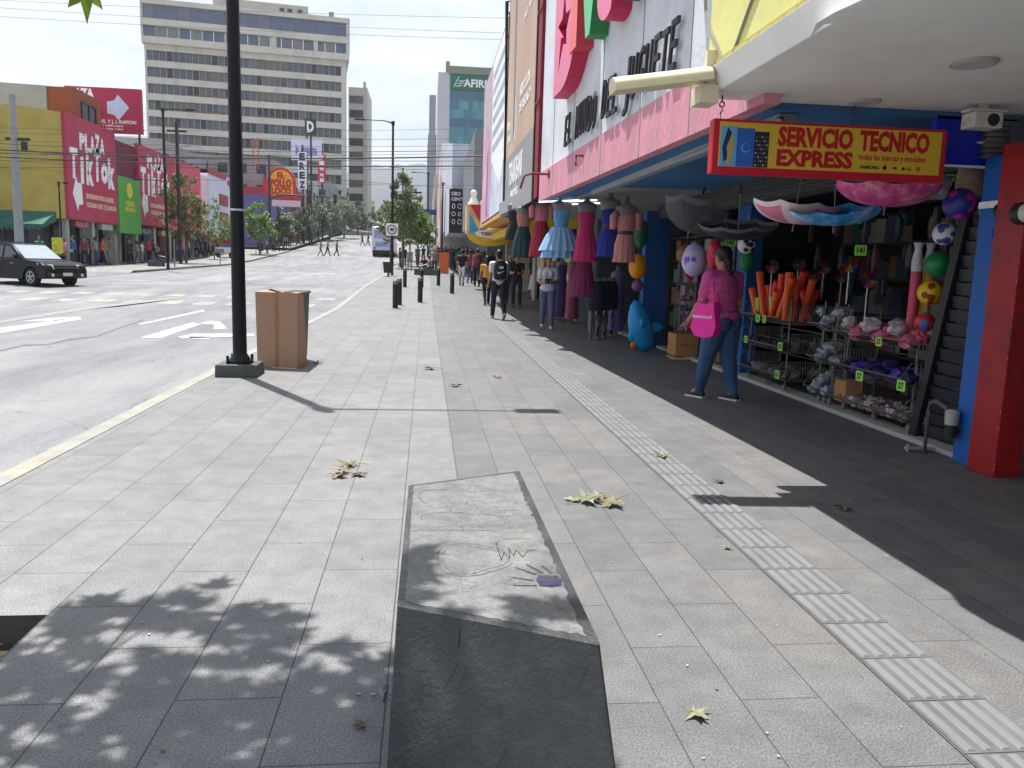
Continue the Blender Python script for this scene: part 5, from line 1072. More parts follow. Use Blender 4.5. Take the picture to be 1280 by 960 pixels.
def vsign(px0,py0,px1,py1,Y,mat,label,txt=None,tm=None,vert=True,base=None):
    v0,v1 = PY(px0,py1,Y),PY(px1,py0,Y); o = thing('upright_sign',label,'sign',((v0.x+v1.x)/2,Y,gz(Y))); MB().box(v0.x,v1.x,Y,Y+.3,v0.z,v1.z).build('panel', mat, o)
    W_,Hh = v1.x-v0.x,v1.z-v0.z
    if txt:
        b = MB(); n=len(txt)
        if vert:
            for i,ch in enumerate(txt): b.text(ch,((v0.x+v1.x)/2,Y-.01,v1.z-Hh*(i+.85)/n),X_,Z_,Hh/n*.68,.04,width=W_*.62,align='C',bold=.05)
        else: b.text(txt,((v0.x+v1.x)/2,Y-.01,v0.z+Hh*.28),X_,Z_,Hh*.45,.04,width=W_*.7,align='C',bold=.04)
        b.build('lettering', tm, o)
    MB().cyl(((v0.x+v1.x)/2,Y+.45,gz(Y)),((v0.x+v1.x)/2,Y+.45,v1.z+1),.14,n=8).build('pole', black_steel, o)
vsign(372.5,190,383,236,118,wt,'tall white upright sign with black letters EREZ','EREZ',ink)
vsign(364,174,402,200,124,M('board_white', rgb(224,224,236),.6,.06,.8),'white billboard with faint blue writing in front of the tower','la esquina',M('faint_blue', rgb(130,140,190),.6),False)
vsign(381,149,395,167,120,M('board_green', rgb(50,64,60),.6),'small dark square sign with a white letter D','D',wt)
vsign(397.5,193,407,228,130,M('board_red', rgb(200,30,60),.6),'narrow red upright sign with white script','flexi',wt)
vsign(329,222,333,245,108,M('sign_darkred'),'thin dark red side sign left of the arch topped sign')
# ---- big slab tower
P0, P1 = Vector((-53.4,165,0)), Vector((-16.4,170.2,0)); U = (P1-P0).normalized(); Wn = Vector((U.y,-U.x,0)); LW = (P1-P0).length
tw = thing('office_tower','tall cream office slab with long ribbon windows and two dark top floors','building',(P0.x+18,166,gz(166)))
def T(u,w_,z): p = P0+U*u+Wn*w_; return (p.x,p.y,z)
def tb(b,u0,u1,w0,w1,z0,z1,m=0): return b.hexa([T(u0,w1,z0),T(u1,w1,z0),T(u1,w0,z0),T(u0,w0,z0)],[T(u0,w1,z1),T(u1,w1,z1),T(u1,w0,z1),T(u0,w0,z1)],m)
tcm = M('tower_cream', rgb(200,197,187),.85,.07,.25,.1,dirt=rgb(160,157,148),dscale=.35,damt=.6,stretch=(1,1,.4))
tb(MB(),.2,LW-.2,-14,-.45,6,40.7).build('core', M('tower_core', rgb(120,120,124),.8,.1,.3), tw)
b = MB(); tb(b,LW-1.0,LW,-14,.05,6,41.2); tb(b,0,.35,-14,.05,6,41.2); tb(b,LW-.2,LW,-14,-.5,6,41); b.build('end_wall', tcm, tw)
gl = [M('pane_a', rgb(84,88,98),.3,.15,.5,spec=.7), M('pane_b', rgb(112,112,112),.4,.15,.5), M('pane_c', rgb(60,72,90),.2,.1,.5,spec=.8), M('pane_d', rgb(52,56,62),.3,.1), M('pane_red', rgb(132,66,66),.5,.2), M('pane_teal', rgb(70,104,108),.3,.1)]
mw = M('mullion_grey', rgb(160,160,158),.6)
random.seed(9); NP = 31; fh = 3.02
for k in range(11):
    zt = 40.75-1.15-fh*k+.0; zb = zt-1.85
    b = MB(); tb(b,.0,LW,-.4,.12,zt,zt+1.17); b.build('spandrel', tcm, tw)
    b = MB(); c0 = 0
    for i in range(NP):
        u0 = .35+(LW-1.4)*i/NP; u1 = .35+(LW-1.4)*(i+1)/NP
        if random.random() < .35: c0 = random.choice([0,0,1,1,2,3,5 if k<5 else 0])
        if k > 6 and random.random()<.3: c0 = 2
        m_ = c0 if random.random()<.7 else random.choice([0,1,3])
        if m_ != 3 or random.random()<.6: tb(b,u0,u1-.14,-.44,-.38,zb+.0,zt,m_)
        else: tb(b,u0,u1-.14,-.44,-.43,zb,zt,3)
        redz = (2<=k<=5 and (5<=i<=14 or 17<=i<=21) and k<4) or (k in (1,2,3,4,5,6) and 25<=i<=28)
        if redz: tb(b,u0,u1-.14,-.38,-.36,zb,zb+.42,4)
    b.build('ribbon_window', gl, tw)
    b = MB()
    for i in range(NP+1):
        u0 = .35+(LW-1.4)*i/NP; tb(b,u0-.07,u0+.03,-.42,.02,zb,zt)
    tb(b,0,LW,-.42,-.2,zb,zb+.10); b.build('mullion', mw, tw)
b = MB(); tb(b,-.3,LW+.5,-14.5,.9,40.7,41.9); tb(b,-.3,LW+.5,-.2,.9,43.9,45.1); tb(b,-.3,LW+.5,-14.5,.9,47.7,48.6); tb(b,LW-.1,LW+.6,-14.5,.7,41.9,48.6); tb(b,-.4,.0,-14.5,.7,41.9,48.6); tb(b,23,24,-.2,.7,41.9,43.9); tb(b,31,31.8,-.2,.7,41.9,43.9)
b.build('upper_frame', tcm, tw)
b = MB()
for i in range(18):
    u0 = (LW)*i/18; m_ = random.choice([0,1,0]); tb(b,u0,u0+LW/18-.08,.3,.45,45.1,47.7,m_); tb(b,u0,u0+LW/18-.08,-.1,.1,41.9,43.9,random.choice([0,1,2]))
b.build('ribbon_window', [M('pane_navy', rgb(70,84,112),.15,.15,.3,spec=.9), M('pane_slate', rgb(88,96,112),.2,.15,.3,spec=.9), M('pane_haze', rgb(130,132,132),.5)], tw)
b = MB(); tb(b,12,30,-12,-4,48.6,51.4); b.build('roof_house', M('roof_conc', rgb(170,166,158),.85,.1,.5), tw)
b = MB(); tb(b,0,38,-2,-1.6,48.6,49.3); tb(b,14,16,-8,-6,51.4,53); tb(b,3,3.4,-3,-2.6,49,51); tb(b,34,35,-3,-2,49.3,50.3); b.build('roof_equipment', M('roof_grey', rgb(140,140,142),.8), tw)
b = MB()
for u in (24.5,26,28): tb(b,u,u+.9,-3.98,-3.9,49.6,50.6)
b.build('roof_window', gl[3], tw)
st = thing('side_tower','narrow cream tower wing right of the office slab with stacked dark windows','building',(-15.6,185,gz(185)))
MB().box(-17.5,-13.4,186,200,6,39).build('wall', tcm, st); MB().box(-14.4,-13.9,187,189,39,40.5).build('roof_rail', mw, st)
for k in range(10): MB().box(-17.3,-14.3,185.9,185.98,35.6-k*3.0,37.2-k*3.0).build('window', gl[3 if k%2 else 0], st)
# low dark volume under the tower
simple_block('shop_building',-34,-17.4,150.5,164,gz(150)+9.5,M('wall_mid', rgb(150,150,156),.8,.1,.4),'grey low block at the foot of the office tower',5,2,glass=gl[2])
simple_block('shop_building',-30,-18.2,205,240,gz(205)+9,M('wall_far', rgb(160,158,156),.8,.1,.3),'far low block beyond the tower wing on the left',4,2)
# ================================================================== trees
def tree(x,y,h,r,trunk_r,cols,label,seed,n=1600,ls=.13,zc=.62,cone=.0,sq=1.0,name='street_tree',cat='tree',group='young street trees along the avenue',gap=.5,lean=0):
    rnd = np.random.RandomState(seed); g = gz(y); o = thing(name,label,cat,(x,y,g),group)
    b = MB(); cz0 = h*(1-zc); tips=[]
    b.tube([(x,y,g-.1),(x+.02+lean*.3,y,g+h*.25),(x+.05+lean*.6,y,g+h*.5),(x+lean,y,g+h*.82)],[trunk_r*1.2,trunk_r,trunk_r*.75,trunk_r*.25],8)
    nb = 13
    for i in range(nb):
        a = i*2.4; z = g+h*(1-zc)*.9+h*zc*.62*i/nb; L = r*(.75+.35*rnd.rand())*(1-.5*i/nb*(.4+cone))
        p0 = Vector((x+lean*.7,y,z)); p1 = p0+Vector((math.cos(a)*L*.55,math.sin(a)*L*.55,h*.07)); p2 = p0+Vector((math.cos(a)*L*.95,math.sin(a)*L*.95,h*.10+.1*rnd.rand()))
        b.tube([p0,p1,p2],[trunk_r*.45,trunk_r*.25,trunk_r*.1],5); tips += [p1,p2,(p1+p2)/2]
    b.build('trunk', M('bark', rgb(100,90,76),.9,.2,12,.5), o, smooth=True)
    # leaf clumps around limb ends and inside the crown
    cl = []
    for t_ in tips: cl.append((t_.x+rnd.randn()*.08*r,t_.y+rnd.randn()*.08*r,t_.z+rnd.randn()*.05*h, r*(.2+.16*rnd.rand())))
    for i in range(18):
        t = rnd.rand(); zz = g+cz0+h*zc*(.08+.9*t); rr = r*(math.sin(math.pi*min(1,.18+.8*t))**.7)*(1-cone*t)*.75; a = rnd.rand()*6.28; q = math.sqrt(rnd.rand())
        cl.append((x+lean*t+rr*q*math.cos(a)*sq,y+rr*q*math.sin(a),zz,r*(.18+.2*rnd.rand())))
    cl = np.array(cl); idx = rnd.randint(0,len(cl),n); d = rnd.randn(n,3); d /= np.linalg.norm(d,axis=1)[:,None]
    c = cl[idx,:3]+d*(cl[idx,3]*rnd.rand(n)**.5)[:,None]*np.array([1,1,.8])
    a1 = rnd.randn(n,3); a1 /= np.linalg.norm(a1,axis=1)[:,None]; a2 = np.cross(a1,rnd.randn(n,3)); a2 /= np.linalg.norm(a2,axis=1)[:,None]
    s = ls*(.6+.8*rnd.rand(n))[:,None]
    v = np.stack([c-a1*s, c+a2*s*.45+a1*s*.1, c+a1*s, c-a2*s*.45+a1*s*.1],1).reshape(-1,3)
    b = MB(); b.v = [tuple(q) for q in v]; b.f = [(4*i,4*i+1,4*i+2,4*i+3) for i in range(n)]; b.m=[0]*n
    b.build('crown', leafmat('leaves_'+cols[0], cols[1]), o)
    return o
olive = ('olive',[rgb(60,72,40),rgb(92,104,56),rgb(128,132,76),rgb(110,92,58)])
green = ('green',[rgb(50,78,34),rgb(82,116,46),rgb(120,150,66),rgb(150,170,90)])
greyg = ('greygreen',[rgb(84,98,78),rgb(112,126,100),rgb(140,152,124)])
def at(px,py): v = GP(px,py); return v.x,v.y
x,y = at(233,329); tree(x,y,6.9,1.9,.09,olive,'olive leaved street tree before the second magenta panel',1,2600,.15,.72)
x,y = at(268,324); tree(x,y,5.6,1.1,.05,green,'thin pale green sapling right of the olive street tree',2,700,.13,.7)
x,y = at(290,322); tree(x-0.2,y,4.2,1.2,.05,green,'low loose sapling before the white and red building',12,700,.14,.7)
x,y = at(325,318); tree(x,y,5.6,1.9,.09,green,'bright green street tree just right of the black lamp pole',3,2000,.17,.72)
for k,(px,py,h,r_) in enumerate(((398,300,6.0,2.4),(412,299,6.8,2.6),(430,297,7.2,2.6),(462,283,6.2,2.6),(447,292,6,2.4),(352,306,5,1.8),(380,304,5,1.8))):
    x,y = at(px,py); tree(x,y,h,r_,.12,greyg,'far left avenue tree, '+['beneath the white EREZ sign','beneath the red upright sign','in front of the tower corner','last one at the end of the street','right of the tower wing','first one after the arch topped sign','behind the walking man in black'][k],20+k,1500,.26,.78)
dull = ('dull',[rgb(62,78,44),rgb(92,112,60),rgb(122,138,84),rgb(128,120,86)])
x,y = at(503,336); tree(x,y,8.3,1.7,.10,dull,'tall bright tree on the right pavement behind the 40 sign',5,3400,.16,.72,cone=.35)
x,y = at(522,333); tree(x,y,5.6,1.6,.08,green,'lower dense green tree beside the tall one on the right pavement',6,2800,.16,.68)
x,y = at(488,329); tree(x,y,6.0,1.5,.07,olive,'small tree with reddish leaves left of the tall right pavement tree',7,1300,.17,.62)
x,y = at(512,326); tree(x,y,7.0,1.8,.08,olive,'olive tree standing behind the tall right pavement tree',8,1500,.2,.66)
# ---- overhead street tree near the camera (its shade falls on the pavement) with lobed leaves
def leaf_pts(s=1.0):
    out = []
    for a,r_ in ((-90,.18),(-60,.42),(-38,.30),(-20,.62),(-8,.42),(12,.95),(28,.5),(45,.42),(62,.85),(78,.62),(90,1.1)):
        out.append((r_*math.cos(R(a)), r_*math.sin(R(a))))
    left = [(-p[0],p[1]) for p in out[-2::-1]]
    return [(p[0]*s,p[1]*s) for p in out+left[:-1]]
LP = leaf_pts(1.0)
def leaf_geo(b,c,s,q,curl=.25,crumple=0,stem=True,rnd=random):
    c = Vector(c); vs=[c]; ph = rnd.random()*6
    for p in LP:
        rr = math.hypot(*p); z = -curl*rr*rr+crumple*math.sin(4*math.atan2(p[1],p[0])+ph)*rr
        vs.append(c+q@(Vector((p[0],p[1],z))*s))
    mid = [c+(v-c)*.5+q@Vector((0,0,crumple*.15*s*rnd.uniform(-1,1))) for v in vs[1:]]
    n = len(LP); o = len(b.v); allv = vs+mid
    fs = []
    for i in range(n):
        j=(i+1)%n; fs += [(0,1+n+i,1+n+j),(1+n+i,1+i,1+j,1+n+j)]
    b.add(allv,fs)
    if stem: b.tube([c+q@Vector((0,-.15*s,0)),c+q@Vector((.02*s,-.6*s,.05*s)),c+q@Vector((.05*s,-1.05*s,.0))],[.012*s,.014*s,.018*s],4)
ov = thing('sycamore_tree','broad leaved street tree in the square pit, one drooping leaf hanging in view','tree',(-1.98,2.93,-.13))
b = MB(); b.tube([(-1.98,2.93,-.15),(-2.0,2.95,1),(-2.12,3.05,2.2),(-2.1,3.3,3.4),(-1.9,3.6,4.8),(-1.7,3.9,6.2)],[.09,.075,.07,.06,.045,.02],10)
rr_ = random.Random(3); lims=[]
for i in range(12):
    p0 = Vector((-2.1+.03*i,3.25+.05*i,3.3+.22*i)); a = rr_.uniform(0,6.28); L = rr_.uniform(.6,1.3); d = Vector((math.cos(a)*L,math.sin(a)*L,rr_.uniform(.15,.6)))
    b.tube([p0,p0+d*.5+Z_*.08,p0+d],[.028,.016,.006],6); lims.append((p0,d))
lv = PY(107,12,4.1)
b.tube([(-2.0,3.5,3.5),(-1.8,3.9,3.5),(lv.x-.02,lv.y,lv.z+.42)],[.02,.012,.005],6); lims.append((Vector((-1.9,3.7,3.5)),Vector((.2,.4,.1))))
b.build('trunk', M('bark'), ov, smooth=True)
b = MB(); cnt=0
# leaves gathered so that their shade reaches the lower left of the pavement and the near end of the bench
spots = [(330,860,.50),(170,900,.55),(60,870,.45),(230,760,.30),(120,770,.22),(440,890,.35),(330,780,.22),(400,930,.40),(535,742,.09),(722,790,.11),(250,950,.5),(480,960,.3),(0,840,.35),(90,940,.4),(330,960,.4)]
for (px,py,rad) in spots:
    gp_ = PZ(px,py,.45 if px>500 and px<760 and py<900 else 0); nn = int(52*rad)
    for k in range(nn):
        h_ = rr_.uniform(3.6,5.4); a = rr_.uniform(0,6.28); q_ = rad*math.sqrt(rr_.random())
        c = Vector((gp_.x+q_*math.cos(a)+SUN.x/SUN.z*h_, gp_.y+q_*math.sin(a)*.8+SUN.y/SUN.z*h_, h_))
        # stay above the picture's upper edge
        ray_e = ray(640,0)
        dd = c-Vector((0,0,CAM_H)); fd = dd.dot(_f)
        if fd > .3 and 480-F*dd.dot(_u)/fd > -70: continue
        e = Matrix.Rotation(rr_.uniform(0,6.28),3,'Z')@Matrix.Rotation(rr_.uniform(-.6,.6),3,'X')@Matrix.Rotation(rr_.uniform(-.4,.4),3,'Y')
        leaf_geo(b,c,rr_.uniform(.11,.18),e,.15,.05,rnd=rr_); cnt += 1
e = Matrix.Rotation(R(8),3,'Z')@Matrix.Rotation(R(-80),3,'X')
b.build('crown', leafmat('leaves_sycamore', [rgb(70,96,30),rgb(100,126,44),rgb(130,148,60)],.35), ov)
b = MB(); q = Matrix(((-1,0,0),(0,.25,1),(0,-1,.25))).to_3x3(); leaf_geo(b,(lv.x,lv.y,lv.z+.15),.19,q.normalized() if hasattr(q,'normalized') else q,.25,.08,rnd=rr_)
b.build('drooping_leaf', leafmat('leaf_droop', [rgb(96,120,36),rgb(120,140,50)],.5), ov)
# ================================================================== street furniture
def lamp(x,y,h,arms,label,r=.085,name='street_lamp',base=True,group='street lamps'):
    g = gz(y); o = thing(name,label,'street lamp',(x,y,g),group)
    MB().tube([(x,y,g),(x,y,g+h)],[r,r*.75],14).build('pole', M('lamp_black', rgb(14,16,22),.45,.2,4,.05,spec=.3), o, smooth=True)
    for (z,dx,dz,lh) in arms:
        s = 1 if dx>0 else -1
        b = MB(); b.tube([(x,y,g+z),(x+dx*.3,y,g+z+dz),(x+dx,y,g+z+dz*1.1)],[r*.48,r*.34,r*.26],8); a = b.build('arm', M('lamp_black'), o, smooth=True)
        b = MB(); b.box(min(x+dx,x+dx+s*lh),max(x+dx,x+dx+s*lh),y-.11,y+.11,g+z+dz*1.1-.05,g+z+dz*1.1+.04); b.build('lamp_head', M('lamp_black'), a, bevel=.02) if False else b.build('lamp_head', M('lamp_black'), o, bevel=.02)
        MB().cyl((x,y,g+z-.12),(x,y,g+z+.12),r*1.15,n=12).build('collar', M('lamp_black'), o, smooth=True)
    return o
LX,LYp = -2.28,10.15
l1 = lamp(LX,LYp,7.6,[(7.15,1.9,.0,.45)],'tall black lamp pole on a concrete block near the kerb, closest to the viewer')
b = MB(); b.hexa([(LX-.25,LYp-.24,.0),(LX+.25,LYp-.24,.0),(LX+.25,LYp+.24,.0),(LX-.25,LYp+.24,.0)],[(LX-.245,LYp-.235,.15),(LX+.235,LYp-.235,.15),(LX+.235,LYp+.235,.15),(LX-.245,LYp+.235,.15)]); b.build('concrete_base', M('base_concrete', rgb(92,98,92,.8),.9,.2,6,.5,dirt=rgb(60,62,60),dscale=4), l1, bevel=.01)
b = MB(); b.tube([(LX,LYp,.15),(LX,LYp,.19)],[.16,.15],18); b.tube([(LX,LYp,.19),(LX,LYp,.27)],[.13,.085],14)
b.build('flange', M('lamp_black'), l1, smooth=True)
for k in range(4):
    a = R(45+90*k); b = MB(); b.cyl((LX+.17*math.cos(a),LYp+.17*math.sin(a),.15),(LX+.17*math.cos(a),LYp+.17*math.sin(a),.25),.018,n=6); b.build('bolt', M('lamp_black'), l1)
v = PY(300,262,LYp-.09); b = MB(); b.tube([(LX,LYp,v.z-.012),(LX,LYp,v.z+.012)],[.087,.087],16); b.build('tape_mark', M('tape_white', rgb(190,190,190),.7,.6,40), l1)
x,y = at(490,344); l2 = lamp(x,y,9.3,[(9.2,-1.7,.12,.6),(5.0,1.3,.12,.5)],'black lamp post with two arms behind the bollards, carrying the 40 sign',.09)
o = thing('speed_sign','white square sign with a 40 in a red ring on the lamp post','sign',(x,y-.1,gz(y)+3)); v = PY(490,287,y-.13)
MB().box(v.x-.37,v.x+.37,y-.14,y-.12,v.z-.37,v.z+.37).build('plate', wt, o, bevel=.01)
b = MB(); b.lathe([(.30,0),(.30,.008)],(v.x,y-.14,v.z),28,fr=Matrix.Rotation(R(90),4,'X'),m=0); b.lathe([(.23,.008),(.23,.012)],(v.x,y-.14,v.z),28,fr=Matrix.Rotation(R(90),4,'X'),m=1); b.build('ring', [M('ring_red', rgb(120,40,50),.5), wt], o)
b = MB(); b.text('40',(v.x,y-.153,v.z-.1),X_,Z_,.22,.005,align='C',bold=.04); b.build('lettering', ink, o)
def bin_(px,py,label,s=1.0,h=.75,xy=None):
    x,y = xy or at(px,py); g = gz(y); o = thing('litter_bin',label,'litter bin',(x,y,g),'dark litter bins'); b = MB()
    b.hexa([(x-.28*s,y-.28*s,g+.2),(x+.28*s,y-.28*s,g+.2),(x+.28*s,y+.28*s,g+.2),(x-.28*s,y+.28*s,g+.2)],[(x-.34*s,y-.34*s,g+h),(x+.34*s,y-.34*s,g+h),(x+.34*s,y+.34*s,g+h),(x-.34*s,y+.34*s,g+h)]); b.build('bin_body', M('bin_dark', rgb(36,42,40),.6,.2), o, bevel=.02)
    MB().box(x-.36*s,x+.36*s,y-.36*s,y+.36*s,g+h,g+h+.05).build('rim', M('bin_dark'), o); MB().cyl((x,y,g),(x,y,g+.2),.06).build('post', M('bin_dark'), o)
x,y = at(488,345); bin_(0,0,'dark square litter bin at the foot of the lamp post with the 40 sign',.9,.8,(x-.1,y-.6))
bin_(202,332,'dark litter bin on a post at the left pavement corner',1.1,.95)
bin_(326,316,'small dark litter bin beneath the bright green left tree',.9,.9)
# bollards
def bollard(px,py,label,xy=None,h=.87):
    x,y = xy or at(px,py); g = gz(y); o = thing('bollard',label,'bollard',(x,y,g),'black bollards with grey caps')
    MB().lathe([(.085,g-.02),(.085,g+h-.14),(.078,g+h-.135)],(x,y,0),16).build('post', M('bollard_black', rgb(30,32,34),.5,.2,6), o, smooth=True)
    MB().lathe([(.079,g+h-.135),(.086,g+h-.12),(.086,g+h-.03),(.06,g+h),(.001,g+h)],(x,y,0),16).build('cap', M('bollard_cap', rgb(120,124,126),.4,.1,6,metal=.4), o, smooth=True)
for a in ((494,385,'foremost black bollard, nearest the kerb'),(499,381,'bollard half hidden directly behind the foremost one'),(506,359,'bollard further back between the kerb and the seated people'),(525,378,'black bollard in the middle of the pavement, second closest'),(527,359,'bollard hidden behind the middle one in front of the seated people'),(548,357,'bollard left of the shorts wearing man, with wide foot'),(565,367,'rightmost black bollard of the pavement group')): bollard(*a)
bollard(91,343,'white topped bollard on the left corner beside the dark car',h=1.15)
for k,px in enumerate((344,349,354)): bollard(px,314,['left','middle','right'][k]+' bollard of the three on the far left pavement')
# hand-painted concrete pole with wires, thin poles
x,y = -23.1,46.0; v = PY(20,300,46); x = v.x; g = gz(y)
o = thing('utility_pole','leaning grey concrete utility pole by the green awnings','utility pole',(x,y,g))
MB().tube([(x+.15,y,g-.1),(PY(15,118,46).x,y,PY(15,118,46).z)],[.24,.15],10).build('pole', M('pole_concrete', rgb(150,150,152),.85,.1,3), o, smooth=True)
b = MB(); b.box(x-.2,x+1.0,y-.05,y+.05,7.15,7.3); b.cyl((x+.7,y,6.6),(x+.7,y,7.1),.16); b.build('crossarm', black_steel, o)
x,y = PY(29,260,52).x,49.2; o = thing('utility_pole','thin dark pole right of the leaning concrete one','utility pole',(x,y,gz(y))); MB().tube([(x,y,gz(y)),(x-.25,y,8)],[.14,.12],8).build('pole', black_steel, o)
v = PY(210,331,50.5); lamp(v.x,50.5,9.3,[(9.2,1.3,.1,.5),(5.1,-1.3,.1,.5)],'left corner lamp post with high right arm and low left arm',.09)
v = PY(76,320,46); lamp(PY(76,280,46).x,46,4.6,[(4.5,.25,.05,.2)],'thin dark pole standing before the magenta panel edge',.05)
v = PY(222,200,64); o = thing('utility_pole','dark pole with short crossbar behind the left lamp post','utility pole',(v.x,64,gz(64))); b=MB(); b.cyl((v.x,64,gz(64)),(v.x,64,PY(222,153,64).z),.13,n=8); b.box(v.x-.7,v.x+.7,63.95,64.05,10.5,10.65); b.build('pole', black_steel, o)
v = PY(298,316,96); lamp(v.x,96,8.4,[(8.2,-1.2,.1,.5)],'far left lamp post partly behind the near black pole',.1)
v = PY(338,310,100); g=gz(100); o = thing('traffic_mast','black mast arm reaching over the street by the arch topped sign','traffic signal',(v.x,100,g))
zt = PY(338,243,100).z
MB().cyl((v.x,100,g),(v.x,100,PY(338,205,100).z),.14,n=10).build('pole', black_steel, o); MB().tube([(v.x,100,zt-.6),(v.x+1,100,zt),(PY(418,246,100).x,100,PY(418,246,100).z)],[.12,.1,.07],8).build('arm', black_steel, o)
for k,px in enumerate((387,419)):
    w_ = PY(px,247,100); b = MB(); b.box(w_.x-.18,w_.x+.18,99.8,100.1,w_.z-.75,w_.z+.35); hd = b.build('signal_head', black_steel, o)
v = PY(415,300,118); lamp(PY(360,300,118).x+3,118,8.2,[(8,1.2,.1,.5)],'distant left lamp post among the grey green trees',.1)
v = PY(534,330,100); lamp(v.x,92,9.4,[(9.2,-1.4,.1,.5)],'slim far lamp post right of the green trees',.09)
v = PY(552,335,75); lamp(v.x,75,7.6,[(7.4,.8,.1,.4)],'dark pole among the crowd in front of the white shop row',.09)
v = PY(505,200,120); lamp(PY(503,300,118).x,118,11,[(10.9,-1.2,.1,.5)],'far lamp post seen over the tall green tree',.11)
# signs and small furniture on the left pavement
def plate_sign(px,py,Y,w_,h,mat,label,zc=None,name='pole_sign'):
    v = PY(px,py,Y); g = gz(Y); o = thing(name,label,'sign',(v.x,Y,g)); MB().box(v.x-w_/2,v.x+w_/2,Y-.05,Y-.02,v.z-h/2,v.z+h/2).build('plate', mat, o); MB().cyl((v.x,Y,g),(v.x,Y,v.z+h/2),.035,n=8).build('post', M('post_grey', rgb(120,122,124),.5), o)
plate_sign(72,307,46,.55,.85,M('sign_yellowgreen', rgb(200,190,50),.5,.5,1.4,dirt=rgb(60,140,60),dscale=1.5,damt=.9),'yellow and green upright board on a post at the left corner')
plate_sign(275,313.5,62,.6,.3,M('post_grey'),'low grey plate on a short post before the near sapling')
plate_sign(218,316,56,.08,1.8,M('post_grey'),'thin grey post beside the left corner bin')
plate_sign(319.5,290,88,.1,2.2,M('post_grey'),'thin grey post left of the bright green tree')
v = PY(283,309,80); o = thing('vendor_cart','white vendor cart with red top on the left pavement','cart',(v.x,80,gz(80))); g=gz(80)
MB().box(v.x-.9,v.x+.9,79.5,80.6,g+.35,g+.95).build('cart_body', M('fresh_white'), o); MB().box(v.x-.8,v.x+.8,79.6,80.5,g+1.3,g+1.75).build('canopy', M('trim_red'), o)
for s in (-.8,.7): MB().box(v.x+s,v.x+s+.06,79.6,79.66,g+.95,g+1.3).build('post', black_steel, o); MB().lathe([(.25,-.04),(.25,.04)],(v.x+s*.8,79.48,g+.25),14,fr=Matrix.Rotation(R(90),4,'X')).build('wheel', ink, o)
v = PY(555,318,58); o = thing('pavement_sign','orange A-frame board standing among the pedestrians','sign',(v.x,58,gz(58))); g=gz(58)
MB().hexa([(v.x-.35,57.8,g+.1),(v.x+.35,57.8,g+.1),(v.x+.35,57.85,g+.1),(v.x-.35,57.85,g+.1)],[(v.x-.35,57.98,g+1.5),(v.x+.35,57.98,g+1.5),(v.x+.35,58.03,g+1.5),(v.x-.35,58.03,g+1.5)]).build('front_board', M('board_orange', rgb(240,110,50),.5,.05), o)
MB().hexa([(v.x-.35,58.25,g+.0),(v.x+.35,58.25,g+.0),(v.x+.35,58.3,g+.0),(v.x-.35,58.3,g+.0)],[(v.x-.35,58.06,g+1.5),(v.x+.35,58.06,g+1.5),(v.x+.35,58.11,g+1.5),(v.x-.35,58.11,g+1.5)]).build('back_board', M('fresh_white'), o)
# ---- overhead wires
def wire(p,q,r,label,sag=.25):
    a = PY(p[0],p[1],p[2]); c = PY(q[0],q[1],q[2]); n=14
    r *= .72; pts = [a.lerp(c,i/n)-Z_*sag*4*(i/n)*(1-i/n) for i in range(n+1)]
    tag(MB().tube(pts,r,5).build('overhead_cable', M('cable_black', rgb(26,27,30),.6), base=a),label,'cable','overhead cables across the avenue')
k = 0
for (yl,yr,rr,yY) in ((163,173,.012,46),(172,181,.012,46),(176,187,.02,46),(183,194,.045,46),(188,201,.02,47),(193,207,.04,47),(197,210,.012,48),(203,232,.010,48),(158,160,.010,47),(176,240,.012,50),(184,190,.012,50)):
    wire((-60,yl,yY),(640,yr,34+k%3),rr,'%s cable of the bundle crossing the street below the tower windows'%['topmost thin','second thin','third from top','thickest black','slim one under the thickest','second thickest black','seventh from top','lowest sloping','faint upper','steep right leaning','middle twisted'][k],.18+.05*(k%4)); k += 1
for i,(a,c) in enumerate((((-40,-2),(720,24)),((-40,7),(720,44)),((-40,18),(720,52)))):
    wire((*a,30),(*c,26),.008,['uppermost','middle','lower'][i]+' fine wire crossing the sky near the top edge',.1)
for i in range(3): wire((-60,190+i*9,46),(240,182+i*8,62),.02,['upper','middle','lower'][i]+' cable running along the left block to the lamp post',.3)
# ================================================================== vehicles
def wheel(o,x,y,z,r,w_,rimm,side):
    fr = Matrix.Rotation(R(90),4,'X'); b = MB(); b.lathe([(r*.62,-w_/2),(r*.93,-w_/2),(r,-w_*.35),(r,w_*.35),(r*.93,w_/2),(r*.62,w_/2)],(x,y,z),24,fr=fr); wl = b.build('wheel', M('tyre', rgb(26,26,28),.8), o, smooth=True)
    b = MB(); s = -1 if side<0 else 1; yy = y+s*(w_/2-.02); b.lathe([(r*.62,-.02),(r*.62,.02)],(x,yy,z),24,fr=fr,m=1); b.lathe([(r*.13,-.045),(r*.13,.045)],(x,yy,z),12,fr=fr)
    for k in range(5):
        a = R(72*k+20); b.obox((x+r*.36*math.cos(a),yy+s*.025,z+r*.36*math.sin(a)),(r*.52,.02,r*.17),mat=Matrix.Rotation(-a,4,'Y'))
    b.tube([(x+r*.60*math.cos(R(t)),yy+s*.02,z+r*.60*math.sin(R(t))) for t in range(0,361,20)],.02,6)
    b.build('rim', [rimm, M('hub_dark', rgb(50,50,54),.5)], wl, smooth=True)
def arcs(xc,r,z0,n=10): return [(xc+r*math.cos(R(t)), z0+r*math.sin(R(t))) for t in np.linspace(0,180,n)]
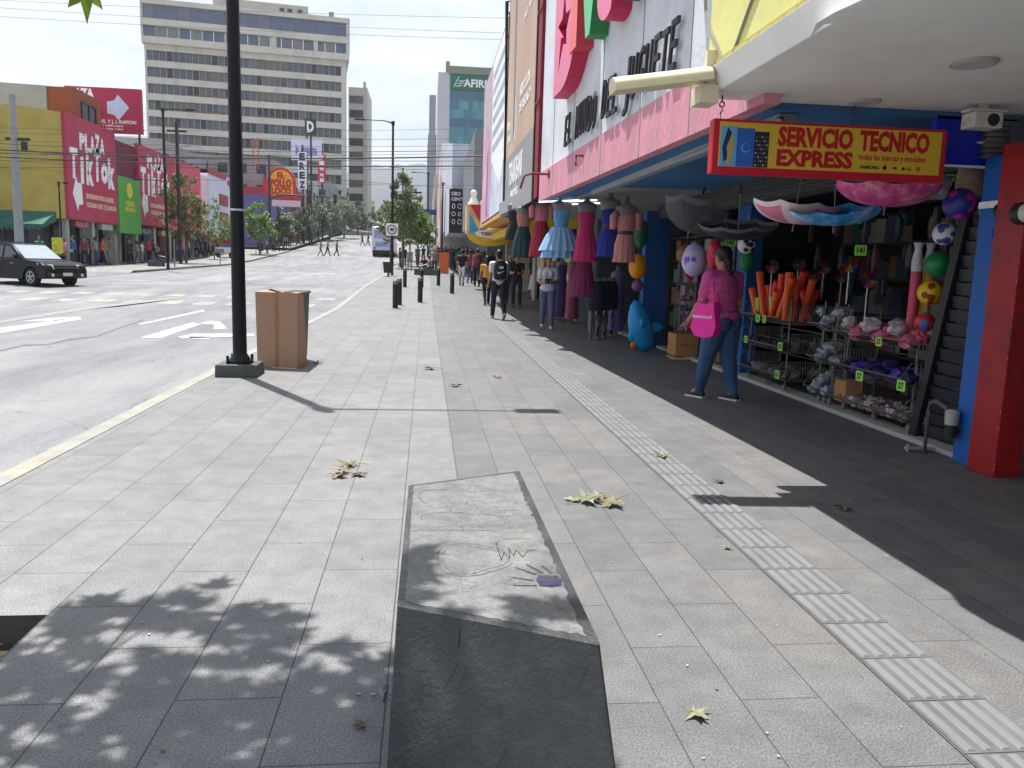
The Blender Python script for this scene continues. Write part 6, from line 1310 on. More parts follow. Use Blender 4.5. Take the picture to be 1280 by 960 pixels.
def car(label,paint,loc,rz,suv=True,name='parked_car',cat='car',group=None):
    o = thing(name,label,cat,(0,0,0),group); W=.88; h1,h2 = (1.02,1.62) if suv else (.88,1.42); rw=.35 if suv else .31; xw=1.33
    out = [(-2.15,.32),(-2.15,.95),(-2.05,h1)]+[(1.0,h1+.0),(1.9,h1-.10),(2.12,h1-.22),(2.2,.6),(2.18,.34),(xw+rw+.09,.30)]+arcs(xw,rw+.07,.33)+[(xw-rw-.09,.26),(-xw+rw+.09,.26)]+arcs(-xw,rw+.07,.33)+[(-xw-rw-.09,.32)]
    b = MB(); b.prism(out,(0,-W,0),X_,Z_,(0,2*W,0)); b.build('body', paint, o, bevel=.05, smooth=True)
    cb = [(-2.02,h1-.01),(.95,h1-.01),(.12,h2-.03),(-.2,h2),(-1.75,h2-.02),(-1.95,h2-.2)]
    b = MB(); n=len(cb); i_ = .80; a = [(x,-W*.97 if z<h1+.05 else -W*i_,z) for x,z in cb]; c = [(x,W*.97 if z<h1+.05 else W*i_,z) for x,z in cb]
    b.add(a+c,[tuple(range(n)),tuple(reversed(range(n,2*n)))]+[(i,i+n,(i+1)%n+n,(i+1)%n) for i in range(n)]); b.build('cabin', paint, o, bevel=.03, smooth=True)
    gm = M('car_glass', rgb(50,58,64),.08,.05,1,spec=.9)
    def side(s):
        f = lambda x,z: (x, s*(W*.97+(W*i_-W*.97)*((z-h1)/(h2-h1))+.012), z)
        for q in ([(-1.85,h1+.08),(-1.2,h1+.06),(-1.2,h2-.12),(-1.8,h2-.15)],[(-1.1,h1+.06),(-.25,h1+.05),(-.25,h2-.11),(-1.1,h2-.12)],[(-.15,h1+.05),(.70,h1+.05),(.10,h2-.13),(-.15,h2-.11)]):
            MB().add([f(*p) for p in q],[(0,1,2,3)]).build('side_window', gm, o)
    side(1); side(-1)
    k=.015; b = MB(); b.add([(.93+k,-W*.86,h1+.03),(.93+k,W*.86,h1+.03),(.17+k,W*i_*.93,h2-.06),(.17+k,-W*i_*.93,h2-.06)],[(0,1,2,3)]); b.build('windscreen', M('windscreen', rgb(150,160,165),.06,.1,.8,spec=1), o)  # pale base colour paints in the light reflected by the glass
    b = MB(); b.add([(-2.03,-W*.8,h1+.08),(-2.03,W*.8,h1+.08),(-1.97,W*.74,h2-.2),(-1.97,-W*.74,h2-.2)],[(0,1,2,3)]); b.build('rear_window', gm, o)
    for s in (-1,1):
        b = MB(); b.hexa([(1.92,s*.5-.0,h1-.34),(2.185,s*.5,h1-.36),(2.0,s*.865,h1-.34),(1.8,s*.875,h1-.32)],[(1.92,s*.5,h1-.15),(2.14,s*.5,h1-.20),(1.98,s*.87,h1-.17),(1.75,s*.885,h1-.12)]); b.build('headlight', M('headlight_glass', rgb(214,208,186),.15,.1,8,spec=.8), o)
        MB().box(-2.175,-2.14,min(s*.6,s*.86),max(s*.6,s*.86),.7,.95).build('tail_light', M('tail_red', rgb(150,20,20),.3), o)
        b = MB(); b.box(.62,.78,min(s*.9,s*1.06),max(s*.9,s*1.06),h1+.02,h1+.16); b.build('mirror', paint, o, bevel=.02)
        for x in (xw,-xw): wheel(o,x,s*(W-.12),rw,rw,.22,M('alloy', rgb(170,172,176),.3,.1,5,metal=.7),s)
        for x in (-1.15,-.2): MB().box(x,x+.012,min(s*W,s*(W+.004)),max(s*W,s*(W+.004)),.35,h1-.05).build('door_gap', M('gap_black', rgb(10,10,10)), o)
        for x in (-.5,.35): MB().box(x-.08,x+.08,min(s*W,s*(W+.03)),max(s*W,s*(W+.03)),.84,.87).build('door_handle', M('alloy'), o)
    b = MB(); b.box(2.15,2.215,-.48,.48,h1-.36,h1-.24); b.box(2.18,2.225,-.5,.5,h1-.30,h1-.285,1); b.build('grille', [M('gap_black'), M('alloy')], o)
    b = MB(); b.box(2.15,2.25,-.84,.84,.36,.52); b.build('bumper', M('bumper_black', rgb(28,28,30),.5,.1), o, bevel=.03)
    MB().box(2.25,2.262,-.2,.2,.42,.54).build('number_plate', M('plate_pale', rgb(200,200,190),.5,.3,14), o)
    for s in (-.62,.62): MB().lathe([(.06,0),(.055,.015)],(2.25,s,.44),14,fr=Matrix.Rotation(R(90),4,'Y')).build('fog_light', M('headlight_glass'), o)
    if suv: 
        for s in (-.62,.62): MB().box(-1.6,-.1,s-.02,s+.02,h2+.02,h2+.06).build('roof_rail', black_steel, o)
    o.location = loc; o.rotation_euler = (0,0,rz); return o
cblack = M('paint_black', rgb(8,9,12),.3,.06,1,spec=.25)
q = GP(42,358,-.12); hd = R(-30); f_ = Vector((math.cos(hd),math.sin(hd),0)); rt = Vector((math.sin(hd),-math.cos(hd),0))
pos = q - f_*1.33 - rt*.76
car('black compact off-road car turning out of the side street at the left edge', cblack, (pos.x,pos.y,gz(q.y)-.12), hd, name='moving_car')
cw_ = M('paint_white', rgb(214,216,220),.25,.04,1)
c1 = car('white sedan, leftmost of the far oncoming cars', cw_, (*at(453,286),gz(at(453,286)[1])-.1), R(-90), suv=False, name='distant_car', group='far oncoming cars')
for px,py,lab in ((463,284,'pale car, second of the far oncoming cars'),(472,283,'pale car, third of the far oncoming cars, next to the bus'),(441,283,'small far car at the end of the left kerb')):
    x,y = at(px,py); copy_tree(c1,(x,y,gz(y)-.1),label=lab)
# white bus seen from behind
x,y = at(479,320); g = gz(y)-.12; o = thing('city_bus','white bus seen from behind waiting beside the right pavement','bus',(x,y,g))
b = MB(); b.box(x-1.25,x+1.25,y,y+8,g+.45,g+3.35); b.build('body', M('bus_white', rgb(214,216,224),.4,.05,.8), o, bevel=.12, smooth=True)
MB().box(x-1.0,x+1.0,y-.03,y-.005,g+2.05,g+2.95).build('rear_window', M('bus_glass', rgb(150,160,190),.2,.3,1), o)
b = MB(); b.box(x-.9,x+.9,y-.03,y-.004,g+1.1,g+1.7,0); b.text('RUTA 17',(x,y-.035,g+1.25),X_,Z_,.3,.01,align='C',m=1) ; b.build('advert_panel', [M('bus_blue', rgb(150,175,220),.5,.4,2), M('faint_blue')], o)
MB().box(x-1.2,x+1.2,y-.08,y+.1,g+.35,g+.75).build('bumper', M('bumper_black'), o)
for s in (-1.05,.85): MB().box(x+s,x+s+.2,y-.03,y-.004,g+.85,g+1.1).build('tail_light', M('tail_red'), o)
for s in (-1,1):
    MB().box(x+s*1.255-.01,x+s*1.255+.01,y+.8,y+7.4,g+1.7,g+2.8).build('side_window', M('car_glass'), o)
    for yy in (1.6,6.3): wheel_ = MB().lathe([(.3,-.15),(.46,-.15),(.48,0),(.46,.15),(.3,.15)],(x+s*1.1,y+yy,g+.48),18,fr=Matrix.Rotation(R(90),4,'Y')).build('wheel', M('tyre'), o, smooth=True)
# ================================================================== FOREGROUND
bench = thing('concrete_bench','dark concrete block bench with scratched pale top and purple handprint','bench',(.2,2.9,0))
def bench_mat():
    m = M('bench_concrete', rgb(60,61,62,1), .28,.3,3.0,.35,dirt=rgb(92,92,90),dscale=5.5,damt=.6,spec=.5,bscale=60); return m
bt = bpy.data.materials.new('bench_top'); bt.use_nodes = True; t = bt.node_tree; bs = t.nodes['Principled BSDF']; Lk = t.links.new
g_ = N(t,'ShaderNodeNewGeometry'); P = g_.outputs['Position']
a = N(t,'ShaderNodeTexNoise',Scale=6.0,Detail=10.0,Roughness=.72,Distortion=.6); Lk(P,a.inputs['Vector'])
r_ = N(t,'ShaderNodeValToRGB'); Lk(a.outputs['Fac'],r_.inputs[0]); e=r_.color_ramp.elements; e[0].position=.34; e[0].color=(*rgb(84,85,85),1); e[1].position=.62; e[1].color=(*rgb(118,117,114),1)
a2 = N(t,'ShaderNodeTexNoise',Scale=70.0,Detail=4.0,Roughness=.7); Lk(P,a2.inputs['Vector'])
r2_ = N(t,'ShaderNodeValToRGB'); Lk(a2.outputs['Fac'],r2_.inputs[0]); e=r2_.color_ramp.elements; e[0].position=.35; e[0].color=(.72,.72,.72,1); e[1].position=.65; e[1].color=(1.15,1.15,1.15,1)
m1 = N(t,'ShaderNodeMix',data_type='RGBA',blend_type='MULTIPLY'); m1.inputs[0].default_value=1; Lk(r_.outputs[0],m1.inputs[6]); Lk(r2_.outputs[0],m1.inputs[7]); Lk(m1.outputs[2],bs.inputs['Base Color'])
bs.inputs['Roughness'].default_value=.5; bp = N(t,'ShaderNodeBump',Strength=.3,Distance=.004); Lk(a2.outputs['Fac'],bp.inputs['Height']); Lk(bp.outputs[0],bs.inputs['Normal'])
b = MB(); H_=.45
bot = [(-.094,2.11,0),(.532,1.83,0),(.50,3.84,0),(-.08,3.58,0)]; top = [(-.072,2.245,H_),(.478,1.975,H_),(.468,3.80,H_),(-.066,3.54,H_)]
b.add(bot+top,[(4,5,6,7)],1); b.add(bot+top,[(0,3,2,1),(0,1,5,4),(1,2,6,5),(2,3,7,6),(3,0,4,7)],0)
b.m=[0]*len(b.m); blk_ = b.build('block', bench_mat(), bench, bevel=.016); blk_.modifiers[0].segments = 3
b = MB(); rk_ = random.Random(6)   # pale scoured area of the top, ragged where it meets the dark rim
crn = [Vector((-.072,2.245,0)),Vector((.478,1.975,0)),Vector((.468,3.80,0)),Vector((-.066,3.54,0))]; ins = [.034,.026,.022,.020]; ring=[]
lines = []
for k in range(4):
    p,q = crn[k],crn[(k+1)%4]; d=(q-p).normalized(); nn=Vector((-d.y,d.x,0)); lines.append((p+nn*ins[k],d,nn))
def meet(a,c):
    (p,d,_),(q,e,_) = a,c; t_=((q.x-p.x)*e.y-(q.y-p.y)*e.x)/(d.x*e.y-d.y*e.x); return p+d*t_
cs = [meet(lines[k-1],lines[k]) for k in range(4)]
for k in range(4):
    p,q = cs[k],cs[(k+1)%4]; n=60 if k%2 else 34
    for i in range(n): v=p.lerp(q,i/n)+lines[k][2]*(rk_.random()**2)*(.014 if k<2 else .006); ring.append((v.x,v.y,H_+.0006))
ctr=(.2,2.85,H_+.0006); b.add(ring+[ctr],[(i,(i+1)%len(ring),len(ring)) for i in range(len(ring))])
b.build('worn_top', bt, bench)
b = MB()   # scratches and drawn loops
rr_ = random.Random(8)
def scr(cx,cy,rx,ry,a0,a1,w_=.004,n=24,wob=.1):
    pts = []
    for i in range(n+1):
        a_ = R(a0+(a1-a0)*i/n); k_ = 1+wob*math.sin(3*a_+cx*9); pts.append((cx+rx*k_*math.cos(a_),cy+ry*k_*math.sin(a_)))
    for p,q in zip(pts[:-1],pts[1:]):
        d = Vector((q[0]-p[0],q[1]-p[1])); d.normalize(); nn = Vector((-d.y,d.x))*w_*rr_.uniform(.5,1.2)/2
        b.add([(p[0]-nn.x,p[1]-nn.y,H_+.0012),(q[0]-nn.x,q[1]-nn.y,H_+.0012),(q[0]+nn.x,q[1]+nn.y,H_+.0012),(p[0]+nn.x,p[1]+nn.y,H_+.0012)],[(0,1,2,3)])
def flush():
    global b
    b.build('scratch_mark', M('scratch_dark', rgb(84,83,81),.7,.25,40), bench); b = MB()
scr(.17,2.62,.13,.15,20,345,.008,36); flush(); scr(.17,2.62,.11,.13,200,520,.006,30,.15); flush(); scr(.14,3.05,.16,.09,10,190,.008,20); flush(); scr(.12,3.35,.15,.12,40,230,.008,22); flush(); scr(.1,2.9,.16,.02,0,170,.006,12)
for k in range(26):
    cx,cy = rr_.uniform(-.04,.42),rr_.uniform(2.35,3.6); scr(cx,cy,rr_.uniform(.01,.05),rr_.uniform(.005,.05),rr_.uniform(0,180),rr_.uniform(200,500),.0022,10,.4)
b.build('scratch_mark', M('scratch_dark', rgb(84,83,81),.7,.25,40), bench)
b = MB(); pts=[(.265,2.78),(.268,2.6),(.285,2.68),(.30,2.62),(.305,2.72),(.315,2.64),(.33,2.70),(.345,2.63),(.37,2.69),(.40,2.70)]
for p,q in zip(pts[:-1],pts[1:]): b.tube([(p[0],p[1],H_+.0008),(q[0],q[1],H_+.0008)],.0016,4)
b.build('pen_scrawl', M('pen_dark', rgb(50,48,46),.7), bench)
b = MB(); hx,hy = .405,2.42
b.prism([(-.035,-.045),(.0,-.055),(.035,-.045),(.042,.0),(.035,.04),(-.03,.045),(-.042,.0)],(hx,hy,H_+.0008),(1,0,0),(0,1,0),(0,0,.001),0)
b.prism([(-.025,-.045),(.03,-.04),(.04,-.005),(-.03,-.005)],(hx,hy,H_+.002),(1,0,0),(0,1,0),(0,0,.001),1)
for (dx0,dy0,dx1,dy1,w_) in ((-.05,.0,-.115,.03,.010),(-.035,.05,-.095,.115,.010),(-.01,.06,-.055,.14,.010),(.02,.055,-.005,.13,.009),(-.045,-.04,-.12,-.035,.010)):
    p=Vector((hx+dx0,hy+dy0)); q=Vector((hx+dx1,hy+dy1)); d=(q-p).normalized(); nn=Vector((-d.y,d.x))*w_/1.6
    b.add([(p.x-nn.x,p.y-nn.y,H_+.0013),(q.x-nn.x*.7,q.y-nn.y*.7,H_+.0013),(q.x+nn.x*.7,q.y+nn.y*.7,H_+.0013),(p.x+nn.x,p.y+nn.y,H_+.0013)],[(0,1,2,3)])
b.build('handprint', [M('print_grey', rgb(66,64,74),.95,.3,50,spec=.1), M('print_purple', rgb(62,54,84),.95,.35,50,spec=.1)], bench)
b = MB(); rr2 = random.Random(4)
def fpt(u,v_): # point on the front face
    p = Vector(bot[0]).lerp(Vector(bot[1]),u); q = Vector(top[0]).lerp(Vector(top[1]),u); n_ = (Vector(bot[1])-Vector(bot[0])).cross(Vector((0,0,1))).normalized(); return p.lerp(q,v_)+n_*.0025*1
for k in range(11):
    u,v_ = rr2.uniform(.05,.95),rr2.uniform(.1,.9); du,dv = rr2.uniform(-.08,.08),rr2.uniform(-.2,.2); b.tube([fpt(u,v_),fpt(min(.97,max(.03,u+du)),min(.95,max(.05,v_+dv)))],rr2.uniform(.0004,.0010),4)
b.build('chip_mark', M('chip_black', rgb(34,34,34),.8), bench)
# cardboard box over bin
q = GP(350,461); bx = thing('cardboard_box','tall brown cardboard box standing by the lamp pole base','box',(q.x,q.y,0))
cbm = M('carton_brown', rgb(168,134,108),.85,.06,3,.1,dirt=rgb(150,118,92),dscale=3,damt=.5,stretch=(1,1,.3))
def gp2(px,py): v = GP(px,py); return (v.x,v.y)
A = gp2(322,459); B_ = gp2(371,461.5); Cc = gp2(384,456); zt = 1.02
Dd = (A[0]+Cc[0]-B_[0], A[1]+Cc[1]-B_[1])
def up(p,px,py): v = PY(px,py,p[1]); return (v.x,v.y,v.z)
At = up(A,319,368); Bt = up(B_,372,363); Ct = up(Cc,379,360); Dt=(At[0]+Ct[0]-Bt[0]+.02,At[1]+Ct[1]-Bt[1],At[2]); zt=(At[2]+Bt[2])/2
tp = [(At[0],At[1],zt),(Bt[0],Bt[1],zt),(Ct[0],Ct[1],zt),(Dt[0],Dt[1],zt)]; bo = [(*A,.005),(*B_,.005),(*Cc,.005),(*Dd,.005)]
def inset(P,k): c = sum((Vector(p) for p in P),Vector())/4; return [tuple(Vector(p).lerp(Vector((c.x,c.y,p[2])),k)) for p in P]
ti, bi = inset(tp,.04), inset(bo,.04)
b = MB()
for i in range(4):
    j=(i+1)%4; b.add([bo[i],bo[j],tp[j],tp[i]],[(0,1,2,3)]); b.add([bi[i],bi[j],ti[j],ti[i]],[(0,3,2,1)]); b.add([tp[i],tp[j],ti[j],ti[i]],[(0,1,2,3)])
b.build('box_wall', cbm, bx)
b = MB(); m01 = lambda p,q,t: tuple(Vector(p).lerp(Vector(q),t))
for (i,j,d) in ((0,1,.10),(3,2,-.10)):
    ctr = sum((Vector(p) for p in tp),Vector())/4; b.add([tp[i],tp[j],tuple(Vector(tp[j]).lerp(ctr,.45)+Z_*-.05),tuple(Vector(tp[i]).lerp(ctr,.45)+Z_*.03)],[(0,1,2,3)])
b.build('flap', M('carton_light', rgb(190,150,116),.85), bx)
b = MB(); f0 = Vector(m01(bo[0],bo[1],.52)); f1 = Vector(m01(tp[0],tp[1],.52)); n_ = Vector((0,-.004,0)); w2 = Vector((.03,0,0)); b.add([f0-w2+n_,f0+w2+n_,f1+w2+n_,f1-w2+n_],[(0,1,2,3)]); b.build('tape', M('tape_brown', rgb(160,116,80),.35), bx)
b = MB(); bxx = GP(380,432); x0 = PY(380,395,q.y+.95).x
tb_ = thing('waste_container','dark green waste container standing behind the cardboard box','waste container',(x0-.22,q.y+1.0,0))
MB().hexa([(x0-.18,q.y+.55,0.05),(x0+.02,q.y+.55,.05),(x0+.02,q.y+1.1,.05),(x0-.18,q.y+1.1,.05)],[(x0-.2,q.y+.5,.96),(x0+.06,q.y+.5,.98),(x0+.06,q.y+1.1,.98),(x0-.2,q.y+1.1,.96)]).build('body', M('bin_green', rgb(30,52,42),.5,.2), tb_, bevel=.02)
MB().box(x0-.21,x0+.08,q.y+.46,q.y+1.12,.96,1.0).build('lid', M('bin_green'), tb_, bevel=.02)
for s in (-.15,-.05): MB().cyl((x0+s,q.y+.98,.05),(x0+s+.05,q.y+.98,.05),.05,n=12).build('wheel', ink, tb_)
# fallen leaves, litter
lc = [leafmat('leaf_dry', [rgb(120,110,84),rgb(140,130,100)],.15), leafmat('leaf_brown', [rgb(92,76,60),rgb(112,94,72)],.1), leafmat('leaf_yellowgreen', [rgb(128,128,96),rgb(146,144,114)],.15)]
names = ['dry curled leaf lying left of the bench on the sunny paving','crumpled pale leaf overlapping the one left of the bench','brown broken leaf beside the pair left of the bench','large yellow-green leaf right of the bench','torn pale leaf just right of the large yellow-green one','small dry leaf on the tactile strip beyond the bench','dark curled leaf at the edge of the shade','yellowish leaf lying alone at the lower right','greyish leaf in the shade edge near the middle right','brown leaf in the middle distance, nearer of two','brown leaf in the middle distance, further of two','small leaf by the cardboard box shadow','little pale leaf by the right edge of the tactile strip','dark tiny leaf at lower left on the shaded paving','dry leaf far along the pavement toward the bollards','scrap of leaf near the pedestrian in white','third leaf of the cluster left of the bench, lying on edge','folded leaf touching the large yellow-green one','dry leaf fragment between the bench and the tactile strip']
for k,(px,py,s,mi) in enumerate(((440,583,.065,0),(430,592,.06,0),(447,595,.05,1),(731,629,.075,2),(768,632,.065,0),(830,573,.05,0),(899,603,.035,1),(868,896,.035,2),(1054,636,.045,1),(569,483,.06,1),(540,462,.08,1),(398,455,.06,0),(909,687,.02,0),(452,908,.02,1),(622,472,.05,0),(640,413,.05,0),(421,597,.05,0),(716,627,.05,2),(752,624,.05,0))):
    v = GP(px,py); b = MB(); rk = random.Random(k+3); e = Matrix.Rotation(rk.uniform(0,6.28),3,'Z')@Matrix.Rotation(rk.uniform(-.2,.2),3,'X')
    s*=1.75; leaf_geo(b,(v.x,v.y,s*.2),s,e,-.06,.24,rnd=rk); zmin=min(p[2] for p in b.v); b.v=[(p[0],p[1],p[2]-zmin+.003) for p in b.v]
    tag(b.build('fallen_leaf', lc[mi], base=(v.x,v.y,0)), names[k],'leaf','fallen leaves on the pavement')
rk = random.Random(77)
for k in range(70):
    px,py = (rk.uniform(400,1270),rk.uniform(430,955)) if k<55 else (rk.uniform(80,500),rk.uniform(480,950))
    v = GP(px,py)
    if -.15<v.x<.6 and v.y<3.9: continue
    s = rk.uniform(.003,.008); b = MB(); pr=[(s*rk.uniform(.5,1.2)*math.cos(R(a)),s*rk.uniform(.4,1)*math.sin(R(a))) for a in range(0,360,60)]
    b.prism(pr,(v.x,v.y,.005),(1,0,0),(0,1,0),(0,0,.0012))
    tag(b.build('litter_scrap', M('scrap_pale', rgb(172,168,158),.8,.2) if k%3 else M('scrap_brown', rgb(110,92,70),.8,.2), base=(v.x,v.y,0)),'tiny pale or brown scrap of litter on the paving','litter','litter scraps on the paving')
for k in range(26):   # dry leaves in the pit
    b = MB(); e = Matrix.Rotation(rk.uniform(0,6.28),3,'Z')@Matrix.Rotation(rk.uniform(-.6,.6),3,'X'); c=(rk.uniform(HX0+.1,HX1-.06),rk.uniform(HY0+.08,HY1-.06),-.10+.003*k*.5)
    leaf_geo(b,c,rk.uniform(.05,.085),e,-.3,.3,rnd=rk); tag(b.build('fallen_leaf', lc[0 if k%2 else 1], base=c),'dry brown leaf lying in the square tree pit','leaf','dry leaves in the tree pit')
# small fork on the paving
v = GP(479,881); b = MB(); z=.006; d=Vector((.05,1,0)).normalized(); n_=Vector((d.y,-d.x,0)); c=Vector((v.x,v.y,z))
b.tube([c,c+d*.055],[.0035,.0022],6); b.add([c+d*.055-n_*.004,c+d*.055+n_*.004,c+d*.07+n_*.009,c+d*.07-n_*.009],[(0,1,2,3)])
for s in (-.0075,-.0025,.0025,.0075): b.tube([c+d*.07+n_*s,c+d*.10+n_*s],.0012,4)
tag(b.build('plastic_fork', M('fork_violet', rgb(70,64,96),.4), base=v),'small dark plastic fork lying left of the bench','fork')
# ================================================================== PEOPLE
def remesh(b, vox, it=5, name='m'):
    me = bpy.data.meshes.new(name); me.from_pydata([Vector(v) for v in b.v],[],b.f); me.update()
    bm = bmesh.new(); bm.from_mesh(me); bmesh.ops.recalc_face_normals(bm, faces=bm.faces); bm.to_mesh(me); bm.free()
    ob = bpy.data.objects.new(name, me); C.objects.link(ob)
    r_ = ob.modifiers.new('r','REMESH'); r_.mode='VOXEL'; r_.voxel_size=vox; r_.adaptivity=0
    s_ = ob.modifiers.new('s','SMOOTH'); s_.factor=.5; s_.iterations=it
    dg = bpy.context.evaluated_depsgraph_get(); out = bpy.data.meshes.new_from_object(ob.evaluated_get(dg))
    bpy.data.objects.remove(ob); bpy.data.meshes.remove(me)
    out.polygons.foreach_set('use_smooth',[True]*len(out.polygons)); return out
def rc(b,p,q,r0,r1,n=12,sx=1,sy=1):   # tapered limb with rounded ends
    p,q=Vector(p),Vector(q); b.tube([p,p.lerp(q,.35),p.lerp(q,.7),q],[r0,r0*.7+r1*.3+.004*(r0>.03),r0*.35+r1*.65,r1],n); b.ball(p,r0,n); b.ball(q,r1,n)
def FK(P,h):
    s = h/1.7; J = {}
    hip = Vector((0,0,0)); tl,sl = .42,.41
    for sd,key in ((-1,'l'),(1,'r')):
        th,kn,ab = P['leg_'+key]; base = Vector((sd*.09,0,-.03)); a = R(th); k = R(th-kn)
        kne = base+Vector((sd*math.sin(R(ab)),math.sin(a),-math.cos(a)))*tl; ank = kne+Vector((sd*math.sin(R(ab))*.3,math.sin(k),-math.cos(k)))*sl
        J['hip'+key],J['kne'+key],J['ank'+key] = base,kne,ank; J['foot'+key] = k
    low = min(J['ankl'].z,J['ankr'].z); up = .085-low if 'seat' not in P else P['seat']
    lean = R(P.get('lean',2)); tw = R(P.get('twist',0))
    def trunk(x,y,z):   # trunk local, above hip
        v = Vector((x,y+z*math.sin(lean),z*math.cos(lean))); return Matrix.Rotation(tw*min(1,z/.45),3,'Z')@v
    J['pel']=trunk(0,0,.03); J['wai']=trunk(0,.0,.17); J['che']=trunk(0,.0,.34); J['col']=trunk(0,-.01,.49); J['nec']=trunk(0,.0,.56); J['hea']=trunk(0,.02,.68)
    for sd,key in ((-1,'l'),(1,'r')):
        sw,el,ab = P['arm_'+key][:3]; inn = P['arm_'+key][3] if len(P['arm_'+key])>3 else 0
        sh = trunk(sd*.175,-.005,.455); a=R(sw); e=R(sw+el)
        elb = sh+Vector((sd*math.sin(R(ab)),math.sin(a),-math.cos(a))).normalized()*.29
        wri = elb+Vector((sd*(math.sin(R(ab))*.4-inn),math.sin(e),-math.cos(e))).normalized()*.25
        J['sh'+key],J['el'+key],J['wr'+key]=sh,elb,wri
    for k in J:
        if isinstance(J[k],Vector): J[k] = (J[k]+Vector((0,0,up)))*s
    return J,s
def head_geo(b,c,s,yaw=0,face=True):
    q = Matrix.Rotation(yaw,3,'Z'); f = lambda x,y,z: c+q@Vector((x,y,z))*s
    b.ball(f(0,-.012,.03),.093*s,16,sx=.84,sy=1.05,sz=1.05); b.ball(f(0,.02,-.035),.068*s,12,sx=.9,sy=1,sz=1.15); b.ball(f(0,.045,-.075),.035*s,10)
    if face:
        b.tube([f(0,.085,.02),f(0,.108,-.022)],[.009*s,.016*s],8); b.ball(f(0,.082,-.058),.018*s,8,sx=1.3)
        b.ball(f(0,.08,.035),.03*s,8,sx=1.9,sz=.5)
        for sd in (-1,1): b.ball(f(sd*.079,-.005,-.002),.022*s,8,sx=.45,sz=1.4)
def hand_geo(b,w_,d,s,curl=.5,side=1,fine=True,thick=1.0):
    d = Vector(d).normalized(); sidev = d.cross(Vector((0,1,0))); 
    if sidev.length<.2: sidev = Vector((0,0,1)).cross(d)
    sidev.normalize(); pal = d.cross(sidev).normalized()*(-1)
    p0 = Vector(w_); p1 = p0+d*.085*s
    b.tube([p0-d*.01*s,p0+d*.03*s,p1],[.024*s,.03*s,.026*s],8)
    L = [.068,.078,.072,.056]
    for i in range(4):
        a = p1+sidev*(i-1.5)*.019*s*1.05-d*.006*s; m1 = a+(d*math.cos(curl*.6)+pal*math.sin(curl*.6))*L[i]*.5*s; m2 = m1+(d*math.cos(curl*1.6)+pal*math.sin(curl*1.6))*L[i]*.5*s
        b.tube([a,m1,m2],[.0095*s*thick,.0088*s*thick,.0075*s*thick],6); b.ball(m2,.0075*s*thick,6)
    t0 = p0+d*.02*s-sidev*.024*s; t1 = t0+(d*.75-sidev*.65).normalized()*.035*s; t2 = t1+(d*.95-sidev*.1+pal*.3).normalized()*.028*s
    b.tube([t0,t1,t2],[.012*s,.0105*s,.009*s],6); b.ball(t2,.009*s,6)
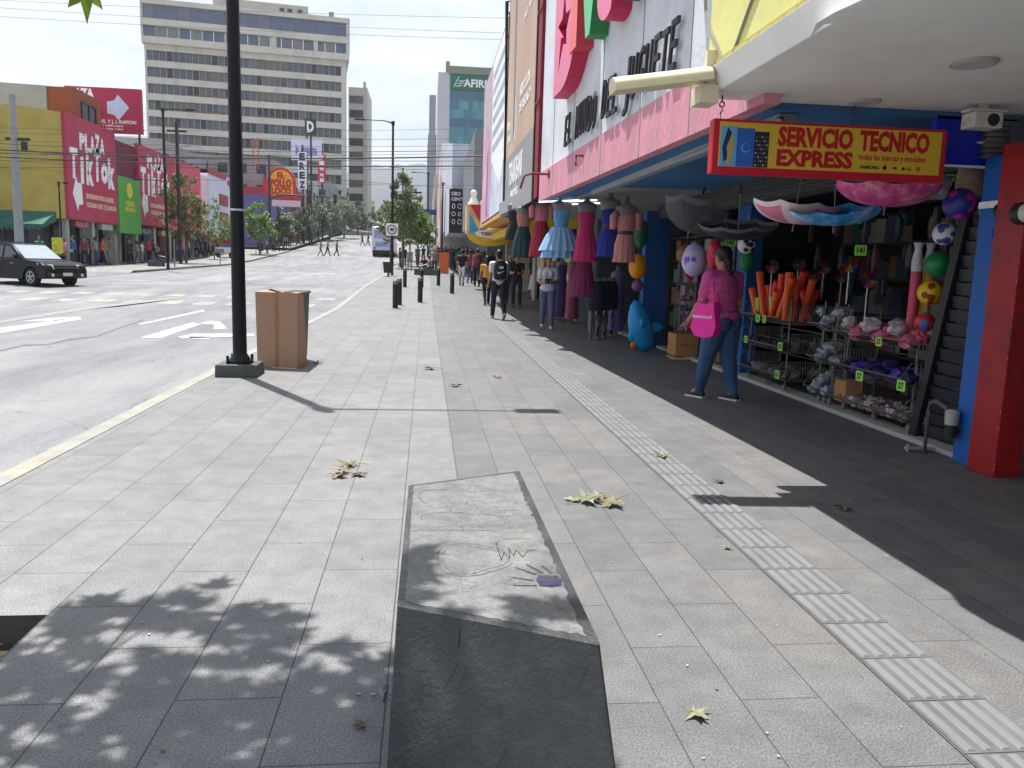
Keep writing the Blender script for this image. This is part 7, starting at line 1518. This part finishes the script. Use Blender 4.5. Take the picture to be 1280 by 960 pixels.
def person_meshes(P,h=1.7,wide=1.0,bust=0,top='tee',bottom='trousers',hair='short',vox=.012,fine=False,hipw=1.0):
    J,s = FK(P,h); w_=wide; out={}
    b = MB()
    def torso(b,inf,z0='pel'):
        n=16
        def el(c,rx,ry,hh=.09): b.ball(c,hh*s+inf,n,sx=(rx*s+inf)/(hh*s+inf),sy=(ry*s+inf)/(hh*s+inf))
        el(J['pel'],.165*w_*hipw,.115*w_*hipw,.10); el(J['pel'].lerp(J['wai'],.5),.155*w_,.108*w_); el(J['wai'],.142*w_,.1*w_); el(J['wai'].lerp(J['che'],.5),.15*w_,.105*w_); el(J['che'],.158*w_,.112*w_,.11); el(J['che'].lerp(J['col'],.55),.165*w_,.1*w_)
        rc(b,J['shl'],J['shr'],.062*s*w_+inf,.062*s*w_+inf)
        if bust:
            f = (J['che']-J['wai']).cross(J['shr']-J['shl']).normalized()*(-1)
            for sd in ('l','r'): b.ball(J['che'].lerp(J['sh'+sd],.38)+Vector((0,.085*s,-.03*s)),.062*s+inf,10)
    torso(b,0); rc(b,J['col'],J['nec']+Vector((0,.01,.03))*s,.058*s,.050*s); head_geo(b,J['hea'],s,R(P.get('head',0)))
    for k in ('l','r'):
        rc(b,J['sh'+k],J['el'+k],.050*s*w_,.038*s*w_); rc(b,J['el'+k],J['wr'+k],.039*s*w_,.025*s)
        hand_geo(b,J['wr'+k],J['wr'+k]-J['el'+k],s,P.get('curl',.5),thick=1.0 if fine else 1.25)
        rc(b,J['hip'+k]+Vector((0,0,.02)),J['kne'+k],.082*s*w_,.055*s*w_); rc(b,J['kne'+k],J['ank'+k],.056*s*w_,.036*s)
        rc(b,J['ank'+k],J['ank'+k]+Vector((0,.10*s*math.cos(J['foot'+k]),-.05*s+.10*s*math.sin(J['foot'+k]))),.036*s,.028*s)
    out['body'] = remesh(b,vox*.8 if not fine else .0075,3 if fine else 3)
    b = MB(); t_=.014*s
    torso(b,t_); cut=None
    for k in ('l','r'):
        if top=='tee': m_ = J['sh'+k].lerp(J['el'+k],.62); rc(b,J['sh'+k],m_,.062*s*w_+.004,.056*s*w_)
        elif top=='long': rc(b,J['sh'+k],J['el'+k],.062*s*w_,.050*s*w_); rc(b,J['el'+k],J['wr'+k].lerp(J['el'+k],.08),.05*s*w_,.038*s)
        else: b.ball(J['sh'+k],.062*s*w_,10)
    me = remesh(b,vox,4); out['top'] = me
    b = MB()
    b.ball(J['pel'],.12*s,16,sx=1.42*w_*hipw,sy=1.02*w_*hipw); b.ball(J['pel'].lerp(J['wai'],.35),.1*s,16,sx=1.6*w_,sy=1.15*w_)
    if bottom in ('trousers','shorts'):
        for k in ('l','r'):
            rc(b,J['hip'+k]+Vector((0,-.01,.03))*s,J['kne'+k],.098*s*w_*hipw,.068*s*w_)
            if bottom=='trousers': rc(b,J['kne'+k],J['ank'+k]+Vector((0,0,.01)),.068*s*w_,.054*s)
            if hipw>1.02: b.ball(J['hip'+k]+Vector((0,-.06*s,.0)),.1*s*w_,12)
    else:
        lo = (J['knel']+J['kner'])/2+Vector((0,0,-.12 if bottom=='skirt' else .05))*s; p = J['pel']
        b.tube([p,p.lerp(lo,.4),p.lerp(lo,.8),lo],[.16*s*w_,.19*s*w_,.22*s,.25*s],16)
    out['bottom'] = remesh(b,vox,4)
    b = MB(); q = Matrix.Rotation(R(P.get('head',0)),3,'Z'); f = lambda x,y,z: J['hea']+q@Vector((x,y,z))*s
    b.ball(f(0,-.024,.048),.101*s,16,sx=.88,sy=1.03,sz=1.0)
    if hair=='long': b.ball(f(0,-.06,-.02),.085*s,12,sx=1,sy=.7,sz=1.4); b.tube([f(0,-.06,0),f(0,-.085,-.12),f(0,-.09,-.24)],[.075*s,.065*s,.035*s],12)
    elif hair=='braid':
        b.tube([f(0,-.09,0),f(.01,-.115,-.08)],[.05*s,.034*s],10)
        for i in range(9): b.ball(f(.012+.004*i+.008*(-1)**i,-.118-.004*i,-.08-.03*i),(.030-.0012*i)*s,8,sz=.9)
    elif hair=='bun': b.ball(f(0,-.11,.08),.045*s,10)
    else: b.ball(f(0,-.06,-.015),.07*s,10,sx=1)
    out['hair'] = remesh(b,vox*.8,2)
    for k in ('l','r'):
        b = MB(); a = J['foot'+k]; fw = Vector((0,math.cos(a),math.sin(a))); upv = Vector((0,-math.sin(a),math.cos(a))); an = J['ank'+k]
        if a>-.35 : fw = Vector((0,1,0)) if an.z<.12*s else fw; upv = Vector((0,0,1)) if an.z<.12*s else upv
        b.tube([an-fw*.055*s-upv*.045*s,an-fw*.01*s-upv*.04*s,an+fw*.08*s-upv*.052*s,an+fw*.165*s-upv*.06*s],[.040*s,.046*s,.042*s,.026*s],10); b.ball(an-fw*.045*s-upv*.045*s,.040*s,8); b.ball(an+fw*.155*s-upv*.058*s,.030*s,8,sx=1.2); b.ball(an,.05*s,8)
        out['shoe_'+k] = remesh(b,vox*.8,2)
    # flatten soles: nothing below the ground
    for k in ('shoe_l','shoe_r'):
        for v in out[k].vertices:
            if v.co.z<.004: v.co.z=.004
    return out,J,s
skin = M('skin', rgb(176,126,96,.9),.5,.06,14,spec=.4); skin2 = M('skin_dark', rgb(140,96,72,.9),.5,.06,14); hairm = M('hair_black', rgb(22,19,18),.45,.2,40,.2)
CL = {}
def clo(name,*c): return M('garment_'+name, rgb(*c),.9,.14,6,.8,bscale=16) if c else M('garment_'+name)
for n_,c_ in dict(white=(205,204,212),black=(28,28,32),navy=(34,38,58),denim=(58,74,106),paledenim=(96,104,134),yellow=(206,150,50),magenta=(196,78,140),maroon=(120,60,74),grey=(130,130,134),green=(40,140,90),orange=(224,110,80),blue=(40,90,150),red=(180,40,50),beige=(180,160,130),tan=(150,120,96),pink=(210,130,150),olive=(90,96,70),teal=(40,100,110),cream=(206,196,176),purple=(100,70,130),floral=(190,190,198)).items(): clo(n_,*c_)
shoe_w = M('shoe_white', rgb(200,200,202),.6); shoe_b = M('shoe_black', rgb(30,30,34),.5)
STAND = dict(leg_l=(2,2,3),leg_r=(-2,2,4),arm_l=(4,12,8),arm_r=(-2,14,8))
WALK = dict(leg_l=(18,6,1),leg_r=(-12,20,1),arm_l=(-20,16,7),arm_r=(24,24,7),lean=4)
WALK2 = dict(leg_l=(-11,24,1),leg_r=(16,4,1),arm_l=(22,26,8),arm_r=(-18,14,7),lean=4)
HOLD = dict(leg_l=(4,4,3),leg_r=(-6,8,3),arm_l=(18,75,6,.5),arm_r=(16,80,6,.5),lean=0,head=10)
SEAT = dict(leg_l=(82,84,8),leg_r=(86,80,10),arm_l=(30,50,8,.2),arm_r=(34,46,8,.2),lean=8,seat=.47)
TP = {}
def template(key,**k): TP[key] = person_meshes(**k)[0]
template('man_walk',P=WALK,h=1.73); template('man_walk2',P=WALK2,h=1.72,hair='short'); template('man_stand',P=STAND,h=1.72)
template('man_shorts',P=WALK,h=1.70,bottom='shorts'); template('woman_walk',P=WALK2,h=1.62,hair='long',bust=1,wide=.94,hipw=1.06); template('woman_stand',P=STAND,h=1.62,hair='long',bust=1,wide=.94,hipw=1.06)
template('woman_skirt',P=STAND,h=1.62,hair='long',bust=1,wide=.94,bottom='skirt'); template('hold',P=HOLD,h=1.68,bust=0); template('long_stand',P=STAND,h=1.72,top='long'); template('seat',P=SEAT,h=1.70,vox=.014)
def person(tp,x,y,face,label,top,bottom,sk=None,hairmat=None,shoes=None,scale=1,group=None,z=None,J=None,meshes=None):
    T_ = meshes or TP[tp]; g = gz(y) if z is None else z
    o = thing('person',label,'person',(x,y,g),group); o.rotation_euler=(0,0,face); o.scale=(scale,)*3
    for key,nm,mt in (('body','body',sk or skin),('top','shirt',top),('bottom','skirt' if 'skirt' in tp else 'trousers',bottom),('hair','hair',hairmat or hairm),('shoe_l','shoe',shoes or shoe_b),('shoe_r','shoe',shoes or shoe_b)):
        me = T_[key]
        if not me.materials: me.materials.append(None)
        c = bpy.data.objects.new(nm,me); C.objects.link(c); c.parent=o; c.material_slots[0].link='OBJECT'; c.material_slots[0].material=mt
    return o
AWAY,TOW,RT,LF = 0.0,math.pi,R(-90),R(90)
g_ = lambda n: M('garment_'+n)
def bagon(name,label,cat,o,fn,mats,base):   # carried things follow the person's frame
    b = MB(); mt = Matrix.Translation(o.location)@Matrix.Rotation(o.rotation_euler.z,4,'Z')@Matrix.Scale(o.scale.x,4); fn(b)
    b.v = [tuple(mt@Vector(v)) for v in b.v]; ob = tag(b.build(name,mats,base=mt@Vector(base),smooth=True,bevel=0),label,cat); return ob
# --- woman in pink (walking to the right, seen from behind left)
PW = dict(leg_l=(13,2,1),leg_r=(-8,6,1),arm_l=(14,22,9),arm_r=(-4,40,6),lean=3,twist=-14,head=-10,curl=.8)
mm,J,s_ = person_meshes(P=PW,h=1.68,wide=1.36,bust=1,hair='braid',vox=.009,fine=True,hipw=1.18)
base = GP(895,499); face = R(30)
pw_ = person('hero',base.x,base.y,face,'woman in magenta t-shirt and blue jeans with a braid, walking past the toy shop',g_('magenta'),M('garment_jeans', rgb(52,80,118),.9,.2,5,.7,bscale=22,dirt=rgb(86,114,150),dscale=3,damt=.5),skin,None,shoe_b,meshes=mm)
for nm in ('l','r'):
    an = J['ank'+nm]; me = mm['shoe_'+nm]; zz = min(v.co.z for v in me.vertices)
    b = MB(); pts = [v.co for v in me.vertices]; x0,x1 = min(p.x for p in pts),max(p.x for p in pts); y0,y1=min(p.y for p in pts),max(p.y for p in pts)
    if zz<.03:
        b.box(x0+.004,x1-.004,y0+.002,y1-.004,.002,.022); ob = b.build('sole', shoe_w, None, base=(0,0,0)); ob.parent=[c for c in pw_.children if c.name.startswith('shoe')][0 if nm=='l' else 1]
sh,el,wr = J['shl'],J['ell'],J['wrl']
def f(b):
    c = Vector((sh.x-.06,sh.y-.04,sh.z-.44)); 
    prof = [(-.13,.20),(0,.17),(.12,.20),(.16,.02),(.19,-.10),(.12,-.18),(-.02,-.20),(-.14,-.17),(-.18,-.06),(-.15,.06)]
    rows=[]; 
    for t,wd in ((-1,.2),(-.5,.9),(.5,.9),(1,.2)):
        rows.append([c+Vector((t*.055,p[0]*(.96+.04*wd),p[1]-.02*abs(t))) for p in prof])
    n=len(prof); o0=len(b.v)
    for r_ in rows: b.v += [tuple(v) for v in r_]
    for i in range(3):
        for k in range(n): b.f.append((o0+i*n+k,o0+i*n+(k+1)%n,o0+(i+1)*n+(k+1)%n,o0+(i+1)*n+k)); b.m.append(0)
    b.f.append(tuple(o0+k for k in range(n))); b.m.append(0); b.f.append(tuple(o0+3*n+k for k in reversed(range(n)))); b.m.append(0)
    for sd in (-.03,.03):
        b.tube([c+Vector((sd,-.11,.19)),Vector((sh.x-.02+sd,sh.y-.075,sh.z-.02)),Vector((sh.x+.0,sh.y,sh.z+.075)),Vector((sh.x-.02+sd,sh.y+.07,sh.z-.02)),c+Vector((sd,.10,.19))],.009,6)
    b.text('newcool',c+Vector((-.062,.15,.0)),Vector((0,-1,0)),Vector((0,-.2,1)),.045,.004,width=.26,m=1)
bagon('tote_bag','bright pink fabric tote bag with white script on the shoulder of the woman in magenta','bag',pw_,f,[M('bag_hotpink', rgb(230,40,150),.55,.08,6,.3),wt],(sh.x,sh.y,sh.z-.3))
# striped sleeve pattern on the left shoulder
# --- man with backpack
PB = dict(leg_l=(16,4,1),leg_r=(-12,26,1),arm_l=(-8,40,10),arm_r=(14,60,10),lean=3)
mm2,J2,s2 = person_meshes(P=PB,h=1.80,hair='short',vox=.010)
v = GP(622,399); bpk = person('bp',v.x,v.y,R(6),'man in white t-shirt and dark jeans walking away with a black backpack',g_('white'),g_('navy'),skin,None,M('shoe_grey', rgb(150,150,150),.6),meshes=mm2)
def backpack(b,J,s,w_=.155,h_=.46):
    c = J['che']+Vector((0,-.20*s,-.02)); n=14
    b.lathe([(w_*.75,-h_*.52),(w_,-h_*.42),(w_*1.04,0),(w_*.98,h_*.3),(w_*.7,h_*.48),(w_*.2,h_*.52)],c,20,sy=.62)
    b.lathe([(w_*.7,-h_*.42),(w_*.85,-h_*.3),(w_*.85,-.05),(w_*.6,.0)],c+Vector((0,-.06,0)),16,sy=.5)
    for sd in ('l','r'):
        q=J['sh'+sd]; b.tube([c+Vector(((-1 if sd=='l' else 1)*w_*.6,.04,h_*.42)),q.lerp(J['col'],.45)+Vector((0,-.01,.08)),q.lerp(J['col'],.3)+Vector((0,.1,-.08)),q.lerp(J['col'],.2)+Vector((0,.06,-.25))],.018,6)
def f(b):
    backpack(b,J2,s2,.17,.50); c = J2['che']+Vector((0,-.20*s2-.108,-.02))
    b.prism([(-.105,-.045),(-.085,-.075),(-.05,-.075),(.10,.02),(-.04,-.04),(-.075,-.04),(-.10,-.02)],c+Vector((0,-.038,-.03)),X_,Z_,(0,.004,0),1)
    b.text('NIKE',c+Vector((-.0,-.037,.035)),X_,Vector((0,0,1)),.055,.004,width=.12,m=1,align='C',bold=.04,shear=.3)
bagon('backpack','black backpack with large white emblem on the man in white','backpack',bpk,f,[M('bag_black2', rgb(22,24,32),.7,.2,20,.2),wt],J2['che'])
# --- woman in white top facing us, holding something
PH = dict(leg_l=(8,6,2),leg_r=(-8,12,2),arm_l=(14,78,6,.55),arm_r=(12,84,6,.6),lean=1,head=22)
mm3,J3,s3 = person_meshes(P=PH,h=1.64,hair='long',bust=1,vox=.010,hipw=1.12)
v = GP(683,411); ww = person('w',v.x,v.y,R(172),'woman in white t-shirt and pale jeans facing the viewer before the hanging dresses',g_('white'),g_('paledenim'),skin,M('hair_brown', rgb(50,34,28),.5,.2,40,.2),shoe_w,meshes=mm3)
def f(b): b.obox((J3['wrr']+J3['wrl'])/2+Vector((0,.09,.02)),(.16,.02,.12))
bagon('phone_held','small dark phone in the hands of the woman in white','phone',ww,f,[ink],(J3['wrr']+J3['wrl'])/2)
def put(tp,px,py,face,label,top,bottom,sc=1.0,group=None,**k):
    v = GP(px,py); return person(tp,v.x,v.y,face,label,g_(top),g_(bottom),scale=sc,group=group,**k)
GR = 'pedestrians on the right pavement'
put('woman_walk',608,381,R(5),'woman in mustard yellow top and black trousers walking behind the backpack man','yellow','black',1.0,GR)
put('hold',645,385,R(170),'man in black t-shirt and dark trousers looking down at his hands','black','navy',1.02,GR)
put('long_stand',637,381,R(160),'person in dark clothes half hidden behind the man in black t-shirt','black','black',1,GR)
put('woman_skirt',667,374,R(150),'woman in black top and pale floral skirt under the green dress','black','floral',1,GR)
put('woman_stand',676,378,R(190),'dark dressed woman behind the woman in white top','black','black',.98,GR)
put('man_shorts',577,357,R(-8),'man in black t-shirt and white shorts walking away beside a bollard','black','white',1,GR)
put('man_walk2',587,354,R(-4),'person in maroon shirt walking away beside the shorts wearing man','maroon','denim',.98,GR)
mb = put('man_walk',596,358,R(-4),'man in dark clothes with a maroon backpack walking away','maroon','black',1.02,GR)
TPJ = FK(WALK,1.73)
def f(b): backpack(b,TPJ[0],TPJ[1],.17,.5)
bagon('backpack','maroon backpack on the man left of the mustard top woman','backpack',mb,f,[M('bag_maroon', rgb(110,56,66),.7,.2,20,.2)],TPJ[0]['che'])
put('long_stand',505,333,R(170),'person in long black coat under the tall right tree','black','black',1,GR)
put('man_stand',512,338,R(-170),'person in pale grey clothes standing near the litter bin','grey','grey',.98,GR)
put('man_stand',522,331,R(0),'man in blue shirt and jeans behind the kerb tree','blue','denim',1,GR)
put('man_stand',500,334,R(90),'dark figure standing beside the tree trunk','black','black',.95,GR)
for k,(px,py,lab,t_,b_) in enumerate(((531,343,'seated man in black, left one on the low block','black','black'),(538,344,'seated person in dark grey, right one on the low block','grey','black'))):
    v = GP(px,py); person('seat',v.x,v.y,R(150-60*k),lab,g_(t_),g_(b_),group=GR)
v = GP(535,344); st_ = tag(MB().box(v.x-.9,v.x+.7,v.y-.28,v.y+.2,gz(v.y)-.05,gz(v.y)+.40).build('stone_seat', M('bench_concrete'), base=(v.x,v.y,gz(v.y)), bevel=.02),'low concrete block seat under the two seated people','bench')
put('man_walk',543,342,R(180),'person in grey-white shirt and dark trousers beside the seated pair','grey','black',1,GR)
put('man_walk2',529,330,R(-30),'man in dark jacket walking beyond the seated pair','black','denim',1,GR)
cols_ = ['black','navy','white','grey','maroon','blue','beige','red','olive','black','teal','cream','pink','denim']
rk = random.Random(15); used_l=set()
wh = ['just beyond the orange board','in the thick of the crowd','near the white shop row','at the crowd\'s left side','at the crowd\'s right side','under the jewellery sign','at the far end of the crowd','close to the red and blue sign']
spots = [(560,333),(566,334),(572,333),(570,338),(580,336),(586,338),(591,341),(584,343),(600,346),(563,329),(557,328),(551,327),(575,328),(568,327),(546,331),(583,332),(592,334),(599,338),(606,345),(604,352),(578,330),(561,325),(540,328),(555,322),(548,322),(571,323),(590,329),(597,332),(543,323),(537,324),(566,321),(559,319),(576,345),(582,349),(589,347),(594,351),(601,349),(568,335),(573,340),(565,338),(587,336),(579,341),(556,333),(574,324),(582,326),(587,322),(594,328),(565,327),(553,330),(549,334),(602,341),(607,338),(613,352),(616,345)]
for k,(px,py) in enumerate(spots):
    for _ in range(50):
        t_,b_ = rk.choice(cols_),rk.choice(['black','denim','navy','grey','beige'])
        away = rk.random()<.6; lab = '%s top, %s trousers, walking %s %s'%(t_,b_,'away' if away else 'nearer',wh[k%8])
        if lab not in used_l: break
    used_l.add(lab); tp = rk.choice(['man_walk','man_walk2','woman_walk','man_stand','woman_stand'])
    v = GP(px,py); person(tp,v.x,v.y,R(rk.uniform(-15,15)+(0 if away else 180)),lab,g_(t_),g_(b_),sk=rk.choice([skin,skin2]),scale=rk.uniform(.93,1.04),group='far crowd on the right pavement')
# crossing the avenue
GC = 'people crossing the avenue'
put('woman_walk',401,320,RT,'person in tan top crossing the avenue, left of the three walking together','tan','tan',1,GC)
put('man_walk',409.5,320,RT,'person in grey-brown top crossing the avenue, middle of the three','beige','black',1.02,GC)
put('man_walk2',421,320,RT,'person in green shirt crossing the avenue, right of the three','green','black',.98,GC)
put('man_walk',453,307,LF,'dark figure crossing far up the avenue, left of the pair near the bus','black','black',1,GC)
put('man_walk2',460,307,RT,'dark figure crossing far up the avenue, right of the pair near the bus','black','navy',1,GC)
put('man_walk',373,307,LF,'person in black striding across near the left kerb','black','black',1.05,GC)
# left pavement
GL = 'people on the left pavement by the shops'
def left(px,tp,face,label,top,bottom,X=-21.1,sc=1):
    # stand on the plane X, at the column px
    lo,hi = 46.8,97
    best = min(np.arange(lo,hi,.25), key=lambda yy: abs(PY(px,325,float(yy)).x-X)); return person(tp,X,float(best),face,label,g_(top),g_(bottom),scale=sc,group=GL)
v = PY(50,320,47.6)
person('hold',v.x,47.6,R(180),'man in green t-shirt and beige shorts standing before the green awnings',g_('green'),g_('beige'),group=GL,sk=skin2)
v = PY(93,320,48.5); person('long_stand',v.x,48.5,R(120),'person in dark blue jacket by the corner column, behind the bollard',g_('blue'),g_('black'),group=GL)
v = PY(80,320,49); person('woman_stand',v.x,49,R(160),'woman in pink top by the yellow and green board',g_('pink'),g_('maroon'),group=GL)
for a in ((106,'man_stand',R(200),'man in red-brown shirt in the doorway beneath the first magenta panel','maroon','navy'),(113,'woman_stand',R(100),'woman in navy clothes in the doorway beneath the first magenta panel','navy','black'),(120,'man_stand',R(90),'man in grey shirt and jeans beside the orange shirt','grey','denim'),(127,'man_walk',R(-60),'person in orange shirt under the first magenta panel','orange','black'),(138,'man_stand',R(-90),'person in olive clothes at the glass shop front','olive','grey'),(161,'long_stand',R(-90),'person in black coat under the green panel','black','black'),(165,'man_stand',R(80),'dark figure close beside the black coat','navy','black'),(172,'woman_walk',R(90),'woman in grey top and pale trousers under the green panel edge','grey','paledenim'),(178,'woman_stand',R(-90),'woman in cream top walking beneath the second magenta panel','cream','grey'),(186,'hold',R(180),'man in dark red cap and shirt left of the corner bin','red','black'),(192,'long_stand',R(-90),'person in black right behind the corner bin','black','grey'),(222,'woman_stand',R(90),'woman in blue top behind the olive tree','blue','denim'),(228,'woman_walk',R(180),'woman in pink top beside the olive tree trunk','pink','denim'),(236,'man_stand',R(120),'man in beige shirt and jeans right of the olive tree trunk','beige','denim'),(251,'man_walk',R(-90),'person in black between the olive tree and the sapling','black','black'),(257,'man_stand',R(60),'person in navy close to the sapling','navy','navy'),(262,'woman_walk',R(90),'woman in teal top at the sapling','teal','black'),(267,'man_walk2',R(-80),'person in grey top right of the sapling trunk','grey','black'),(272,'man_stand',R(0),'person in maroon by the vendor cart','maroon','black'),(246,'woman_stand',R(10),'woman in purple top in the shade of the shops','purple','black')):
    left(*a)
v = PY(196,325,56); person('seat',v.x,56,R(-90),'person in dark clothes sitting by the corner bin',g_('black'),g_('denim'),group=GL)
tag(MB().box(v.x-.5,v.x+.3,55.7,56.3,gz(56)-.05,gz(56)+.40).build('stone_seat', M('bench_concrete'), base=(v.x,56,gz(56)), bevel=.02),'concrete block seat near the left corner bin','bench')
for k,(px,py,lab,t_,b_) in enumerate(((357,311,'person in grey beyond the three far bollards','grey','black'),(362,309,'person in dark clothes near the violet restaurant','black','denim'),(334,317,'woman in pink top under the bright green tree','pink','denim'),(341,314,'person in navy left of the three far bollards','navy','black'),(388,302,'tiny figure in white beside the far left trees','white','denim'))):
    v = GP(px,py); person('man_stand' if k%2 else 'woman_stand',v.x,v.y,R(40*k),lab,g_(t_),g_(b_),group=GL)
for me in [m for m in bpy.data.meshes if m.users==0]: bpy.data.meshes.remove(me)
